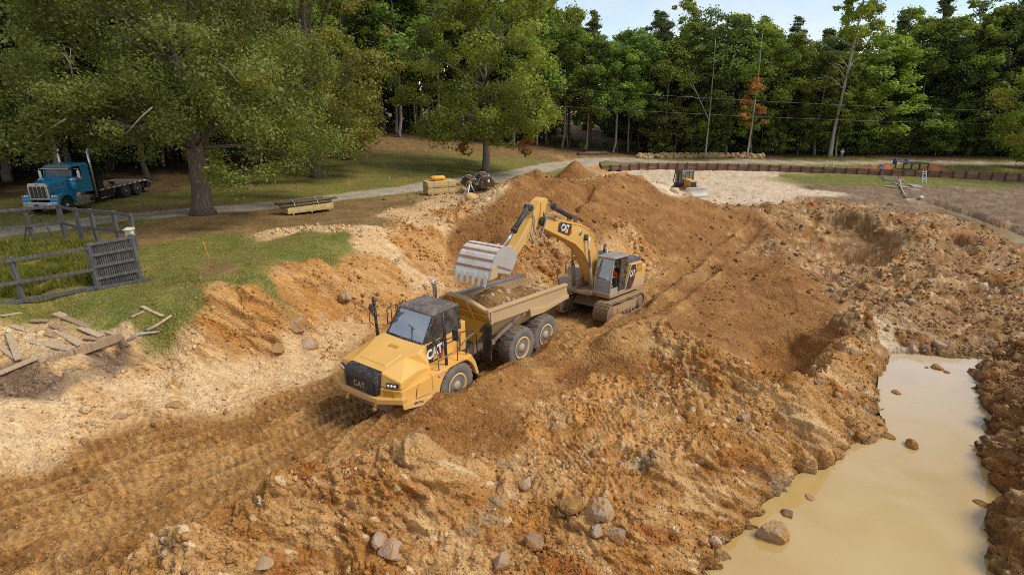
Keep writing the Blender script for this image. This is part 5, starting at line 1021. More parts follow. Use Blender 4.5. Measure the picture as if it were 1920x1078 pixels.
    MB().hexa([(-.80, -1.12, 2.70), (-.80, 1.12, 2.70), (-.72, 1.12, 2.70), (-.72, -1.12, 2.70), (-.76, -1.12, 2.78), (-.76, 1.12, 2.78), (-.68, 1.12, 2.78), (-.68, -1.12, 2.78)]).xf(bm_).build('rib', M_YEL2, h_)
    for x in (-2.53, -4.19):
        for s in (1, -1):
            q = bm_(Vector((x, s * 1.17, 0))); big_wheel(T, q.x, q.y, .90, .86, .62, s, rot, .43)
    return T
def T_mat(o): return Matrix.Translation(o.location) @ o.rotation_euler.to_matrix().to_4x4()
TRUCK = haul_truck()
def dirt_load():
    n, m = 90, 44; X, Y = np.meshgrid(np.linspace(-.98, -6.0, n), np.linspace(-1.12, 1.12, m), indexing='ij'); x, y = X.ravel(), Y.ravel()
    z = 2.30 + .62 * np.exp(-((x + 2.1) / 1.05) ** 2 - ((y + .05) / .85) ** 2) + .42 * np.exp(-((x + 3.3) / .9) ** 2 - ((y + .3) / .8) ** 2) - .22 * sstep(3.6, 5.8, -x) + .09 * fbm(x * 1.6, y * 1.6, 5, 4) + .07 * fbm(x * 5, y * 5, 6, 3)
    a, b, i = worley(x / .22, y / .22, 8); z += .07 * np.clip(1 - (a / .6) ** 2, 0, 1) * (i > .4)
    t = sstep(-.3, .4, fbm(x * 1.5, y * 1.5, 9, 4)); c = np.array((.20, .10, .032)) + (np.array((.34, .185, .065)) - np.array((.20, .10, .032))) * t[:, None]; c[(i > .85) & (a < .35)] = (.55, .42, .28)
    rot = R(-2.0); px, py = x * math.cos(rot) - y * math.sin(rot) - 1.35, x * math.sin(rot) + y * math.cos(rot)
    idx = np.arange(n * m).reshape(n, m); F = np.stack([idx[:-1, :-1], idx[:-1, 1:], idx[1:, 1:], idx[1:, :-1]], -1).reshape(-1, 4)
    me = np_mesh('dirt_load', np.stack([px, py, z], -1), F, STONE, True, c); o = link('dirt_load', me); o.matrix_world = T_mat(TRUCK); tag(o, 'heap of brown earth lying in the dump truck body under the bucket', 'dirt')
dirt_load()
# ------------------------------------------------------------------ tracked excavator emptying its bucket over the truck
def excavator():
    U = thing('excavator', 'yellow tracked excavator with raised boom swinging its grey bucket over the truck', 'excavator', (4.54, 28.58, -.40), R(235.83), .13)
    # tracks
    for s in (1, -1):
        y0, y1 = s * .90, s * 1.70; L, r = 1.95, .47; loop = []
        nS, nA = 15, 8
        for k in range(nS): loop.append((L - 2 * L * k / nS, 2 * r + (.03 * math.sin(k)), 0))
        for k in range(nA): a = math.pi / 2 + math.pi * k / nA; loop.append((-L + r * math.cos(a), r + r * math.sin(a), 0))
        for k in range(nS): loop.append((-L + 2 * L * k / nS, 0, 0))
        for k in range(nA): a = -math.pi / 2 + math.pi * k / nA; loop.append((L + r * math.cos(a), r + r * math.sin(a), 0))
        sh = MB(); n = len(loop)
        for k in range(n):
            (ax, az, _), (bx, bz, _) = loop[k], loop[(k + 1) % n]; d = Vector((bx - ax, bz - az)); ln = d.length; d /= ln; nn = Vector((d.y, -d.x)) * (1 if True else 1)
            g = .012; P0 = (ax + d.x * g, az + d.y * g); P1 = (bx - d.x * g, bz - d.y * g); th = .05
            q = [P0, P1, (P1[0] + nn.x * -th, P1[1] + nn.y * -th), (P0[0] + nn.x * -th, P0[1] + nn.y * -th)]; sh.prism(q, 'y', y0, y1)
            for f in (.2, .55, .85):
                c = (P0[0] + (P1[0] - P0[0]) * f, P0[1] + (P1[1] - P0[1]) * f); q = [(c[0] - d.x * .012, c[1] - d.y * .012), (c[0] + d.x * .012, c[1] + d.y * .012), (c[0] + d.x * .010 + nn.x * .03, c[1] + d.y * .010 + nn.y * .03), (c[0] - d.x * .010 + nn.x * .03, c[1] - d.y * .010 + nn.y * .03)]; sh.prism(q, 'y', y0, y1)
        sh.build('track_shoes', M_TRK, U, kind='stuff', label='mud-caked steel track shoes')
        fm = MB().prism([(-1.75, .22), (1.70, .20), (1.80, .45), (1.6, .70), (-1.55, .78), (-1.85, .5)], 'y', s * 1.0, s * 1.58); fm.build('track_frame', M_YELM, U, bevel=.03)
        MB().prism([(-1.0, .30), (1.0, .30), (.95, .55), (-.95, .60)], 'y', s * 1.585, s * 1.63).build('side_plate', M_YELM, U, bevel=.02)
        MB().lathe([(.36, -.33), (.40, -.25), (.40, .25), (.36, .33), (.12, .36), (.02, .36)], (1.95, s * 1.30, .47), 'y', 22).build('idler', M_MUD, U); MB().lathe([(.37, -.33), (.40, -.25), (.40, .25), (.37, .33), (.18, .38), (.02, .38)], (-1.95, s * 1.30, .47), 'y', 22).build('sprocket', M_MUD, U)
        for k in range(7): MB().lathe([(.13, -.3), (.13, .3), (.03, .33)], (-1.35 + .45 * k, s * 1.30, .15), 'y', 10).build('roller', M_MUD, U)
        MB().hexa([(-2.2, s * .92, .95), (2.1, s * .92, .95), (2.1, s * 1.66, .95), (-2.2, s * 1.66, .95), (-2.1, s * .98, 1.03), (1.9, s * .98, 1.0), (1.9, s * 1.6, 1.0), (-2.1, s * 1.6, 1.02)]).build('mud_cake', M_TRK, U)
    MB().hexa([(-1.1, -1.0, .38), (1.1, -1.0, .38), (1.1, 1.0, .38), (-1.1, 1.0, .38), (-.75, -.75, 1.02), (.75, -.75, 1.02), (.75, .75, 1.02), (-.75, .75, 1.02)]).build('undercarriage', M_TRK, U, bevel=.04)
    MB().lathe([(.70, 0), (.74, .08), (.70, .16)], (0, 0, 1.0), 'z', 26).build('slew_ring', M_MUD, U)
    # upper frame, counterweight, engine house
    MB().prism([(-2.2, -1.45), (1.30, -1.45), (1.95, -1.35), (1.95, -.55), (2.0, -.42), (2.0, .42), (1.75, .52), (1.85, 1.46), (-2.2, 1.46)], 'z', 1.14, 1.30).build('upper_frame', M_YELM, U, bevel=.02)
    arcp = [(-2.15, -1.46), (-2.15, 1.46), (-2.75, 1.44), (-3.08, 1.15), (-3.24, .6), (-3.28, 0), (-3.24, -.6), (-3.08, -1.15), (-2.75, -1.44)]
    MB().prism(arcp, 'z', 1.18, 2.42).build('counterweight', M_YELM2, U, bevel=.09)
    MB().prism([(-2.2, 1.28), (-.10, 1.28), (-.55, 2.42), (-.62, 2.62), (-2.2, 2.62)], 'y', .62, 1.45).build('left_housing', M_YELM2, U, bevel=.05)
    MB().box(-2.2, .15, -1.45, .40, 1.28, 2.50).build('right_housing', M_YELM2, U, bevel=.05)
    MB().hexa([(-2.3, -1.2, 2.48), (-.55, -1.2, 2.48), (-.55, 1.30, 2.48), (-2.3, 1.30, 2.48), (-2.15, -1.05, 2.86), (-.70, -1.05, 2.92), (-.70, 1.18, 2.92), (-2.15, 1.18, 2.86)]).build('engine_hood', M_DKB, U, bevel=.06)
    for k in range(2):
        z = 2.12 + .27 * k; lv = MB().prism([(-1.35, z), (-2.12, z), (-2.12, z + .20), (-1.30, z + .20)], 'y', 1.452, 1.462).build('louvre', M_LOUV, U)
        for j in range(4): MB().prism([(-1.36, z + .02 + .045 * j), (-2.08, z + .02 + .045 * j), (-2.08, z + .035 + .045 * j), (-1.35, z + .035 + .045 * j)], 'y', 1.462, 1.476).build('slat', M_YELM2, lv)
    pn = MB().prism([(-.14, 1.32), (-.90, 1.32), (-1.16, 1.75), (-1.24, 2.25), (-1.12, 2.58), (-.64, 2.58)], 'y', 1.455, 1.470).build('emblem_panel', M_BLK, U)
    MB().prism([(-.72, 1.33), (-.92, 1.33), (-1.16, 1.75), (-1.22, 2.1), (-1.05, 1.75)], 'y', 1.471, 1.480).build('red_flash', M_RED, pn); lettering('CAT', .46, frame((-.78, 1.476, 2.10), (-1, 0, 0), (0, 0, 1)), M_WHT, pn, .003, off=.03, squash=.66)
    # cab: posts, roof, glazing, open door side
    x0, x1, ya, yb, z0, z1 = .02, 1.80, .52, 1.46, 1.30, 3.16; fr = MB()
    MB().box(x0, x1, ya, yb, z0, z0 + .08).build('cab_floor', M_CABF, U)
    posts = {'front_left': [(x1, yb - .04, z0), (x1 + .02, yb - .04, 2.0), (x1 - .12, yb - .07, z1 - .06)], 'front_right': [(x1, ya + .04, z0), (x1 + .02, ya + .04, 2.0), (x1 - .12, ya + .07, z1 - .06)], 'mid': [(.86, yb - .03, z0), (.84, yb - .05, z1 - .05)], 'rear_left': [(x0 + .05, yb - .04, z0), (x0 + .1, yb - .06, z1 - .05)], 'rear_right': [(x0 + .05, ya + .04, z0), (x0 + .1, ya + .06, z1 - .05)]}
    for k, p in posts.items(): MB().tube(p, .048, 6, False).build('cab_post', M_CABF if k.startswith('front') else M_BLK, U)
    MB().loft([[(x1 - .06, ya, z1 - .08), (x1 - .06, yb, z1 - .08), (x0 - .02, yb, z1 - .08), (x0 - .02, ya, z1 - .08)], [(x1 - .04, ya - .02, z1 - .02), (x1 - .04, yb + .02, z1 - .02), (x0 - .04, yb + .02, z1 - .02), (x0 - .04, ya - .02, z1 - .02)], [(x1 - .16, ya + .06, z1 + .05), (x1 - .16, yb - .06, z1 + .05), (x0 + .06, yb - .06, z1 + .05), (x0 + .06, ya + .06, z1 + .05)]], False).build('cab_roof', M_ROOF2, U, bevel=.03)
    for pp, rr_ in (([(x1 + .03, ya + .02, z0 + .04), (x1 + .03, yb - .02, z0 + .04)], .05), ([(x1 + .03, ya + .02, 1.98), (x1 + .03, yb - .02, 1.98)], .025), ([(x1 - .10, ya + .04, z1 - .08), (x1 - .10, yb - .04, z1 - .08)], .045)): MB().tube(pp, rr_, 6, False).build('windscreen_bar', M_CABF, U)
    MB().hexa([(x1 + .035, ya + .06, z0 + .06), (x1 + .035, yb - .06, z0 + .06), (x1 + .025, yb - .06, z0 + .06), (x1 + .025, ya + .06, z0 + .06), (x1 + .04, ya + .06, 1.98), (x1 + .04, yb - .06, 1.98), (x1 + .03, yb - .06, 1.98), (x1 + .03, ya + .06, 1.98)]).build('lower_windscreen', M_GLM2, U)
    MB().hexa([(x1 + .04, ya + .06, 1.99), (x1 + .04, yb - .06, 1.99), (x1 + .03, yb - .06, 1.99), (x1 + .03, ya + .06, 1.99), (x1 - .08, ya + .08, z1 - .1), (x1 - .08, yb - .08, z1 - .1), (x1 - .09, yb - .08, z1 - .1), (x1 - .09, ya + .08, z1 - .1)]).build('windscreen', M_GLM, U)
    MB().box(x0 + .1, .80, yb - .035, yb - .025, 2.05, z1 - .14).build('side_window', M_GLD, U)
    MB().box(x0 + .06, .84, yb - .05, yb - .01, z0 + .08, 2.02).build('cab_door', M_BLK, U, bevel=.02)
    MB().box(.90, x1 - .02, yb - .05, yb - .02, z0 + .08, 1.62).build('sill_panel', M_CABF, U); MB().box(x0 + .08, x0 + .10, ya + .06, yb - .08, z0 + .5, z1 - .1).build('rear_window', M_GLD, U); MB().box(x0 + .1, x1 - .15, ya + .01, ya + .02, 1.9, z1 - .14).build('side_window', M_GLD, U)
    MB().tube([(.95, yb + .03, 1.5), (.95, yb + .05, 2.6)], .018, 6).tube([(.12, yb + .03, 2.2), (.12, yb + .04, 2.7)], .016, 6).build('grab_rail', M_DRK, U)
    seat(U, .55, .98, 1.62, 1.05); MB().box(.75, 1.0, .60, .74, 1.5, 1.98).box(.75, 1.0, 1.22, 1.36, 1.5, 1.98).tube([(.95, .68, 1.95), (1.0, .68, 2.12)], .025, 6).tube([(.95, 1.28, 1.95), (1.0, 1.28, 2.12)], .025, 6).build('control_console', M_INT, U)
    d = person((0, 0, 0), 0, sit_pose(0, .46, .38), (.85, .14, .03), (.07, .10, .17), 'operator in an orange hi-vis vest at the controls of the excavator', None, plain('white_hat', (.62, .62, .60), .4), vest=True); d.matrix_world = T_mat(U) @ Matrix.Translation((.60, .98, 1.70)); d.rotation_mode = 'XYZ'
    # right-hand box, steps, rails
    MB().hexa([(1.10, -1.42, 1.28), (2.02, -1.42, 1.28), (2.02, -.55, 1.28), (1.10, -.55, 1.28), (1.10, -1.42, 1.78), (1.95, -1.42, 1.76), (1.95, -.55, 1.76), (1.10, -.55, 1.78)]).build('tool_box', M_CABF, U, bevel=.04); MB().box(1.0, 2.05, -1.45, -.55, 1.02, 1.12).build('step', M_MUD, U)
    MB().box(.15, 1.1, -1.40, -.55, 1.30, 2.28).build('fuel_tank', M_CABF, U, bevel=.05)
    MB().tube([(1.3, -1.40, 1.78), (1.3, -1.42, 2.45), (.2, -1.42, 2.95), (-.4, -1.42, 2.5)], .02, 6).tube([(2.0, -1.3, 1.3), (2.15, -1.45, 2.0), (2.0, -1.45, 2.55)], .016, 5).build('handrail', M_DRK, U)
    MB().tube([(-.1, .2, 2.92), (-.1, .2, 3.20)], .03, 6).ball((-.1, .2, 3.24), (.06, .06, .05), 8, 5).build('beacon', M_LAMP, U); MB().tube([(-1.5, -.6, 2.85), (-1.5, -.6, 3.2), (-1.62, -.6, 3.28)], .06, 8).build('exhaust_stack', M_DRK, U)
    # boom: curved box, stiffened edges, cylinders
    top = [(6.86, 5.25), (5.23, 4.99), (3.5, 4.74), (2.62, 4.50), (1.93, 4.05), (1.19, 3.16), (.60, 2.16), (.30, 1.75)]; bot = [(7.12, 4.88), (5.61, 4.44), (3.87, 3.92), (2.96, 3.46), (2.25, 2.87), (1.62, 2.18), (1.05, 1.62), (.62, 1.45)]
    bm = MB(); bm.loft([[(bx, -.29, bz), (bx, .29, bz), (tx, .29, tz), (tx, -.29, tz)] for (tx, tz), (bx, bz) in zip(top, bot)], False); boom = bm.build('boom', M_YELB, U, bevel=.025)
    for s in (1, -1):
        e = MB()
        for line, dz in ((top, -.05), (bot, .05)):
            for (ax, az), (bx, bz) in zip(line[:-1], line[1:]): e.hexa([(ax, s * .285, az - .04), (bx, s * .285, bz - .04), (bx, s * .31, bz - .04), (ax, s * .31, az - .04), (ax, s * .285, az + .04), (bx, s * .285, bz + .04), (bx, s * .31, bz + .04), (ax, s * .31, az + .04)])
        e.build('flange', M_YELB, boom)
        MB().lathe([(.19, -.05), (.19, .05), (.10, .07), (.02, .07)], (7.02, s * .33, 5.06), 'y', 14).build('pin_boss', M_DRK, boom); MB().lathe([(.15, -.06), (.15, .06), (.02, .07)], (2.86, s * .34, 4.12), 'y', 12).build('pin_boss', M_DRK, boom); MB().lathe([(.12, -.02), (.12, .02), (.02, .02)], (3.42, s * .30, 4.36), 'y', 14).build('boom_lamp', M_CHR, boom)
        MB().tube([(1.95, s * .47, 1.42), (2.36, s * .47, 2.62)], .10, 12).build('boom_cylinder', M_MUD, U); MB().tube([(2.36, s * .47, 2.62), (2.86, s * .47, 4.12)], .055, 10).build('cylinder_rod', M_CHR, U)
        MB().prism([(1.7, 1.28), (2.15, 1.28), (2.02, 1.52), (1.88, 1.52)], 'y', s * .36, s * .56).build('bracket', M_MUD, U)
    pn = MB().prism([(5.62, 4.56), (4.55, 4.30), (4.30, 4.38), (4.36, 4.80), (5.30, 4.94), (5.56, 4.90)], 'y', .292, .304).build('emblem_panel', M_BLK, boom)
    MB().prism([(4.55, 4.31), (4.31, 4.39), (4.37, 4.79), (4.44, 4.55)], 'y', .305, .312).build('red_flash', M_RED, pn); lettering('CAT', .42, frame((4.96, .308, 4.66), (-1, 0, -.16), (-.12, 0, 1)), M_WHT, pn, .004, off=.03, squash=.86); MB().prism([(4.98, 4.46), (4.74, 4.42), (4.86, 4.64)], 'y', .313, .320).build('yellow_triangle', M_ORD, pn)
    sc = MB().tube([(3.85, 0, 5.05), (5.60, 0, 5.58)], .115, 12).lathe([(.16, -.2), (.16, .2)], (3.78, 0, 5.02), 'y', 12).tube([(5.55, 0, 5.56), (5.66, 0, 5.60)], .15, 12); sc.build('stick_cylinder', M_DRK, U); MB().tube([(5.6, 0, 5.58), (6.62, 0, 5.90)], .06, 10).build('cylinder_rod', M_CHR, U)
    MB().prism([(3.6, 4.74), (4.05, 4.80), (3.9, 5.12), (3.68, 5.10)], 'y', -.14, .14).build('bracket', M_YELB, boom)
    # stick
    st = [(6.58, 5.98), (6.85, 6.02), (7.16, 5.88), (7.62, 5.36), (8.70, 4.14), (9.34, 3.56), (9.26, 3.34), (9.02, 3.40), (8.03, 4.22), (7.22, 4.86), (6.92, 4.98), (6.82, 5.22)]
    stick = MB().prism(st, 'y', -.21, .21).build('stick', M_YELB, U, bevel=.02)
    for s in (1, -1): MB().prism([(7.35, 5.15), (7.75, 4.98), (8.85, 3.86), (8.95, 3.62), (8.1, 4.35)], 'y', s * .212, s * .225).build('side_stiffener', M_YELD, stick); MB().prism([(6.62, 5.94), (6.86, 5.98), (7.12, 5.85), (7.1, 5.05), (6.86, 5.12)], 'y', s * .212, s * .25).build('side_stiffener', M_YELB, stick)
    MB().tube([(7.72, .0, 5.62), (8.62, 0, 4.74)], .11, 12).lathe([(.14, -.16), (.14, .16)], (7.68, 0, 5.60), 'y', 12).tube([(8.58, 0, 4.78), (8.66, 0, 4.70)], .14, 12).build('bucket_cylinder', M_DRK, U); MB().tube([(8.62, 0, 4.74), (9.28, 0, 4.16)], .06, 10).build('cylinder_rod', M_CHR, U)
    for s in (1, -1): MB().prism([(9.20, 4.22), (9.38, 4.20), (9.12, 3.62), (8.98, 3.70)], 'y', s * .24, s * .29).prism([(9.22, 4.05), (9.34, 4.22), (10.02, 4.00), (9.98, 3.84)], 'y', s * .16, s * .22).build('bucket_link', M_GRYB, U)
    for k in range(2): MB().tube([(7.05 - .04 * k, .36, 5.28), (7.18, .42, 5.55 - .1 * k), (7.02, .48, 5.2), (7.30, .48, 4.55 - .2 * k), (7.75, .40, 4.35 - .1 * k), (7.9, .30, 4.75 - .1 * k)] if k else [(7.72, .22, 5.50), (7.62, .30, 5.1), (7.70, .34, 4.75), (7.5, .34, 4.55), (7.15, .34, 4.8)], .035, 7).build('hydraulic_hose', M_HOSE, U)
    MB().tube([(6.9, .33, 5.25), (6.5, .36, 5.25), (5.9, .33, 5.08)], .03, 6).build('hydraulic_hose', M_HOSE, U)
    # bucket: curved shell with wear straps, side plates, lip and six teeth
    B0 = [(9.62, 4.10), (10.02, 4.32), (10.38, 4.36), (10.70, 4.25), (10.94, 4.02), (11.10, 3.70), (11.20, 3.42), (11.26, 3.22)]; w = .78; th = .045; sh = MB()
    inn = [(x - .045 * (1 if i > 2 else .3), z - .05) for i, (x, z) in enumerate(B0)]
    for i in range(len(B0) - 1): sh.hexa([(inn[i][0], -w, inn[i][1]), (inn[i + 1][0], -w, inn[i + 1][1]), (inn[i + 1][0], w, inn[i + 1][1]), (inn[i][0], w, inn[i][1]), (B0[i][0], -w, B0[i][1]), (B0[i + 1][0], -w, B0[i + 1][1]), (B0[i + 1][0], w, B0[i + 1][1]), (B0[i][0], w, B0[i][1])])
    bk = sh.build('bucket', M_GRYB, U)
    sp = B0 + [(10.80, 3.28), (10.74, 3.42), (9.90, 3.26), (9.74, 3.42), (9.52, 3.80)]
    for s in (1, -1):
        MB().prism(sp, 'y', s * (w - .02), s * (w + .025)).build('side_plate', M_GRYP, bk); MB().prism([(11.24, 3.20), (11.12, 3.62), (10.86, 3.72), (10.74, 3.42), (10.78, 3.26)], 'y', s * (w + .026), s * (w + .06)).build('side_cutter', M_YELD, bk, bevel=.01)
        MB().hexa([(9.85, s * (w + .025), 3.38), (10.86, s * (w + .025), 3.66), (10.86, s * (w + .05), 3.66), (9.85, s * (w + .05), 3.38), (9.85, s * (w + .025), 3.44), (10.86, s * (w + .025), 3.72), (10.86, s * (w + .05), 3.72), (9.85, s * (w + .05), 3.44)]).build('wear_bar', M_RUSTY, bk)
        MB().prism([(9.55, 3.62), (9.62, 4.12), (9.98, 4.34), (9.30, 3.95), (9.10, 3.55), (9.22, 3.32)], 'y', s * .26, s * .34).build('hinge_plate', M_GRYB, bk)
    for i in (1, 2, 3, 4, 5):
        (ax, az), (bx, bz) = B0[i], B0[i + 1]; c = ((ax + bx) / 2, (az + bz) / 2); d = Vector((bx - ax, bz - az)).normalized(); nn = Vector((-d.y, d.x)); nn = nn if nn.y + nn.x > 0 else -nn
        q = [(c[0] - d.x * .045, c[1] - d.y * .045), (c[0] + d.x * .045, c[1] + d.y * .045), (c[0] + d.x * .045 + nn.x * .018, c[1] + d.y * .045 + nn.y * .018), (c[0] - d.x * .045 + nn.x * .018, c[1] - d.y * .045 + nn.y * .018)]; MB().prism(q, 'y', -w, w).build('wear_strap', M_RUSTY, bk)
    for k in range(6):
        y = -.66 + 1.32 * k / 5; MB().hexa([(11.18, y - .085, 3.34), (11.26, y - .085, 3.36), (11.26, y + .085, 3.36), (11.18, y + .085, 3.34), (11.28, y - .04, 2.93), (11.31, y - .04, 2.94), (11.31, y + .04, 2.94), (11.28, y + .04, 2.93)]).build('tooth', M_GRYB, bk)
    return U
M_TRK = worn('track_mud', (.20, .13, .075), (.40, .25, .115), .72, .9, 0, 1.4)
M_YELM = worn('yellow_muddy', (.46, .27, .10), (.36, .23, .12), .66, .75, 0, 1.3)
M_YELM2 = worn('yellow_housing', (.76, .42, .10), (.52, .37, .25), .22, .5, 0, .9, 0, 0, (1.45, 2.0))
M_YELB = worn('yellow_boom', (.74, .41, .095), (.54, .37, .19), .28, .5, 0, .9)
M_DKB = worn('dark_hood', (.055, .055, .075), (.24, .20, .17), .35, .6, 0, 1.6)
M_ROOF2 = worn('dusty_cab_roof', (.22, .19, .17), (.42, .35, .28), .55, .8, 0, 2.2)
M_CABF = worn('dusty_cab_frame', (.40, .31, .22), (.48, .38, .27), .5, .8, 0, 2.2)
M_GRYB = worn('bucket_steel', (.68, .62, .55), (.50, .38, .27), .34, .6, 0, 1.6)
M_GRYP = worn('worn_steel', (.50, .47, .44), (.44, .33, .22), .28, .42, .2, 1.2)
M_RUSTY = worn('rusty_steel', (.30, .15, .075), (.40, .27, .16), .35, .8, 0, 3)
M_LOUV = plain('louvre_brown', (.28, .16, .06), .7)
M_HOSE = plain('grey_hose', (.24, .22, .20), .55)
M_GLM2 = glass('muddy_glass', (.5, .45, .38), .32)
EXC = excavator()
# ------------------------------------------------------------------ blue flatbed lorry parked under the oak
def road_wheel(parent, x, y, z, r, w, side, front=False):
    m = MB(); s = side
    prof = [(r * .60, -w * .5), (r * .58, w * .5), (r * .50, w * .40), (r * .46, w * (.46 if front else .34)), (r * .22, w * (.5 if front else .36)), (r * .20, w * (.62 if front else .50)), (.02, w * (.62 if front else .50))]
    m.lathe([(a, s * b) for a, b in prof], (0, 0, 0), 'y', 20); wh = m.build('wheel', M_ALU, parent); wh.location = (x, y, z)
    t = MB(); t.lathe([(r * .58, -w * .48), (r * .88, -w * .5), (r * .98, -w * .42), (r, -w * .2), (r, w * .2), (r * .98, w * .42), (r * .88, w * .5), (r * .58, w * .48)], (0, 0, 0), 'y', 28); t.build('tyre', M_TYRB, wh)
    n = MB()
    for k in range(10): a = 6.283 * k / 10; n.lathe([(.02, 0), (.018, s * .04), (.003, s * .045)], (r * .32 * math.cos(a), s * w * (.47 if front else .35), r * .32 * math.sin(a)), 'y', 6)
    n.build('wheel_nuts', M_DRK, wh, kind='stuff'); return wh
M_GLK = glass('black_glass', (.20, .23, .22), .97, -.06)
M_BLU = worn('blue_paint', (.012, .24, .42), (.10, .12, .12), .04, .28, 0, .8, 0, .4)
M_ALU = worn('aluminium', (.62, .62, .64), (.25, .21, .17), .12, .25, .85, 2)
M_TYRB = worn('lorry_tyre', (.025, .024, .023), (.12, .09, .06), .25, .85, 0, 2)
M_BED = worn('deck_plate', (.13, .115, .105), (.24, .19, .14), .35, .75, 0, 1.2)
M_BLKP = worn('black_chassis', (.016, .016, .016), (.10, .08, .06), .15, .5, 0, 2)
M_AMB = plain('amber_lens', (.75, .20, .01), .25); M_GRI = plain('grille_mesh', (.055, .05, .045), .5, .5); M_TAPER = plain('red_tape', (.45, .02, .02), .4); M_TAPEW = plain('white_tape', (.7, .7, .7), .4); M_STRAP = plain('yellow_strap', (.65, .50, .03), .7)
def flatbed():
    D = thing('flatbed_lorry', 'bright blue long-nosed flatbed lorry with an empty dark deck parked under the oak', 'lorry', (-30.8, 37.8, 3.02), R(269.1))
    # bonnet tapering forward, nose, fenders
    MB().loft([[(.62, -.60, 1.02), (.62, .60, 1.02), (.62, .60, 1.90), (.62, .50, 2.0), (.62, -.50, 2.0), (.62, -.60, 1.90)], [(-.2, -.72, 1.05), (-.2, .72, 1.05), (-.2, .72, 2.0), (-.2, .60, 2.14), (-.2, -.60, 2.14), (-.2, -.72, 2.0)], [(-1.18, -.92, 1.1), (-1.18, .92, 1.1), (-1.18, .92, 2.12), (-1.18, .78, 2.28), (-1.18, -.78, 2.28), (-1.18, -.92, 2.12)]], False).build('bonnet', M_BLU, D, bevel=.03)
    for s in (1, -1):
        MB().box(-.55, -.42, s * .775, s * .785, 1.80, 1.87).build('bonnet_vent', M_BLKP, D); MB().hexa([(.35, s * .645, 1.60), (-.95, s * .87, 1.66), (-.95, s * .88, 1.66), (.35, s * .655, 1.60), (.35, s * .645, 1.63), (-.95, s * .87, 1.69), (-.95, s * .88, 1.69), (.35, s * .655, 1.63)]).build('trim_strip', M_ALU, D)
        out = [(.78, .72), (.80, 1.02), (.62, 1.22), (.30, 1.34), (-.15, 1.36), (-.50, 1.26), (-.74, .95), (-.84, .55), (-.72, .55)]; arc = [(.63 * math.cos(R(a)), .54 + .63 * math.sin(R(a))) for a in range(165, 5, -16)]
        MB().prism(out + arc + [(.66, .72)], 'y', s * .62, s * 1.22).build('wing', M_BLU, D, bevel=.05)
        lamp = MB().hexa([(.70, s * .72, 1.12), (.70, s * 1.18, 1.10), (.50, s * 1.20, 1.10), (.50, s * .72, 1.12), (.74, s * .72, 1.28), (.72, s * 1.18, 1.25), (.50, s * 1.20, 1.25), (.50, s * .72, 1.28)]).build('headlight', M_ALU, D, bevel=.02)
        for k in range(2): MB().ball((.735, s * (.82 + .16 * k), 1.195), (.03, .065, .06), 10, 6).build('lamp', M_LAMP, lamp)
        MB().box(.60, .735, s * 1.08, s * 1.205, 1.12, 1.24).build('indicator', M_AMB, lamp)
    g = MB().prism([(-.66, .98), (.66, .98), (.66, 1.86), (.56, 2.04), (-.56, 2.04), (-.66, 1.86)], 'x', .62, .78).build('grille_surround', M_ALU, D, bevel=.03); MB().box(.775, .79, -.54, .54, 1.08, 1.84).build('grille_mesh', M_GRI, g)
    for k in range(5): MB().box(.79, .805, -.54 + .27 * k - .012, -.54 + .27 * k + .012, 1.08, 1.84).build('grille_bar', M_ALU, g)
    MB().box(.78, .80, -.10, .10, 1.92, 1.97).build('nose_badge', M_TAPER, g)
    MB().prism([(.70, -1.22), (.88, -1.15), (.96, -.7), (.98, 0), (.96, .7), (.88, 1.15), (.70, 1.22)], 'z', .42, .84).build('bumper', M_ALU, D, bevel=.03); MB().box(.975, .99, .55, .85, .58, .76).build('number_plate', M_TAPEW, D); MB().box(.955, .985, -.32, -.02, .55, .70).build('tow_opening', M_BLKP, D)
    # cab with sun visor, sleeper, stacks
    c = MB(); c.loft([[(-1.12, -.98, 1.05), (-1.12, .98, 1.05), (-2.78, 1.0, 1.05), (-2.78, -1.0, 1.05)], [(-1.12, -.98, 2.20), (-1.12, .98, 2.20), (-2.78, 1.0, 2.20), (-2.78, -1.0, 2.20)]], False); cab = c.build('cab', M_BLU, D, bevel=.03)
    MB().loft([[(-1.25, -.92, 2.86), (-1.25, .92, 2.86), (-2.78, .95, 2.86), (-2.78, -.95, 2.86)], [(-1.35, -.85, 2.98), (-1.35, .85, 2.98), (-2.75, .88, 3.02), (-2.75, -.88, 3.02)]], False).build('roof', M_BLU, D, bevel=.04)
    MB().box(-2.78, -2.12, -.98, .98, 2.18, 2.88).build('sleeper', M_BLU, D, bevel=.03)
    for s in (1, -1):
        MB().tube([(-1.14, s * .94, 2.20), (-1.28, s * .90, 2.88)], .05, 6).build('pillar', M_BLU, D); MB().box(-2.14, -2.04, s * .90, s * .98, 2.18, 2.88).build('pillar', M_BLU, D)
        MB().hexa([(-1.2, s * .93, 2.2), (-2.05, s * .95, 2.2), (-2.05, s * .96, 2.2), (-1.2, s * .94, 2.2), (-1.3, s * .90, 2.87), (-2.05, s * .92, 2.87), (-2.05, s * .93, 2.87), (-1.3, s * .91, 2.87)]).build('side_window', M_GLK, D); MB().box(-2.02, -1.2, s * .985, s * .995, 1.12, 2.18).build('door', M_BLU, D, bevel=.01); MB().box(-1.95, -1.85, s * .995, s * 1.02, 1.95, 2.0).build('door_handle', M_ALU, D)
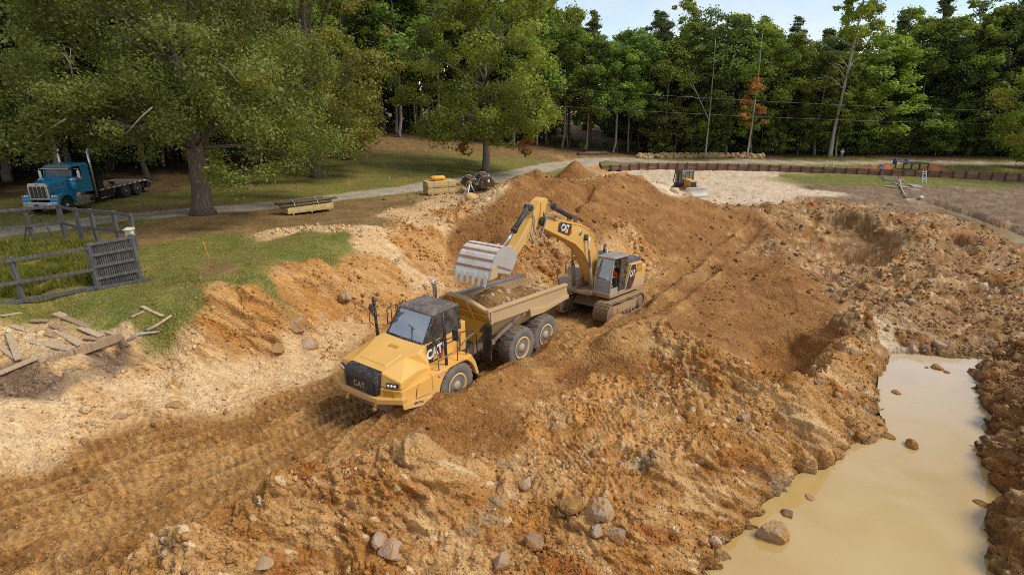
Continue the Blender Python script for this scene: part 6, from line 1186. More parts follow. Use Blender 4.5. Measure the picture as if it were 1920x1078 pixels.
        MB().lathe([(.22, -.32), (.24, -.28), (.24, .28), (.22, .32), (.02, .32)], (-1.02, s * 1.06, 1.70), 'z', 16).build('air_cleaner', M_BLU, D); MB().lathe([(.25, 0), (.25, .05), (.14, .14), (.02, .16)], (-1.02, s * 1.06, 2.03), 'z', 16).build('air_cleaner_cap', M_ALU, D); MB().tube([(-2.9, s * 1.05, .55), (-2.92, s * 1.05, 3.0), (-2.92, s * 1.05, 3.75), (-3.06, s * 1.05, 3.9)], .085, 10).build('exhaust_stack', M_ALU, D)
        mm = MB().box(-1.36, -1.28, s * 1.22, s * 1.42, 2.05, 2.62).build('mirror', M_ALU, D, bevel=.02); MB().tube([(-1.3, s * .95, 2.72), (-1.3, s * 1.32, 2.74), (-1.3, s * 1.34, 1.95), (-1.3, s * .95, 1.92)], .018, 5).build('mirror_bracket', M_ALU, D); MB().ball((-1.3, s * 1.1, 1.98), (.05, .05, .05), 8, 5).build('indicator', M_AMB, D)
        MB().box(-2.05, -.86, s * .70, s * 1.15, .42, .92).build('step_box', M_ALU, D, bevel=.02); MB().box(-2.25, -.9, s * .9, s * 1.28, .36, .42).build('step', M_ALU, D); MB().tube([(-1.0, s * .92, 1.02), (-1.95, s * .92, 1.02)], .13, 12).build('air_tank', M_ALU, D)
        MB().box(-4.6, -3.2, s * .75, s * 1.15, .50, 1.0).build('tool_locker', M_BLKP, D); MB().tube([(-3.2, s * 1.1, .42), (-4.6, s * 1.1, .42)], .04, 6).build('side_bar', M_ALU, D)
    MB().hexa([(-1.17, -.90, 2.20), (-1.17, .90, 2.20), (-1.18, .90, 2.20), (-1.18, -.90, 2.20), (-1.28, -.86, 2.86), (-1.28, .86, 2.86), (-1.29, .86, 2.86), (-1.29, -.86, 2.86)]).build('windscreen', M_GLK, D)
    MB().hexa([(-.98, -.95, 2.74), (-.98, .95, 2.74), (-1.30, .93, 2.90), (-1.30, -.93, 2.90), (-.98, -.95, 2.77), (-.98, .95, 2.77), (-1.30, .93, 2.93), (-1.30, -.93, 2.93)]).build('sun_visor', M_ALU, D)
    for y in (-.6, -.3, 0, .3, .6): MB().ball((-1.4, y, 3.02), (.05, .04, .04), 8, 5).build('roof_lamp', M_LAMP if y == 0 else M_AMB, D)
    # chassis and deck
    MB().box(-8.2, .4, -.45, -.30, .70, .98).box(-8.2, .4, .30, .45, .70, .98).box(-8.0, -3.0, -.30, .30, .74, .9).build('chassis', M_BLKP, D)
    dk = MB().prism([(-3.12, 1.10), (-8.25, 1.10), (-8.95, .82), (-8.95, .72), (-8.2, .96), (-3.12, .96)], 'y', -1.24, 1.24).build('deck', M_BED, D, bevel=.01); MB().box(-8.4, -3.2, -1.10, 1.10, .86, .955).build('deck_bearer', M_BLKP, D); MB().box(-8.9, -8.3, -1.2, 1.2, .42, .80).build('tail_box', M_BLKP, D)
    for s in (1, -1):
        for k in range(18):
            x = -3.2 - .30 * k; MB().box(x - .28, x, s * 1.241, s * 1.25, 1.0, 1.06).build('reflector_strip', M_TAPER if k % 2 else M_TAPEW, dk)
    MB().box(-3.16, -3.08, -1.15, 1.15, 1.1, 1.75).build('headboard_rack', M_BLKP, D); MB().box(-3.75, -3.2, .35, 1.1, 1.10, 1.62).build('winch_box', M_BLKP, D, bevel=.03)
    st = MB()
    for k in range(5): st.tube([(-3.9 - .2 * k, .6 + .1 * (k % 2), 1.13), (-4.0 - .2 * k, .85, 1.28 + .1 * (k % 3)), (-4.1 - .2 * k, 1.1, 1.13)], .03, 5)
    st.build('ratchet_strap', M_STRAP, D, kind='stuff')
    MB().box(-4.9, -4.6, .75, 1.1, 1.1, 1.4).build('chain_box', M_BLKP, D)
    for s in (1, -1):
        road_wheel(D, 0, s * 1.02, .52, .53, .30, s, True)
        for x in (-5.88, -7.20): road_wheel(D, x, s * .93, .52, .53, .56, s)
        MB().box(-8.0, -7.95, s * .7, s * 1.2, .2, .8).build('mud_flap', M_RUB, D)
    return D
flatbed()
def dozer():
    q = at_level(1284, 373, -1.0); z = max(gz(q[0] + a, q[1] + b) for a, b in ((0, 0), (1.2, -2.2), (.6, -1), (-.6, 1))) + .05; K = thing('bulldozer', 'small yellow bulldozer with caged cab and grey blade half hidden by the brown heap', 'bulldozer', (q[0], q[1], z), R(-72)); K.scale = (.9, .9, .9)
    for s in (1, -1):
        lp = [(-1.7, .45), (-1.45, .82), (-.9, .98), (.9, .86), (1.45, .72), (1.7, .42), (1.45, .08), (-1.4, .05)]
        MB().prism(lp, 'y', s * .78, s * 1.34).build('track', M_TRK, K, bevel=.03); sh = MB()
        for (ax, az), (bx, bz) in zip(lp, lp[1:] + lp[:1]):
            n = max(2, int(math.hypot(bx - ax, bz - az) / .17))
            for k in range(n): t = (k + .5) / n; x, zz = ax + (bx - ax) * t, az + (bz - az) * t; d = Vector((bx - ax, bz - az)).normalized(); nn = Vector((d.y, -d.x)) * -1; sh.prism([(x - d.x * .015, zz - d.y * .015), (x + d.x * .015, zz + d.y * .015), (x + d.x * .012 + nn.x * .05, zz + d.y * .012 + nn.y * .05), (x - d.x * .012 + nn.x * .05, zz - d.y * .012 + nn.y * .05)], 'y', s * .78, s * 1.34)
        sh.build('grousers', M_TRK, K, kind='stuff'); MB().prism([(-1.2, .25), (1.3, .25), (1.2, .6), (-1.1, .66)], 'y', s * 1.345, s * 1.37).build('track_frame', M_YELM, K)
        MB().box(-.2, 2.3, s * 1.40, s * 1.52, .40, .62).build('push_arm', M_YELM, K); MB().tube([(.9, s * .55, 1.45), (2.2, s * .6, .85)], .06, 8).build('lift_cylinder', M_CHR, K)
    MB().box(-1.3, 1.3, -.75, .75, .5, 1.15).build('hull', M_YELM, K)
    MB().loft([[(.15, -.52, 1.1), (.15, .52, 1.1), (.15, .52, 2.05), (.15, -.52, 2.05)], [(1.55, -.46, 1.0), (1.55, .46, 1.0), (1.55, .46, 1.92), (1.55, -.46, 1.92)]], False).build('bonnet', M_YEL2, K, bevel=.05); gr = MB().box(1.55, 1.60, -.40, .40, 1.02, 1.78).build('grille', M_BLK, K)
    for k in range(5): MB().box(1.60, 1.615, -.38, .38, 1.10 + .13 * k, 1.14 + .13 * k).build('slat', M_DRK, gr)
    MB().tube([(.9, .2, 1.95), (.9, .2, 2.6)], .06, 8).build('exhaust_stack', M_DRK, K)
    MB().box(-1.35, .15, -.95, .95, 1.12, 1.45).build('cab_base', M_BLK, K); MB().loft([[(-1.45, -1.0, 2.98), (.25, -.95, 2.98), (.25, .95, 2.98), (-1.45, 1.0, 2.98)], [(-1.4, -.92, 3.12), (.15, -.88, 3.12), (.15, .88, 3.12), (-1.4, .92, 3.12)]], False).build('cab_roof', M_BLK, K, bevel=.03)
    for s in (1, -1):
        for x, dx in ((.12, .02), (-.6, 0), (-1.3, -.06)): MB().tube([(x + dx * 3, s * 1.0, 1.4), (x, s * .86, 3.0)], .065, 6, False).build('cab_post', M_BLK, K)
        MB().box(-1.25, .05, s * .86, s * .87, 1.5, 2.95).build('side_window', M_GLD, K); MB().box(-1.1, -.1, s * .80, s * 1.32, 1.02, 1.12).build('fender', M_BLK, K); MB().tube([(-.2, s * 1.28, 1.1), (-.2, s * 1.1, 2.7)], .03, 5).build('grab_rail', M_BLK, K)
    MB().tube([(.14, .28, 1.45), (.12, .26, 2.98)], .04, 5).tube([(.14, -.28, 1.45), (.12, -.26, 2.98)], .04, 5).build('cab_bar', M_BLK, K); MB().box(.10, .11, -.82, .82, 1.5, 2.95).build('windscreen', M_GLS, K); seat(K, -.6, 0, 1.5, 1.1)
    bl = MB(); cs = [(.22 * (t - .5) ** 2 * 4, 1.25 * t) for t in np.linspace(0, 1, 8)]
    bl.loft([[(2.35 + x, y, .02 + z) for x, z in cs] + [(2.22 + x * .6, y, .02 + z) for x, z in cs[::-1]] for y in (-1.62, -.8, 0, .8, 1.62)], True); bl.build('blade', M_GRYB, K); MB().box(2.52, 2.62, -1.62, 1.62, -.04, .14).build('cutting_edge', M_CHR, K)
    return K
dozer()
# ------------------------------------------------------------------ fence, timber, wall, jetty, rocks and other small things
M_WOOD = bark_mat('weathered_board', (.075, .068, .064), (.165, .152, .142))
M_WOODP = bark_mat('pale_board', (.40, .27, .155), (.60, .45, .29)); M_WOODR = bark_mat('red_brown_board', (.30, .185, .105), (.45, .31, .19))
M_LUM = plain('new_timber', (.60, .44, .17), .75, 0, .35, 3); M_LUMD = plain('timber_end', (.50, .34, .13), .8, 0, .4, 9); M_LOG = bark_mat('treated_post', (.09, .065, .035), (.22, .16, .09)); M_LOGE = plain('post_end', (.10, .07, .045), .85); M_BAND = plain('steel_band', (.55, .55, .55), .35, .6); M_TAGW = plain('white_tag', (.75, .75, .74), .6)
M_YBAG = plain('yellow_bag', (.80, .36, .02), .5, 0, .2); M_ORG = plain('orange_stake', (.75, .22, .02), .6); M_BLUH = plain('blue_hose', (.04, .12, .48), .45); M_BAR = plain('blue_drum', (.015, .05, .42), .4)
def rise(q, v):
    """height above q at which the sight line through row v passes over it"""
    lo, hi = -2.0, 30.0
    for _ in range(50):
        m = (lo + hi) / 2; z = q[2] + m - CAM_H; d = q[1] * cP - z * sP; up = q[1] * sP + z * cP
        if 539 - FPX * up / d > v: lo = m
        else: hi = m
    return lo
def bar(a, b, w, h, jit=0):
    a, b = Vector(a), Vector(b); d = (b - a); l = d.length; d.normalize(); up = Vector((0, 0, 1)) if abs(d.z) < .95 else Vector((1, 0, 0)); s = d.cross(up).normalized(); u = s.cross(d); p = []
    for k in (-1, 1):
        for e, f in ((a, -1), (b, -1), (b, 1), (a, 1)): p.append(tuple(e + s * f * w / 2 + u * k * h / 2))
    return MB().hexa(p)
def paddock():
    F = thing('paddock_fence', 'weathered grey two-rail timber fence round the overgrown paddock', 'fence', G(184, 541)); o = Vector(F.location)
    L = lambda m: m.xf(lambda p: p - o)
    P = [(-170, 602, 548), (44, 566, 492), (184, 541, 463)]; hgt = 1.86
    pts = [Vector(G(u, v)) for u, v, t in P]; tops = []
    for p in pts: L(bar(p - Vector((0, 0, .2)), p + Vector((0, 0, hgt)), .16, .16)).build('post', M_WOOD, F, bevel=.012)
    for a, b in zip(pts[:-1], pts[1:]):
        n = max(1, round((b - a).length / 3.2))
        for f in (.93, .45): L(bar(a + Vector((.06, -.1, hgt * f)), b + Vector((.06, -.1, hgt * f)), .05, .135)).build('rail', M_WOOD, F, bevel=.008)
        L(bar(a + Vector((.05, -.1, .08)), b + Vector((.05, -.1, .08)), .06, .16)).build('ground_board', M_WOOD, F, bevel=.008)
    B = [(258, 470), (226, 464), (184, 459), (156, 457), (124, 447)]; B = [Vector(G(u, v)) for u, v in B]; Lf = [B[-1]] + [Vector(G(u, v)) for u, v in ((63, 454), (-10, 462), (-90, 472))]
    for run in (B, Lf):
        for i, p in enumerate(run):
            if run is Lf and i == 0: continue
            L(bar(p - Vector((0, 0, .2)), p + Vector((0, 0, 1.85)), .15 if i < 4 else .22, .15)).build('post', M_WOOD, F, bevel=.012)
        for a, b in zip(run[:-1], run[1:]):
            for f in (1.76, .86): L(bar(a + Vector((.05, -.09, f)), b + Vector((.05, -.09, f)), .05, .15)).build('rail', M_WOOD, F, bevel=.008)
    g = thing('slatted_gate', 'grey timber gate of close upright slats with three cross rails at the paddock corner', 'gate', G(184, 541)); o2 = Vector(g.location); a = Vector(G(184, 541)); b = Vector(G(263, 524)); H = 1.92
    M2 = lambda m: m.xf(lambda p: p - o2)
    d = b - a
    for k in range(19): q = a + d * (.05 + .9 * k / 18); M2(bar(q + Vector((0, 0, .10)), q + Vector((0, 0, H - .12 + .03 * math.sin(k * 5))), .085, .03)).build('slat', M_WOOD, g)
    for z in (.42, .92, 1.40, H - .06): M2(bar(a + Vector((.02, -.07, z)), b + Vector((.02, -.07, z)), .05, .12)).build('rail', M_WOOD, g, bevel=.008)
    M2(bar(b - Vector((0, 0, .2)), b + Vector((0, 0, H + .05)), .17, .17)).build('post', M_WOOD, g, bevel=.012); M2(bar(a + d * .05 + Vector((0, 0, .05)), a + d * .05 + Vector((0, 0, H)), .12, .10)).build('stile', M_WOOD, g)
    M2(bar(a + Vector((.03, -.12, .05)), b + Vector((.5, -.08, .05)), .10, .12)).build('ground_board', M_WOOD, g)
    q = Vector(G(262, 524)); q.x *= 1.025; q.y *= 1.025; q.z = gz(q.x, q.y); bx = thing('nest_box', 'small cream nest box on a thin post beside the slatted gate', 'nest box', q); hh = rise(q, 436)
    bar((0, 0, -.1), (0, 0, hh - .15), .08, .08).build('post', M_WOODP, bx); MB().box(-.13, .13, -.11, .11, hh - .16, hh + .12).build('box', M_LUMC, bx, bevel=.01); MB().hexa([(-.17, -.16, hh + .12), (.17, -.16, hh + .12), (.17, .15, hh + .12), (-.17, .15, hh + .12), (-.17, -.16, hh + .14), (.17, -.16, hh + .14), (.17, .15, hh + .2), (-.17, .15, hh + .2)]).build('lid', M_LUMC, bx)
    p0, p1 = Vector(G(48, 462)), Vector(G(106, 455)); m = MB(); pts = [p0 + (p1 - p0) * t + Vector((0, 0, 1.5 * math.sin(math.pi * min(1, t * 1.02)) ** .8 + .03)) for t in np.linspace(0, 1, 15)]; m.tube(pts, .035, 6); tag(m.build('black_hose', M_RUB), 'black pipe arching out of the long paddock grass', 'hose')
M_LUMC = plain('cream_wood', (.62, .52, .38), .7)
def timber():
    # pack of sawn timber with round posts strapped on top, by the drive
    def pack(name, label, ul, ur, rows, nb, w, h, layers=1, group=None):
        a = Vector(G(*ul)); b = Vector(G(*ur)); d = (b - a); ln = d.length; yaw = math.atan2(d.y, d.x); t = thing(name, label, 'timber', a, yaw, group=group)
        for k in range(layers):
            for r in range(rows):
                for i in range(nb): y = i * w / nb; z = .08 + (h * rows + .05) * k + r * h; MB().box(random.uniform(-.02, .02), ln + random.uniform(-.02, .02), y + .004, y + w / nb - .004, z + .002, z + h - .003).build('plank', M_LUM if (i + r) % 5 else M_LUMD, t)
            for x in (.22, .72): z0 = .08 + (h * rows + .05) * k; MB().box(ln * x, ln * x + .03, -.006, w + .006, z0 - .004, z0 + h * rows + .006).build('steel_band', M_BAND, t)
            for x in (.1, .5, .9): MB().box(ln * x, ln * x + .08, 0, w, -.02 + (h * rows + .05) * k, .08 + (h * rows + .05) * k).build('bearer', M_LUMD, t)
        return t, ln, yaw
    t, ln, yaw = pack('timber_pack', 'single pack of new square timbers with dark round posts lying on it', (541, 404), (626, 396), 3, 5, .95, .13)
    a = Vector(t.location)
    lg = thing('post_bundle', 'few dark round posts strapped loosely on top of the single timber pack', 'posts', a + Vector((0, 0, .48)), yaw)
    lay = [(-.45, .10, .10, 3.6, .02), (-.35, .36, .10, 3.4, -.03), (-.1, .62, .10, 3.4, .01), (-.2, .86, .09, 3.2, .04), (.35, .22, .28, 3.2, -.02), (-.5, .55, .28, 3.6, -.05), (-.55, .75, .27, 3.4, .02)]
    for x, y, z, l_, sk in lay: MB().tube([(x, y, z), (x + l_ / 2, y + sk * l_ / 2, z + .01), (x + l_, y + sk * l_, z + .02)], [.10, .095, .085], 9).build('log', M_LOG, lg)
    for x in (.5, 2.1): MB().tube([(x, -.02, .02), (x, .1, .30), (x, .5, .42), (x, .85, .3), (x, 1.0, .02)], .02, 5).build('strap', M_TAGW, lg)
    t2, l2, y2 = pack('timber_pack', 'double-height stack of new yellow timber packs with a yellow bag on top', (803, 367), (856, 360), 3, 6, 1.5, .16, 2)
    c = Vector(t2.location) + Vector((math.cos(y2) * l2 * .45 - math.sin(y2) * .8, math.sin(y2) * l2 * .45 + math.cos(y2) * .8, 1.11)); b = MB(); b.loft([[(x, y * k, z * k2) for x, y, z in ((0, 0, 0),)] for k, k2 in ()], True) if False else None
    rings = []
    for x, s in ((-.62, .55), (-.55, .9), (-.2, 1.02), (.15, .95), (.5, 1.0), (.62, .6)): rings.append([(x, .33 * s * math.cos(t_) * (1 + .08 * math.sin(3 * t_ + x * 5)), .20 + .20 * s * math.sin(t_)) for t_ in [6.283 * k / 12 for k in range(12)]])
    o = MB().loft(rings).build('yellow_bag', M_YBAG); o.location = c; o.rotation_euler = (0, 0, y2); tag(o, 'bright yellow sack lying on the double timber stack', 'sack')
    for lab, (ul, ur), n in (('fat bundle of dark round fence posts lying beside the tripod', ((903, 357), (856, 348)), 4), ('rear bundle of dark round fence posts at the foot of the lone tree', ((926, 352), (880, 341)), 4)):
        a, b = Vector(G(*ul)), Vector(G(*ur)); d = b - a; d.z = 0; ln = 3.4; yaw = math.atan2(d.y, d.x); t = thing('post_bundle', lab, 'posts', a, yaw, group='bundles of round posts by the lone tree')
        r = .085; k = 0
        for row, (m, off) in enumerate(((6, 0), (7, -.085), (6, 0), (5, .085), (4, .17))):
            for i in range(m): MB().tube([(random.uniform(-.06, .06), off + i * r * 2, r + row * r * 1.75), (ln * .5, off + i * r * 2 + .01, r + row * r * 1.75), (ln + random.uniform(-.06, .06), off + i * r * 2, r + row * r * 1.75)], r * .97, 7).build('log', M_LOG, t)
        for x in (.5, 2.8): MB().tube([(x, -.12, .0), (x, -.22, .3), (x, -.05, .62), (x, .45, .84), (x, .95, .62), (x, 1.1, .3), (x, 1.0, 0)], .022, 5).build('strap', M_BAND, t)
        MB().box(-.09, -.07, .3, .46, .42, .62).build('tag', M_TAGW, t)
    q = G(882, 368); t = thing('survey_tripod', 'white survey tripod with an orange head standing beside the post bundles', 'tripod', q); h = rise(q, 346)
    for a_ in (2.6, 4.4, .9): MB().tube([(.72 * math.cos(a_) * 1.0, .72 * math.sin(a_), 0), (.35 * math.cos(a_), .35 * math.sin(a_), h * .5), (.06 * math.cos(a_), .06 * math.sin(a_), h)], [.035, .045, .035], 6).build('leg', M_TAGW, t)
    MB().lathe([(.10, 0), (.12, .05), (.10, .22), (.03, .24)], (0, 0, h), 'z', 10).build('head', M_ORG, t)
    for i, (u, v, tv, lab) in enumerate(((561, 372, 346, 'thin bamboo marker cane on the lawn behind the single timber pack'), (655, 358, 337, 'thin bamboo marker cane on the lawn above the gravel drive bend'), (731, 349, 331, 'thin bamboo marker cane on the lawn nearest the double timber stack'))):
        q = G(u, v); MBo = MB().tube([(0, 0, -.1), (.05, 0, rise(q, tv) * .6), (.02, 0, rise(q, tv))], .018, 5).build('marker_cane', M_LUM); MBo.location = q; tag(MBo, lab, 'stake', 'marker canes on the lawn')
    q = Vector(G(400, 506)); e = Vector(G(386, 470)); m = MB().tube([q, q + Vector((-.30, .12, rise(q, 453)))], .013, 5).build('survey_stake', M_ORG); tag(m, 'leaning orange survey lath stuck in the grass by pale stones', 'stake')
    m = MB().tube([Vector(G(340, 504)) + Vector((0, 0, .05)), Vector(G(398, 506)) + Vector((0, 0, .06))], .013, 5).build('survey_lath', M_ORG); tag(m, 'orange survey lath lying flat on the grass', 'stake')
def board(u0, v0, u1, v1, w, th, mat, name, label=None, lift=.05, parent=None, roll=0):
    a, b = Vector(G(u0, v0)), Vector(G(u1, v1)); a.z += lift; b.z += lift + roll
    if parent is not None: o = Vector(parent.location); m = bar(a - o, b - o, w, th); return m.build(name, mat, parent, bevel=.008)
    m = bar(a, b, w, th).build(name, mat, bevel=.008); tag(m, label, 'plank'); return m
def deck_remains():
    t = thing('broken_deck', 'remains of a broken timber deck covered with pale grit at the grass edge', 'deck', G(90, 640))
    for a in ((105, 590, 228, 631, .3, .10, M_WOODP), (228, 632, 140, 664, .16, .28, M_WOODR), (140, 664, 88, 680, .16, .26, M_WOODR), (37, 636, 134, 656, .34, .06, M_WOODP), (106, 620, 152, 648, .26, .06, M_WOODP), (58, 603, 90, 603, .18, .06, M_WOODR), (96, 610, 120, 622, .2, .06, M_WOODR), (2, 594, 40, 588, .2, .05, M_WOODP), (0, 628, 15, 641, .18, .06, M_WOODP), (150, 615, 190, 632, .24, .05, M_WOODP), (70, 622, 110, 634, .22, .05, M_WOODR), (20, 612, 62, 624, .2, .05, M_WOODP), (160, 634, 205, 640, .24, .05, M_WOODR), (120, 596, 165, 614, .22, .05, M_WOODR)): board(*a, 'plank', None, .04, t)
    board(0, 706, 72, 676, .20, .09, M_WOODP, 'loose_plank', 'long loose plank lying along the cut below the broken deck', .12); board(19, 632, 37, 680, .22, .07, M_WOODP, 'loose_plank', 'pale plank lying crosswise on the broken deck, pointing at the drone', .14); board(0, 655, 30, 676, .16, .07, M_WOODP, 'loose_plank', 'short plank sloping down at the picture edge beside the broken deck', .1)
    board(266, 576, 306, 594, .16, .05, M_WOODP, 'loose_plank', 'pale batten lying alone in the middle of the grass', .04); board(247, 596, 270, 586, .12, .05, M_WOODP, 'loose_plank', 'very short batten end beside the pale batten in the grass', .04)
    a = [Vector(G(u, v)) + Vector((0, 0, .06)) for u, v in ((276, 622), (296, 612), (322, 594))]; tag(MB().tube(a, [.07, .06, .045], 6).build('branch', M_WOODP), 'bleached crooked branch lying where the grass meets the gravel', 'branch')
    a = [Vector(G(u, v)) + Vector((0, 0, .05)) for u, v in ((240, 640), (262, 628), (300, 624))]; tag(MB().tube(a, [.06, .07, .03], 6).build('branch', BARK['dead']), 'shorter branch lying just below the bleached crooked branch', 'branch')
    a = [Vector(G(u, v)) for u, v in ((400, 398), (392, 372))]; a[1] = a[0] + Vector((-.7, .1, 2.3)); tag(MB().tube(a, [.06, .03], 6).build('branch', BARK['brown']), 'thin dead stick leaning against the foot of the huge oak', 'branch')
def retaining_wall():
    base = [(1128, 317.5), (1208, 318.5), (1287, 319.5), (1412, 321), (1496, 323.5), (1600, 326.5), (1723, 331.5), (1919, 341), (2080, 349)]; top = [311, 306, 305.5, 308, 312, 315.5, 319, 326, 333]
    P = [Vector(G(u, v)) for u, v in base]; Ht = [rise(p, t) for p, t in zip(P, top)]
    W = thing('retaining_wall', 'long low retaining wall of reddish brown boards between dark posts', 'wall', P[0]); o = Vector(W.location)
    seg = [(b - a).length for a, b in zip(P[:-1], P[1:])]; cum = np.r_[0, np.cumsum(seg)]; n = int(cum[-1] / 1.55)
    def at(s): i = min(max(np.searchsorted(cum, s) - 1, 0), len(seg) - 1); f = (s - cum[i]) / seg[i]; return P[i].lerp(P[i + 1], f) - o, Ht[i] * (1 - f) + Ht[i + 1] * f
    for k in range(n + 1):
        p, h = at(cum[-1] * k / n); bar(p + Vector((0, -.10, -.4)), p + Vector((0, -.10, h + .04)), .16, .16).build('post', M_WALLP, W)
        if k < n:
            q, h2 = at(cum[-1] * (k + 1) / n); rows = 3
            for r in range(rows):
                f0, f1 = (-.15 + r / rows * 1.12), (-.15 + (r + 1) / rows * 1.12); d = Vector((0, .02 * (r % 2), 0)); MB().hexa([tuple(v) for v in (p + Vector((0, 0, h * f0)) + d, q + Vector((0, 0, h2 * f0)) + d, q + Vector((0, .06, h2 * f0)) + d, p + Vector((0, .06, h * f0)) + d, p + Vector((0, 0, h * f1 - .012)) + d, q + Vector((0, 0, h2 * f1 - .012)) + d, q + Vector((0, .06, h2 * f1 - .012)) + d, p + Vector((0, .06, h * f1 - .012)) + d)]).build('board', M_WALL if (k * 3 + r) % 4 else M_WALL2, W)
    # earth banked up behind the wall and the grass strip on it
    m = MB(); pts = []
    for k in range(60):
        p, h = at(cum[-1] * k / 59); p = p + o; b = Vector((p.x + .15, p.y + 5.2, 0)); b.z = gz(b.x, b.y) - .06; pts.append((Vector((p.x, p.y + .08, p.z + h - .07)), b))
    V = []; F = []
    for a, b in pts:
        for j in range(7): t = j / 6; q = a.lerp(b, t); q.z = a.z * (1 - t) + b.z * t + .06 * math.sin(q.x * 1.3) * math.sin(math.pi * t); V.append(tuple(q))
    for k in range(59):
        for j in range(6): i = k * 7 + j; F.append((i, i + 7, i + 8, i + 1))
    g = NG('verge_grass'); c = g.mix(g.ramp(g.noise(.5, 5), .35, .65), (.13, .155, .035), (.26, .20, .08)); g.pbr(g.mix(.5, c, g.ramp(g.noise(6, 4), .3, .7, (.5, .5, .5, 1), (1.5, 1.5, 1.5, 1)), 'MULTIPLY'), .95, 0, g.bump(g.noise(12, 4), .5, .04))
    me = MB().add(V, F, True).mesh('grass_verge', g.m); o_ = link('grass_verge', me, kind='structure')
    if me.polygons[0].normal.z < 0: me.flip_normals()
M_WALL = bark_mat('red_brown_wall', (.17, .085, .055), (.30, .165, .115)); M_WALL2 = bark_mat('pale_wall_board', (.23, .13, .08), (.38, .24, .15)); M_WALLP = bark_mat('dark_wall_post', (.06, .04, .03), (.15, .10, .075))
def heap(name, label, u, v, w, h, col, cat='heap', seed=0, dep=None, group=None):
    q = G(u, v); n = 26; V = []; F = []; r = np.random.default_rng(seed); ph = r.random(6) * 6
    for j in range(10):
        f = j / 9
        for i in range(n):
            a = 6.283 * i / n; k = (1 - f) * (1 + .18 * math.sin(2 * a + ph[0]) + .12 * math.sin(3 * a + ph[1]) + .07 * math.sin(5 * a + ph[2])) * (1 + r.normal() * .05); V.append((w * k * math.cos(a), (dep or w * .8) * k * math.sin(a), h * f ** 1.15 * (1 + r.normal() * .06) - .25 * (j == 0)))
    for j in range(9):
        for i in range(n): F.append((j * n + i, j * n + (i + 1) % n, (j + 1) * n + (i + 1) % n, (j + 1) * n + i))
    F.append(tuple(9 * n + i for i in range(n))); g = NG(name); c = g.mix(g.ramp(g.noise(2.5, 5), .3, .7), tuple(k * .7 for k in col), col); g.pbr(c, .95, 0, g.bump(g.noise(7, 5), .7, .08), spec=.2)
    o = MB().add(V, F, True).build(name, g.m); o.location = q; tag(o, label, cat, group); return o
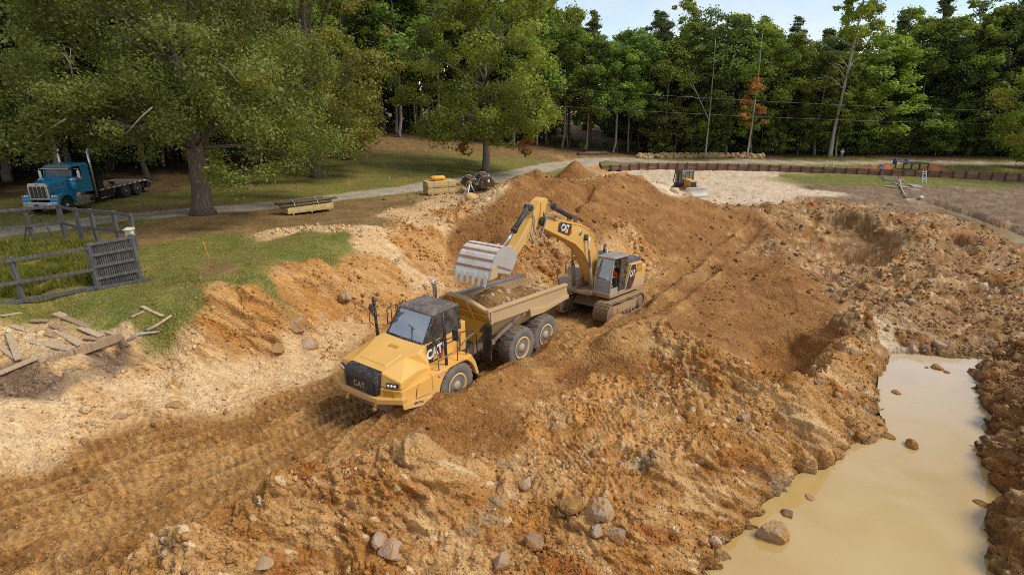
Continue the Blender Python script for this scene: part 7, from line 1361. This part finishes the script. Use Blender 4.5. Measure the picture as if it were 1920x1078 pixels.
def far_side():
    OR = (.42, .155, .05)
    heap('earth_heap', 'small red-orange earth heap left of the two blue drums, under the blue hose', 1630, 317, 1.5, .75, OR, seed=1, group='red earth heaps behind the wall'); heap('earth_heap', 'larger red-orange earth heap touching the left blue drum', 1660, 318, 1.9, .95, OR, seed=2, group='red earth heaps behind the wall'); heap('earth_heap', 'long red-orange earth heap right of the plank platform above the ladder', 1750, 319, 2.4, .9, OR, seed=3, group='red earth heaps behind the wall')
    p = thing('plank_platform', 'grey plank platform on dark props over the retaining wall', 'platform', G(1707, 320)); a = Vector(G(1683, 319)); b = Vector(G(1733, 321)); o = Vector(p.location); h = 1.25
    for k in range(9): q = a.lerp(b, (k + .5) / 9) - o; MB().box(q.x - .19, q.x + .19, q.y - 1.0, q.y + 1.3, h, h + .07).build('plank', M_WOOD, p)
    for f in (.05, .35, .65, .95):
        for dy in (-.9, 1.0): q = a.lerp(b, f) - o; bar((q.x, q.y + dy, -1.2), (q.x, q.y + dy, h), .14, .14).build('prop', M_WALLP, p)
    bar(Vector((a.x - o.x, a.y - o.y - 1.0, h - .06)), Vector((b.x - o.x, b.y - o.y - 1.0, h - .06)), .08, .18).build('fascia', M_WOOD, p)
    for u, v, lab in ((1677, 308, 'left one of two blue plastic drums behind the wall'), (1698, 308.5, 'right one of two blue plastic drums, behind the plank platform')):
        t = thing('plastic_drum', lab, 'drum', G(u, v), group='blue drums behind the wall'); MB().lathe([(.26, 0), (.28, .04), (.29, .3), (.27, .33), (.29, .36), (.29, .7), (.27, .82), (.24, .86), (.02, .86)], (0, 0, 0), 'z', 16).build('body', M_BAR, t); MB().lathe([(.05, 0), (.05, .04), (.01, .04)], (.12, 0, .86), 'z', 8).build('lid', M_TAGW, t)
    for i, (u0, v0, u1, v1) in enumerate(((1750, 309.5, 1786, 311.5), (1752, 310.5, 1778, 313))): board(u0, v0, u1, v1, .25, .06, M_WOODP, 'loose_plank', ('longer pale plank on the verge right of the red heap', 'shorter pale plank lying in front of the longer one right of the red heap')[i], .1)
    q = Vector(G(1733, 343)); t = thing('step_ladder', 'white ladder leaning against the retaining wall below the long red heap', 'ladder', q); h = rise(q, 320)
    for s in (-1, 1): bar((s * .26, 0, 0), (s * .22, .5, h), .07, .05).build('rail', M_TAGW, t)
    for k in range(5): f = .12 + .19 * k; bar((-.25, .5 * f, h * f), (.25, .5 * f, h * f), .06, .05).build('rung', M_TAGW, t)
    pts = [Vector(G(1646, 314)) + Vector((0, 0, .3)), Vector(G(1649, 320)) + Vector((0, -.6, .9)), Vector(G(1652, 332)) + Vector((0, 0, .25)), Vector(G(1660, 340)) + Vector((0, 0, .12)), Vector(G(1672, 340)) + Vector((0, 0, .12)), Vector(G(1683, 338)) + Vector((0, 0, .4))]; tag(MB().tube(pts, .065, 8).build('blue_hose', M_BLUH), 'blue lay-flat hose running over the wall down to the pump', 'hose')
    pm = thing('water_pump', 'small grey pump with a red top standing on the mud below the wall', 'pump', G(1685, 343)); MB().box(-.35, .35, -.25, .25, .1, .55).build('body', M_GRYB, pm, bevel=.05); MB().box(-.2, .2, -.18, .18, .55, .85).build('engine_cover', M_RED, pm, bevel=.04); MB().tube([(-.3, -.3, .1), (-.3, -.3, .75), (.3, -.3, .75), (.3, -.3, .1)], .03, 6).build('frame', M_CHR, pm); MB().lathe([(.14, -.12), (.16, 0), (.14, .12)], (.35, -.05, .3), 'x', 10).build('outlet', M_CHR, pm)
    pts = [Vector(G(1686, 344)) + Vector((0, 0, .3)), Vector(G(1689, 354)) + Vector((0, 0, .12)), Vector(G(1693, 362)) + Vector((0, 0, .1)), Vector(G(1699, 371)) + Vector((0, 0, .06))]; tag(MB().tube(pts, .085, 8).build('suction_hose', plain('pale_hose', (.42, .44, .30), .5)), 'pale green suction hose running from the pump into the ditch water', 'hose')
    pl = thing('pallet', 'wooden pallet lying on the mud below the pump', 'pallet', G(1683, 346), R(20))
    for k in range(7): MB().box(-.55 + .16 * k, -.43 + .16 * k, -.5, .5, .10, .13).build('plank', M_WOODP, pl)
    for y in (-.45, 0, .45): MB().box(-.56, .56, y - .05, y + .05, 0, .10).build('bearer', M_WOODP, pl)
    for u, v, w_, d_, a_, lab in ((1697, 352, 1.5, .9, 12, 'left sheet of grey board lying on the mud below the pallet'), (1668, 351, 1.4, .5, 0, 'narrow grey board lying on the mud left of the suction hose'), (1717, 350, 1.4, 1.7, -6, 'biggest sheet of pale grey board on the mud, below the ladder'), (1714, 357, 1.6, .6, 10, 'strip of grey board lying in front of the biggest sheet')):
        q = G(u, v); o = MB().box(-w_ / 2, w_ / 2, -d_ / 2, d_ / 2, 0, .04).build('board_sheet', worn('grey_sheet', (.34, .30, .27), (.28, .21, .16), .4, .8), bevel=.01); o.location = q + np.array([0, 0, .08]); o.rotation_euler = (R(6), R(4), R(a_)); tag(o, lab, 'board', 'boards laid on the mud')
    o = MB().ball((0, 0, .18), (.25, .2, .2), 10, 6).build('white_float', M_TAGW); o.location = G(1727, 373); tag(o, 'white float lying at the edge of the ditch water', 'float')
    for u, v, tv, lab in ((1549, 312, 304, 'left short grey marker post behind the wall'), (1562, 313, 303, 'right short grey marker post behind the wall')):
        q = G(u, v); m = bar((0, 0, -.2), (0, 0, max(.9, rise(q, tv))), .13, .13).build('marker_post', M_TAGW); m.location = q; tag(m, lab, 'post', 'marker posts behind the wall')
    # walker on the far road
    st = dict(pelvis=(0, 0, .95), waist=(0, 0, 1.12), chest=(.01, 0, 1.33), neck=(.02, 0, 1.49), skull=(.03, 0, 1.58), crown=(.035, 0, 1.69), shL=(0, .19, 1.40), elL=(.04, .27, 1.14), wrL=(.24, .14, 1.17), haL=(.31, .08, 1.19), shR=(0, -.19, 1.40), elR=(.04, -.27, 1.14), wrR=(.24, -.14, 1.15), haR=(.31, -.08, 1.17), hipL=(0, .10, .90), knL=(.03, .12, .50), anL=(0, .13, .09), toL=(.17, .15, .04), hipR=(0, -.10, .90), knR=(.03, -.12, .50), anR=(0, -.13, .09), toR=(.17, -.15, .04))
    q = G(1577, 299.5); person(q, R(240), st, (.66, .56, .50), (.22, .23, .25), 'person in a pale shirt and grey trousers standing by the far road', plain('grey_hair', (.25, .22, .2), .8), scale=1.05)
    # pole line
    q = Vector(G(869, 281)); t = thing('utility_pole', 'slim pale utility pole half hidden by the lone green tree', 'pole', q); h = rise(q, 152); MB().tube([(0, 0, -.3), (0, 0, h)], [.16, .10], 8).build('shaft', BARK['pale'], t); bar((-.9, 0, h - .4), (.9, 0, h - .4), .1, .12).build('crossarm', BARK['pale'], t); MB().lathe([(.06, 0), (.09, .06), (.06, .14), (.02, .16)], (.7, 0, h - .34), 'z', 8).build('insulator', M_TAGW, t)
    def line(pts, lab):
        P = []
        for (a, b) in zip(pts[:-1], pts[1:]):
            for k in range(10): f = k / 10; p = a.lerp(b, f); p.z -= 4 * .5 * f * (1 - f); P.append(p)
        tag(MB().tube(P + [pts[-1]], .018, 5).build('power_line', plain('cable', (.12, .12, .12), .5, .2)), lab, 'cable')
    far = lambda u, v, Y: Vector(np.array([0, 0, CAM_H]) + sight(u, v) * (Y / sight(u, v)[1]))
    line([far(560, 150, 84), far(869, 153, q.y), far(1900, 209, 92), far(2300, 214, 92)], 'upper overhead cable crossing in front of the forest'); line([far(560, 186, 84), far(869, 188, q.y), far(1900, 234, 92), far(2300, 236, 92)], 'lower overhead cable crossing in front of the forest')
    # fallen logs beside the road and the windrow of clods along it
    for i, (u0, v0, u1, v1) in enumerate(((1083, 291, 1142, 290), (1096, 290, 1136, 288))): a, b = Vector(G(u0, v0)), Vector(G(u1, v1)); tag(MB().tube([a + Vector((0, 0, .2)), b + Vector((0, 0, .25))], [.26, .22], 8).build('fallen_log', BARK['red']), ('front reddish fallen log beside the far road bend', 'rear reddish fallen log beside the far road bend')[i], 'log')
    r = np.random.default_rng(31); t = (1 + 5 ** .5) / 2; V = []; F = []
    for i in range(420):
        u = r.uniform(1195, 1430); v = 296.2 - 1.6 * math.sin((u - 1195) / 235 * math.pi) + r.normal() * .5; q = G(u, v); s = r.uniform(.18, .55); base = len(V); nn = 8
        for j in range(4):
            for k in range(nn): a = 6.283 * k / nn; rad = s * math.sin(math.pi * (j + .5) / 4) * r.uniform(.75, 1.2); V.append((q[0] + rad * math.cos(a), q[1] + rad * math.sin(a), q[2] + .1 + r.uniform(0, .5) * (i % 3 == 0) - s * .7 * math.cos(math.pi * (j + .5) / 4)))
        for j in range(3):
            for k in range(nn): F.append((base + j * nn + k, base + j * nn + (k + 1) % nn, base + (j + 1) * nn + (k + 1) % nn, base + (j + 1) * nn + k))
        F.append(tuple(base + 3 * nn + k for k in range(nn)))
    o = MB().add(V, F).build('dirt_windrow', plain('windrow_earth', (.50, .31, .15), .95, 0, .5, 3)); o['kind'] = 'stuff'; o['label'] = 'low windrow of pale earth clods along the far road'
def rock(u, v, r_, label, col, seed, flat=.7, z=None, group=None, sink=.42):
    r_ *= .80; q = G(u, v) if z is None else at_level(u, v, z); bm = bmesh.new(); bmesh.ops.create_icosphere(bm, subdivisions=4, radius=1.0); rr = np.random.default_rng(seed)
    cuts = [(Vector(rr.normal(size=3)).normalized(), rr.uniform(.50, .82)) for _ in range(9)]; sc = Vector((rr.uniform(.85, 1.25), rr.uniform(.75, 1.05), flat))
    P = np.array([v_.co for v_ in bm.verts]); n1 = fbm(P[:, 0] * 2 + P[:, 2] * 1.3 + seed, P[:, 1] * 2 - P[:, 2], seed, 4); n2 = fbm(P[:, 0] * 6 + P[:, 2] * 5 + seed, P[:, 1] * 6 + P[:, 2] * 3, seed + 3, 3)
    for v_, a, b in zip(bm.verts, n1, n2):
        p = v_.co * (1 + .26 * a)
        for n, d in cuts:
            e = p.dot(n) - d
            if e > 0: p -= n * e * .82
        p *= 1 + .13 * b; v_.co = Vector((p.x * sc.x, p.y * sc.y, p.z * sc.z)) * r_
    me = bpy.data.meshes.new('rock'); bm.to_mesh(me); bm.free(); me.polygons.foreach_set('use_smooth', [False] * len(me.polygons))
    key = 'rock_' + '_'.join('%d' % (c * 100) for c in col)
    if key not in MATS:
        g = NG(key); n = g.noise(3.2, 6, .65); c = g.mix(g.ramp(n, .35, .68), tuple(k * .62 for k in col), col); c = g.mix(g.ramp(g.noise(1.8, 6, .65), .37, .57), c, (.38, .20, .07)); g.pbr(c, .9, 0, g.bump(g.mix(.5, n, g.noise(14, 4)), .7, .05), spec=.25); MATS[key] = g.m
    me.materials.append(MATS[key]); o = bpy.data.objects.new('rock', me); COL.objects.link(o); o.location = q + np.array([0, 0, r_ * flat * (.5 - sink)]); o.rotation_euler = (0, 0, rr.random() * 6); tag(o, label, 'rock', group); return o
def rocks():
    BR, PA, GY, RU, PI = (.36, .20, .07), (.54, .38, .22), (.27, .26, .24), (.36, .17, .04), (.54, .39, .27); w = WATER_Z
    for a in ((1446, 1003, .62, 'largest pale brown rock standing in the pool near the lower bank', (.50, .36, .21), 1, .95, w), (1477, 965, .27, 'dark blue-grey rock in the pool above the largest pale rock', (.15, .15, .145), 2, .8, w), (1517, 931, .22, 'flat pale stone barely above the pool surface', PA, 3, .35, w), (1566, 850, .52, 'brown clod rock at the pool edge below the narrow part of the pool', BR, 4, .8, w), (1648, 814, .24, 'left one of two rocks side by side at the pool neck', RU, 5, .9, w), (1664, 818, .27, 'right one of two rocks side by side at the pool neck', BR, 6, .9, w), (1707, 836, .33, 'solitary brown rock standing in the middle of the pool', RU, 7, 1.0, w), (1681, 736, .25, 'small rust-brown rock in the upper left part of the pool', RU, 8, .5, w), (1757, 690, .36, 'brown rock near the far end of the pool', BR, 9, .6, w), (1775, 698, .2, 'small rock just right of the far pool rock', BR, 10, .5, w), (1838, 943, .30, 'dark brown rock at the right-hand shore of the pool', (.24, .12, .05), 11, .55, w), (1737, 689, .14, 'tiny rock just left of the far pool rock', BR, 12, .5, w)): rock(*a[:6], a[6], a[7])
    for a in ((1131, 962, .62, 'biggest pale boulder in the middle of the lower spoil slope', (.56, .42, .30), 21, .85), (1121, 996, .30, 'rounded grey stone directly under the biggest pale boulder', (.46, .39, .31), 22, .8), (1156, 1004, .36, 'pointed light grey stone right below the biggest pale boulder', (.50, .43, .36), 23, .95), (984, 910, .32, 'rounded whitish stone high on the lower spoil slope', PI, 24, .85), (934, 944, .40, 'grey-green stone stained orange underneath', (.34, .28, .18), 25, .75), (1067, 950, .46, 'dark rust-stained rock left of the biggest pale boulder', (.30, .15, .03), 26, .6), (942, 1054, .34, 'angular pinkish stone at the lower edge left of centre', (.52, .36, .27), 27, .95), (1000, 1015, .32, 'brown-grey rock above the angular pinkish stone', (.36, .26, .19), 28, .8), (1238, 855, .32, 'long cream stone on the upper spoil slope', PA, 29, .55), (1341, 1018, .27, 'white stone near the pool on the lowest slope', (.66, .56, .44), 30, .9), (736, 1030, .40, 'fractured pinkish rock on the front spoil hump', PI, 31, .8), (712, 1012, .28, 'grey-white rock beside the fractured pinkish rock on the front hump', (.54, .44, .35), 32, .7), (493, 1056, .30, 'flat tan stone at the lower edge on the left spoil foot', (.55, .40, .26), 33, .45), (925, 910, .24, 'blue-grey stone left of the whitish rounded stone', GY, 34, .8),
              (550, 613, .62, 'pale streaked rock stuck in the left clay bank', (.58, .47, .35), 35, .85), (580, 648, .50, 'whitish rock at the foot of the left clay bank', (.64, .54, .43), 36, .8), (647, 558, .55, 'light grey rock high on the left bank above the truck', (.56, .45, .33), 37, .8), (520, 655, .42, 'sandy brown boulder left of the whitish bank-foot rock', (.46, .28, .11), 38, .6), (328, 760, .36, 'sandy clod lying on the gravel edge of the haul road', (.46, .28, .11), 39, .6), (225, 782, .32, 'thin pale slab sticking out of the gravel', (.50, .38, .26), 40, .35),
              (1760, 648, .40, 'white-grey stone at the far end of the pool', (.50, .43, .35), 41, .8), (1713, 655, .36, 'round light stone left at the far end of the pool', (.56, .47, .38), 42, .85), (1735, 653, .30, 'dark grey stone between the two pale ones at the far pool end', GY, 43, .8), (1708, 565, .34, 'bluish white stone on the flat beyond the pool', (.50, .48, .44), 44, .7), (1745, 528, .36, 'white stone slab on the grey bank at right', (.66, .60, .52), 45, .6), (1585, 742, .42, 'long tan boulder half way down the rocky ridge', (.46, .29, .14), 46, .7), (1600, 660, .40, 'pale boulder on the crest of the rocky ridge', PA, 47, .8), (1395, 785, .3, 'grey stone on the spoil below the dark hollow', (.42, .36, .3), 48, .8), (1238, 742, .24, 'tan stone on the left mound face above the spoil', PA, 49, .8)): rock(*a[:6], a[6])
def long_grass():
    r = np.random.default_rng(61); n = 26000; P = np.array([G(u, v) for u, v in ((0, 560), (180, 536), (240, 500), (180, 460), (60, 455), (-60, 470), (-120, 540))]); c = P.mean(0); lo, hi = P.min(0), P.max(0); X = r.uniform(lo[0], hi[0], n * 3); Y = r.uniform(lo[1], hi[1], n * 3); ins = np.zeros(n * 3, bool)
    for k in range(len(P)):
        ax, ay = P[k][:2]; bx, by = P[(k + 1) % len(P)][:2]; cc = ((ay > Y) != (by > Y)) & (X < (bx - ax) * (Y - ay) / (by - ay + 1e-9) + ax); ins ^= cc
    X, Y = X[ins][:n], Y[ins][:n]; n1 = fbm(X / 1.8, Y / 1.8, 71, 3); keep = n1 > -.25; X, Y, n1 = X[keep], Y[keep], n1[keep]
    # shorter tufts over the rest of the lawn edge
    ix = np.where((GW[:, zc.index('G')] + GW[:, zc.index('g')] > .75) & (GR < 60) & (GV[:, 0] < 5))[0]; ix = r.choice(ix, 42000); X2, Y2 = GV[ix, 0] + r.normal(size=len(ix)) * .1, GV[ix, 1] + r.normal(size=len(ix)) * .1
    h = np.r_[(.22 + .55 * np.clip(n1 + .3, 0, 1)) * r.uniform(.5, 1.2, len(X)), r.uniform(.04, .13, len(X2))]; X, Y = np.r_[X, X2], np.r_[Y, Y2]; Z = ground(X, Y) - .03; a = r.random(len(X)) * 6.28; w = np.clip(h * .07, .012, .03); ln = r.normal(size=(len(X), 2)) * h[:, None] * .35
    tuft = np.arange(len(X)) >= len(X) - len(X2)
    V = np.stack([np.stack([X - w * np.cos(a), Y - w * np.sin(a), Z], -1), np.stack([X + w * np.cos(a), Y + w * np.sin(a), Z], -1), np.stack([X + ln[:, 0], Y + ln[:, 1], Z + h], -1)], 1); col = np.where((r.random(len(X)) < .45)[:, None], (1.8, 1.1, 1.0), (.82, .72, .85)) * r.uniform(.6, 1.25, (len(X), 1)); dry = (r.random(len(X)) < .6)[:, None]; col = np.where(tuft[:, None], np.where(dry, (1.25, .82, .8), (.72, .70, .7)) * r.uniform(.7, 1.3, (len(X), 1)), col)
    me = np_mesh('long_grass', V.reshape(-1, 3), np.arange(len(X) * 3).reshape(-1, 3), LEAF['mid'], False, np.repeat(col, 3, 0)); o = link('long_grass', me, kind='stuff'); o['label'] = 'long rough grass in the paddock and tufts on the lawn'
    for i, (u, v, s, lab) in enumerate(((1530, 352, 1.0, 0), (1600, 350, 1.2, 0), (1660, 352, 1.0, 0))): pass
paddock(); timber(); deck_remains(); retaining_wall(); far_side(); rocks(); long_grass()
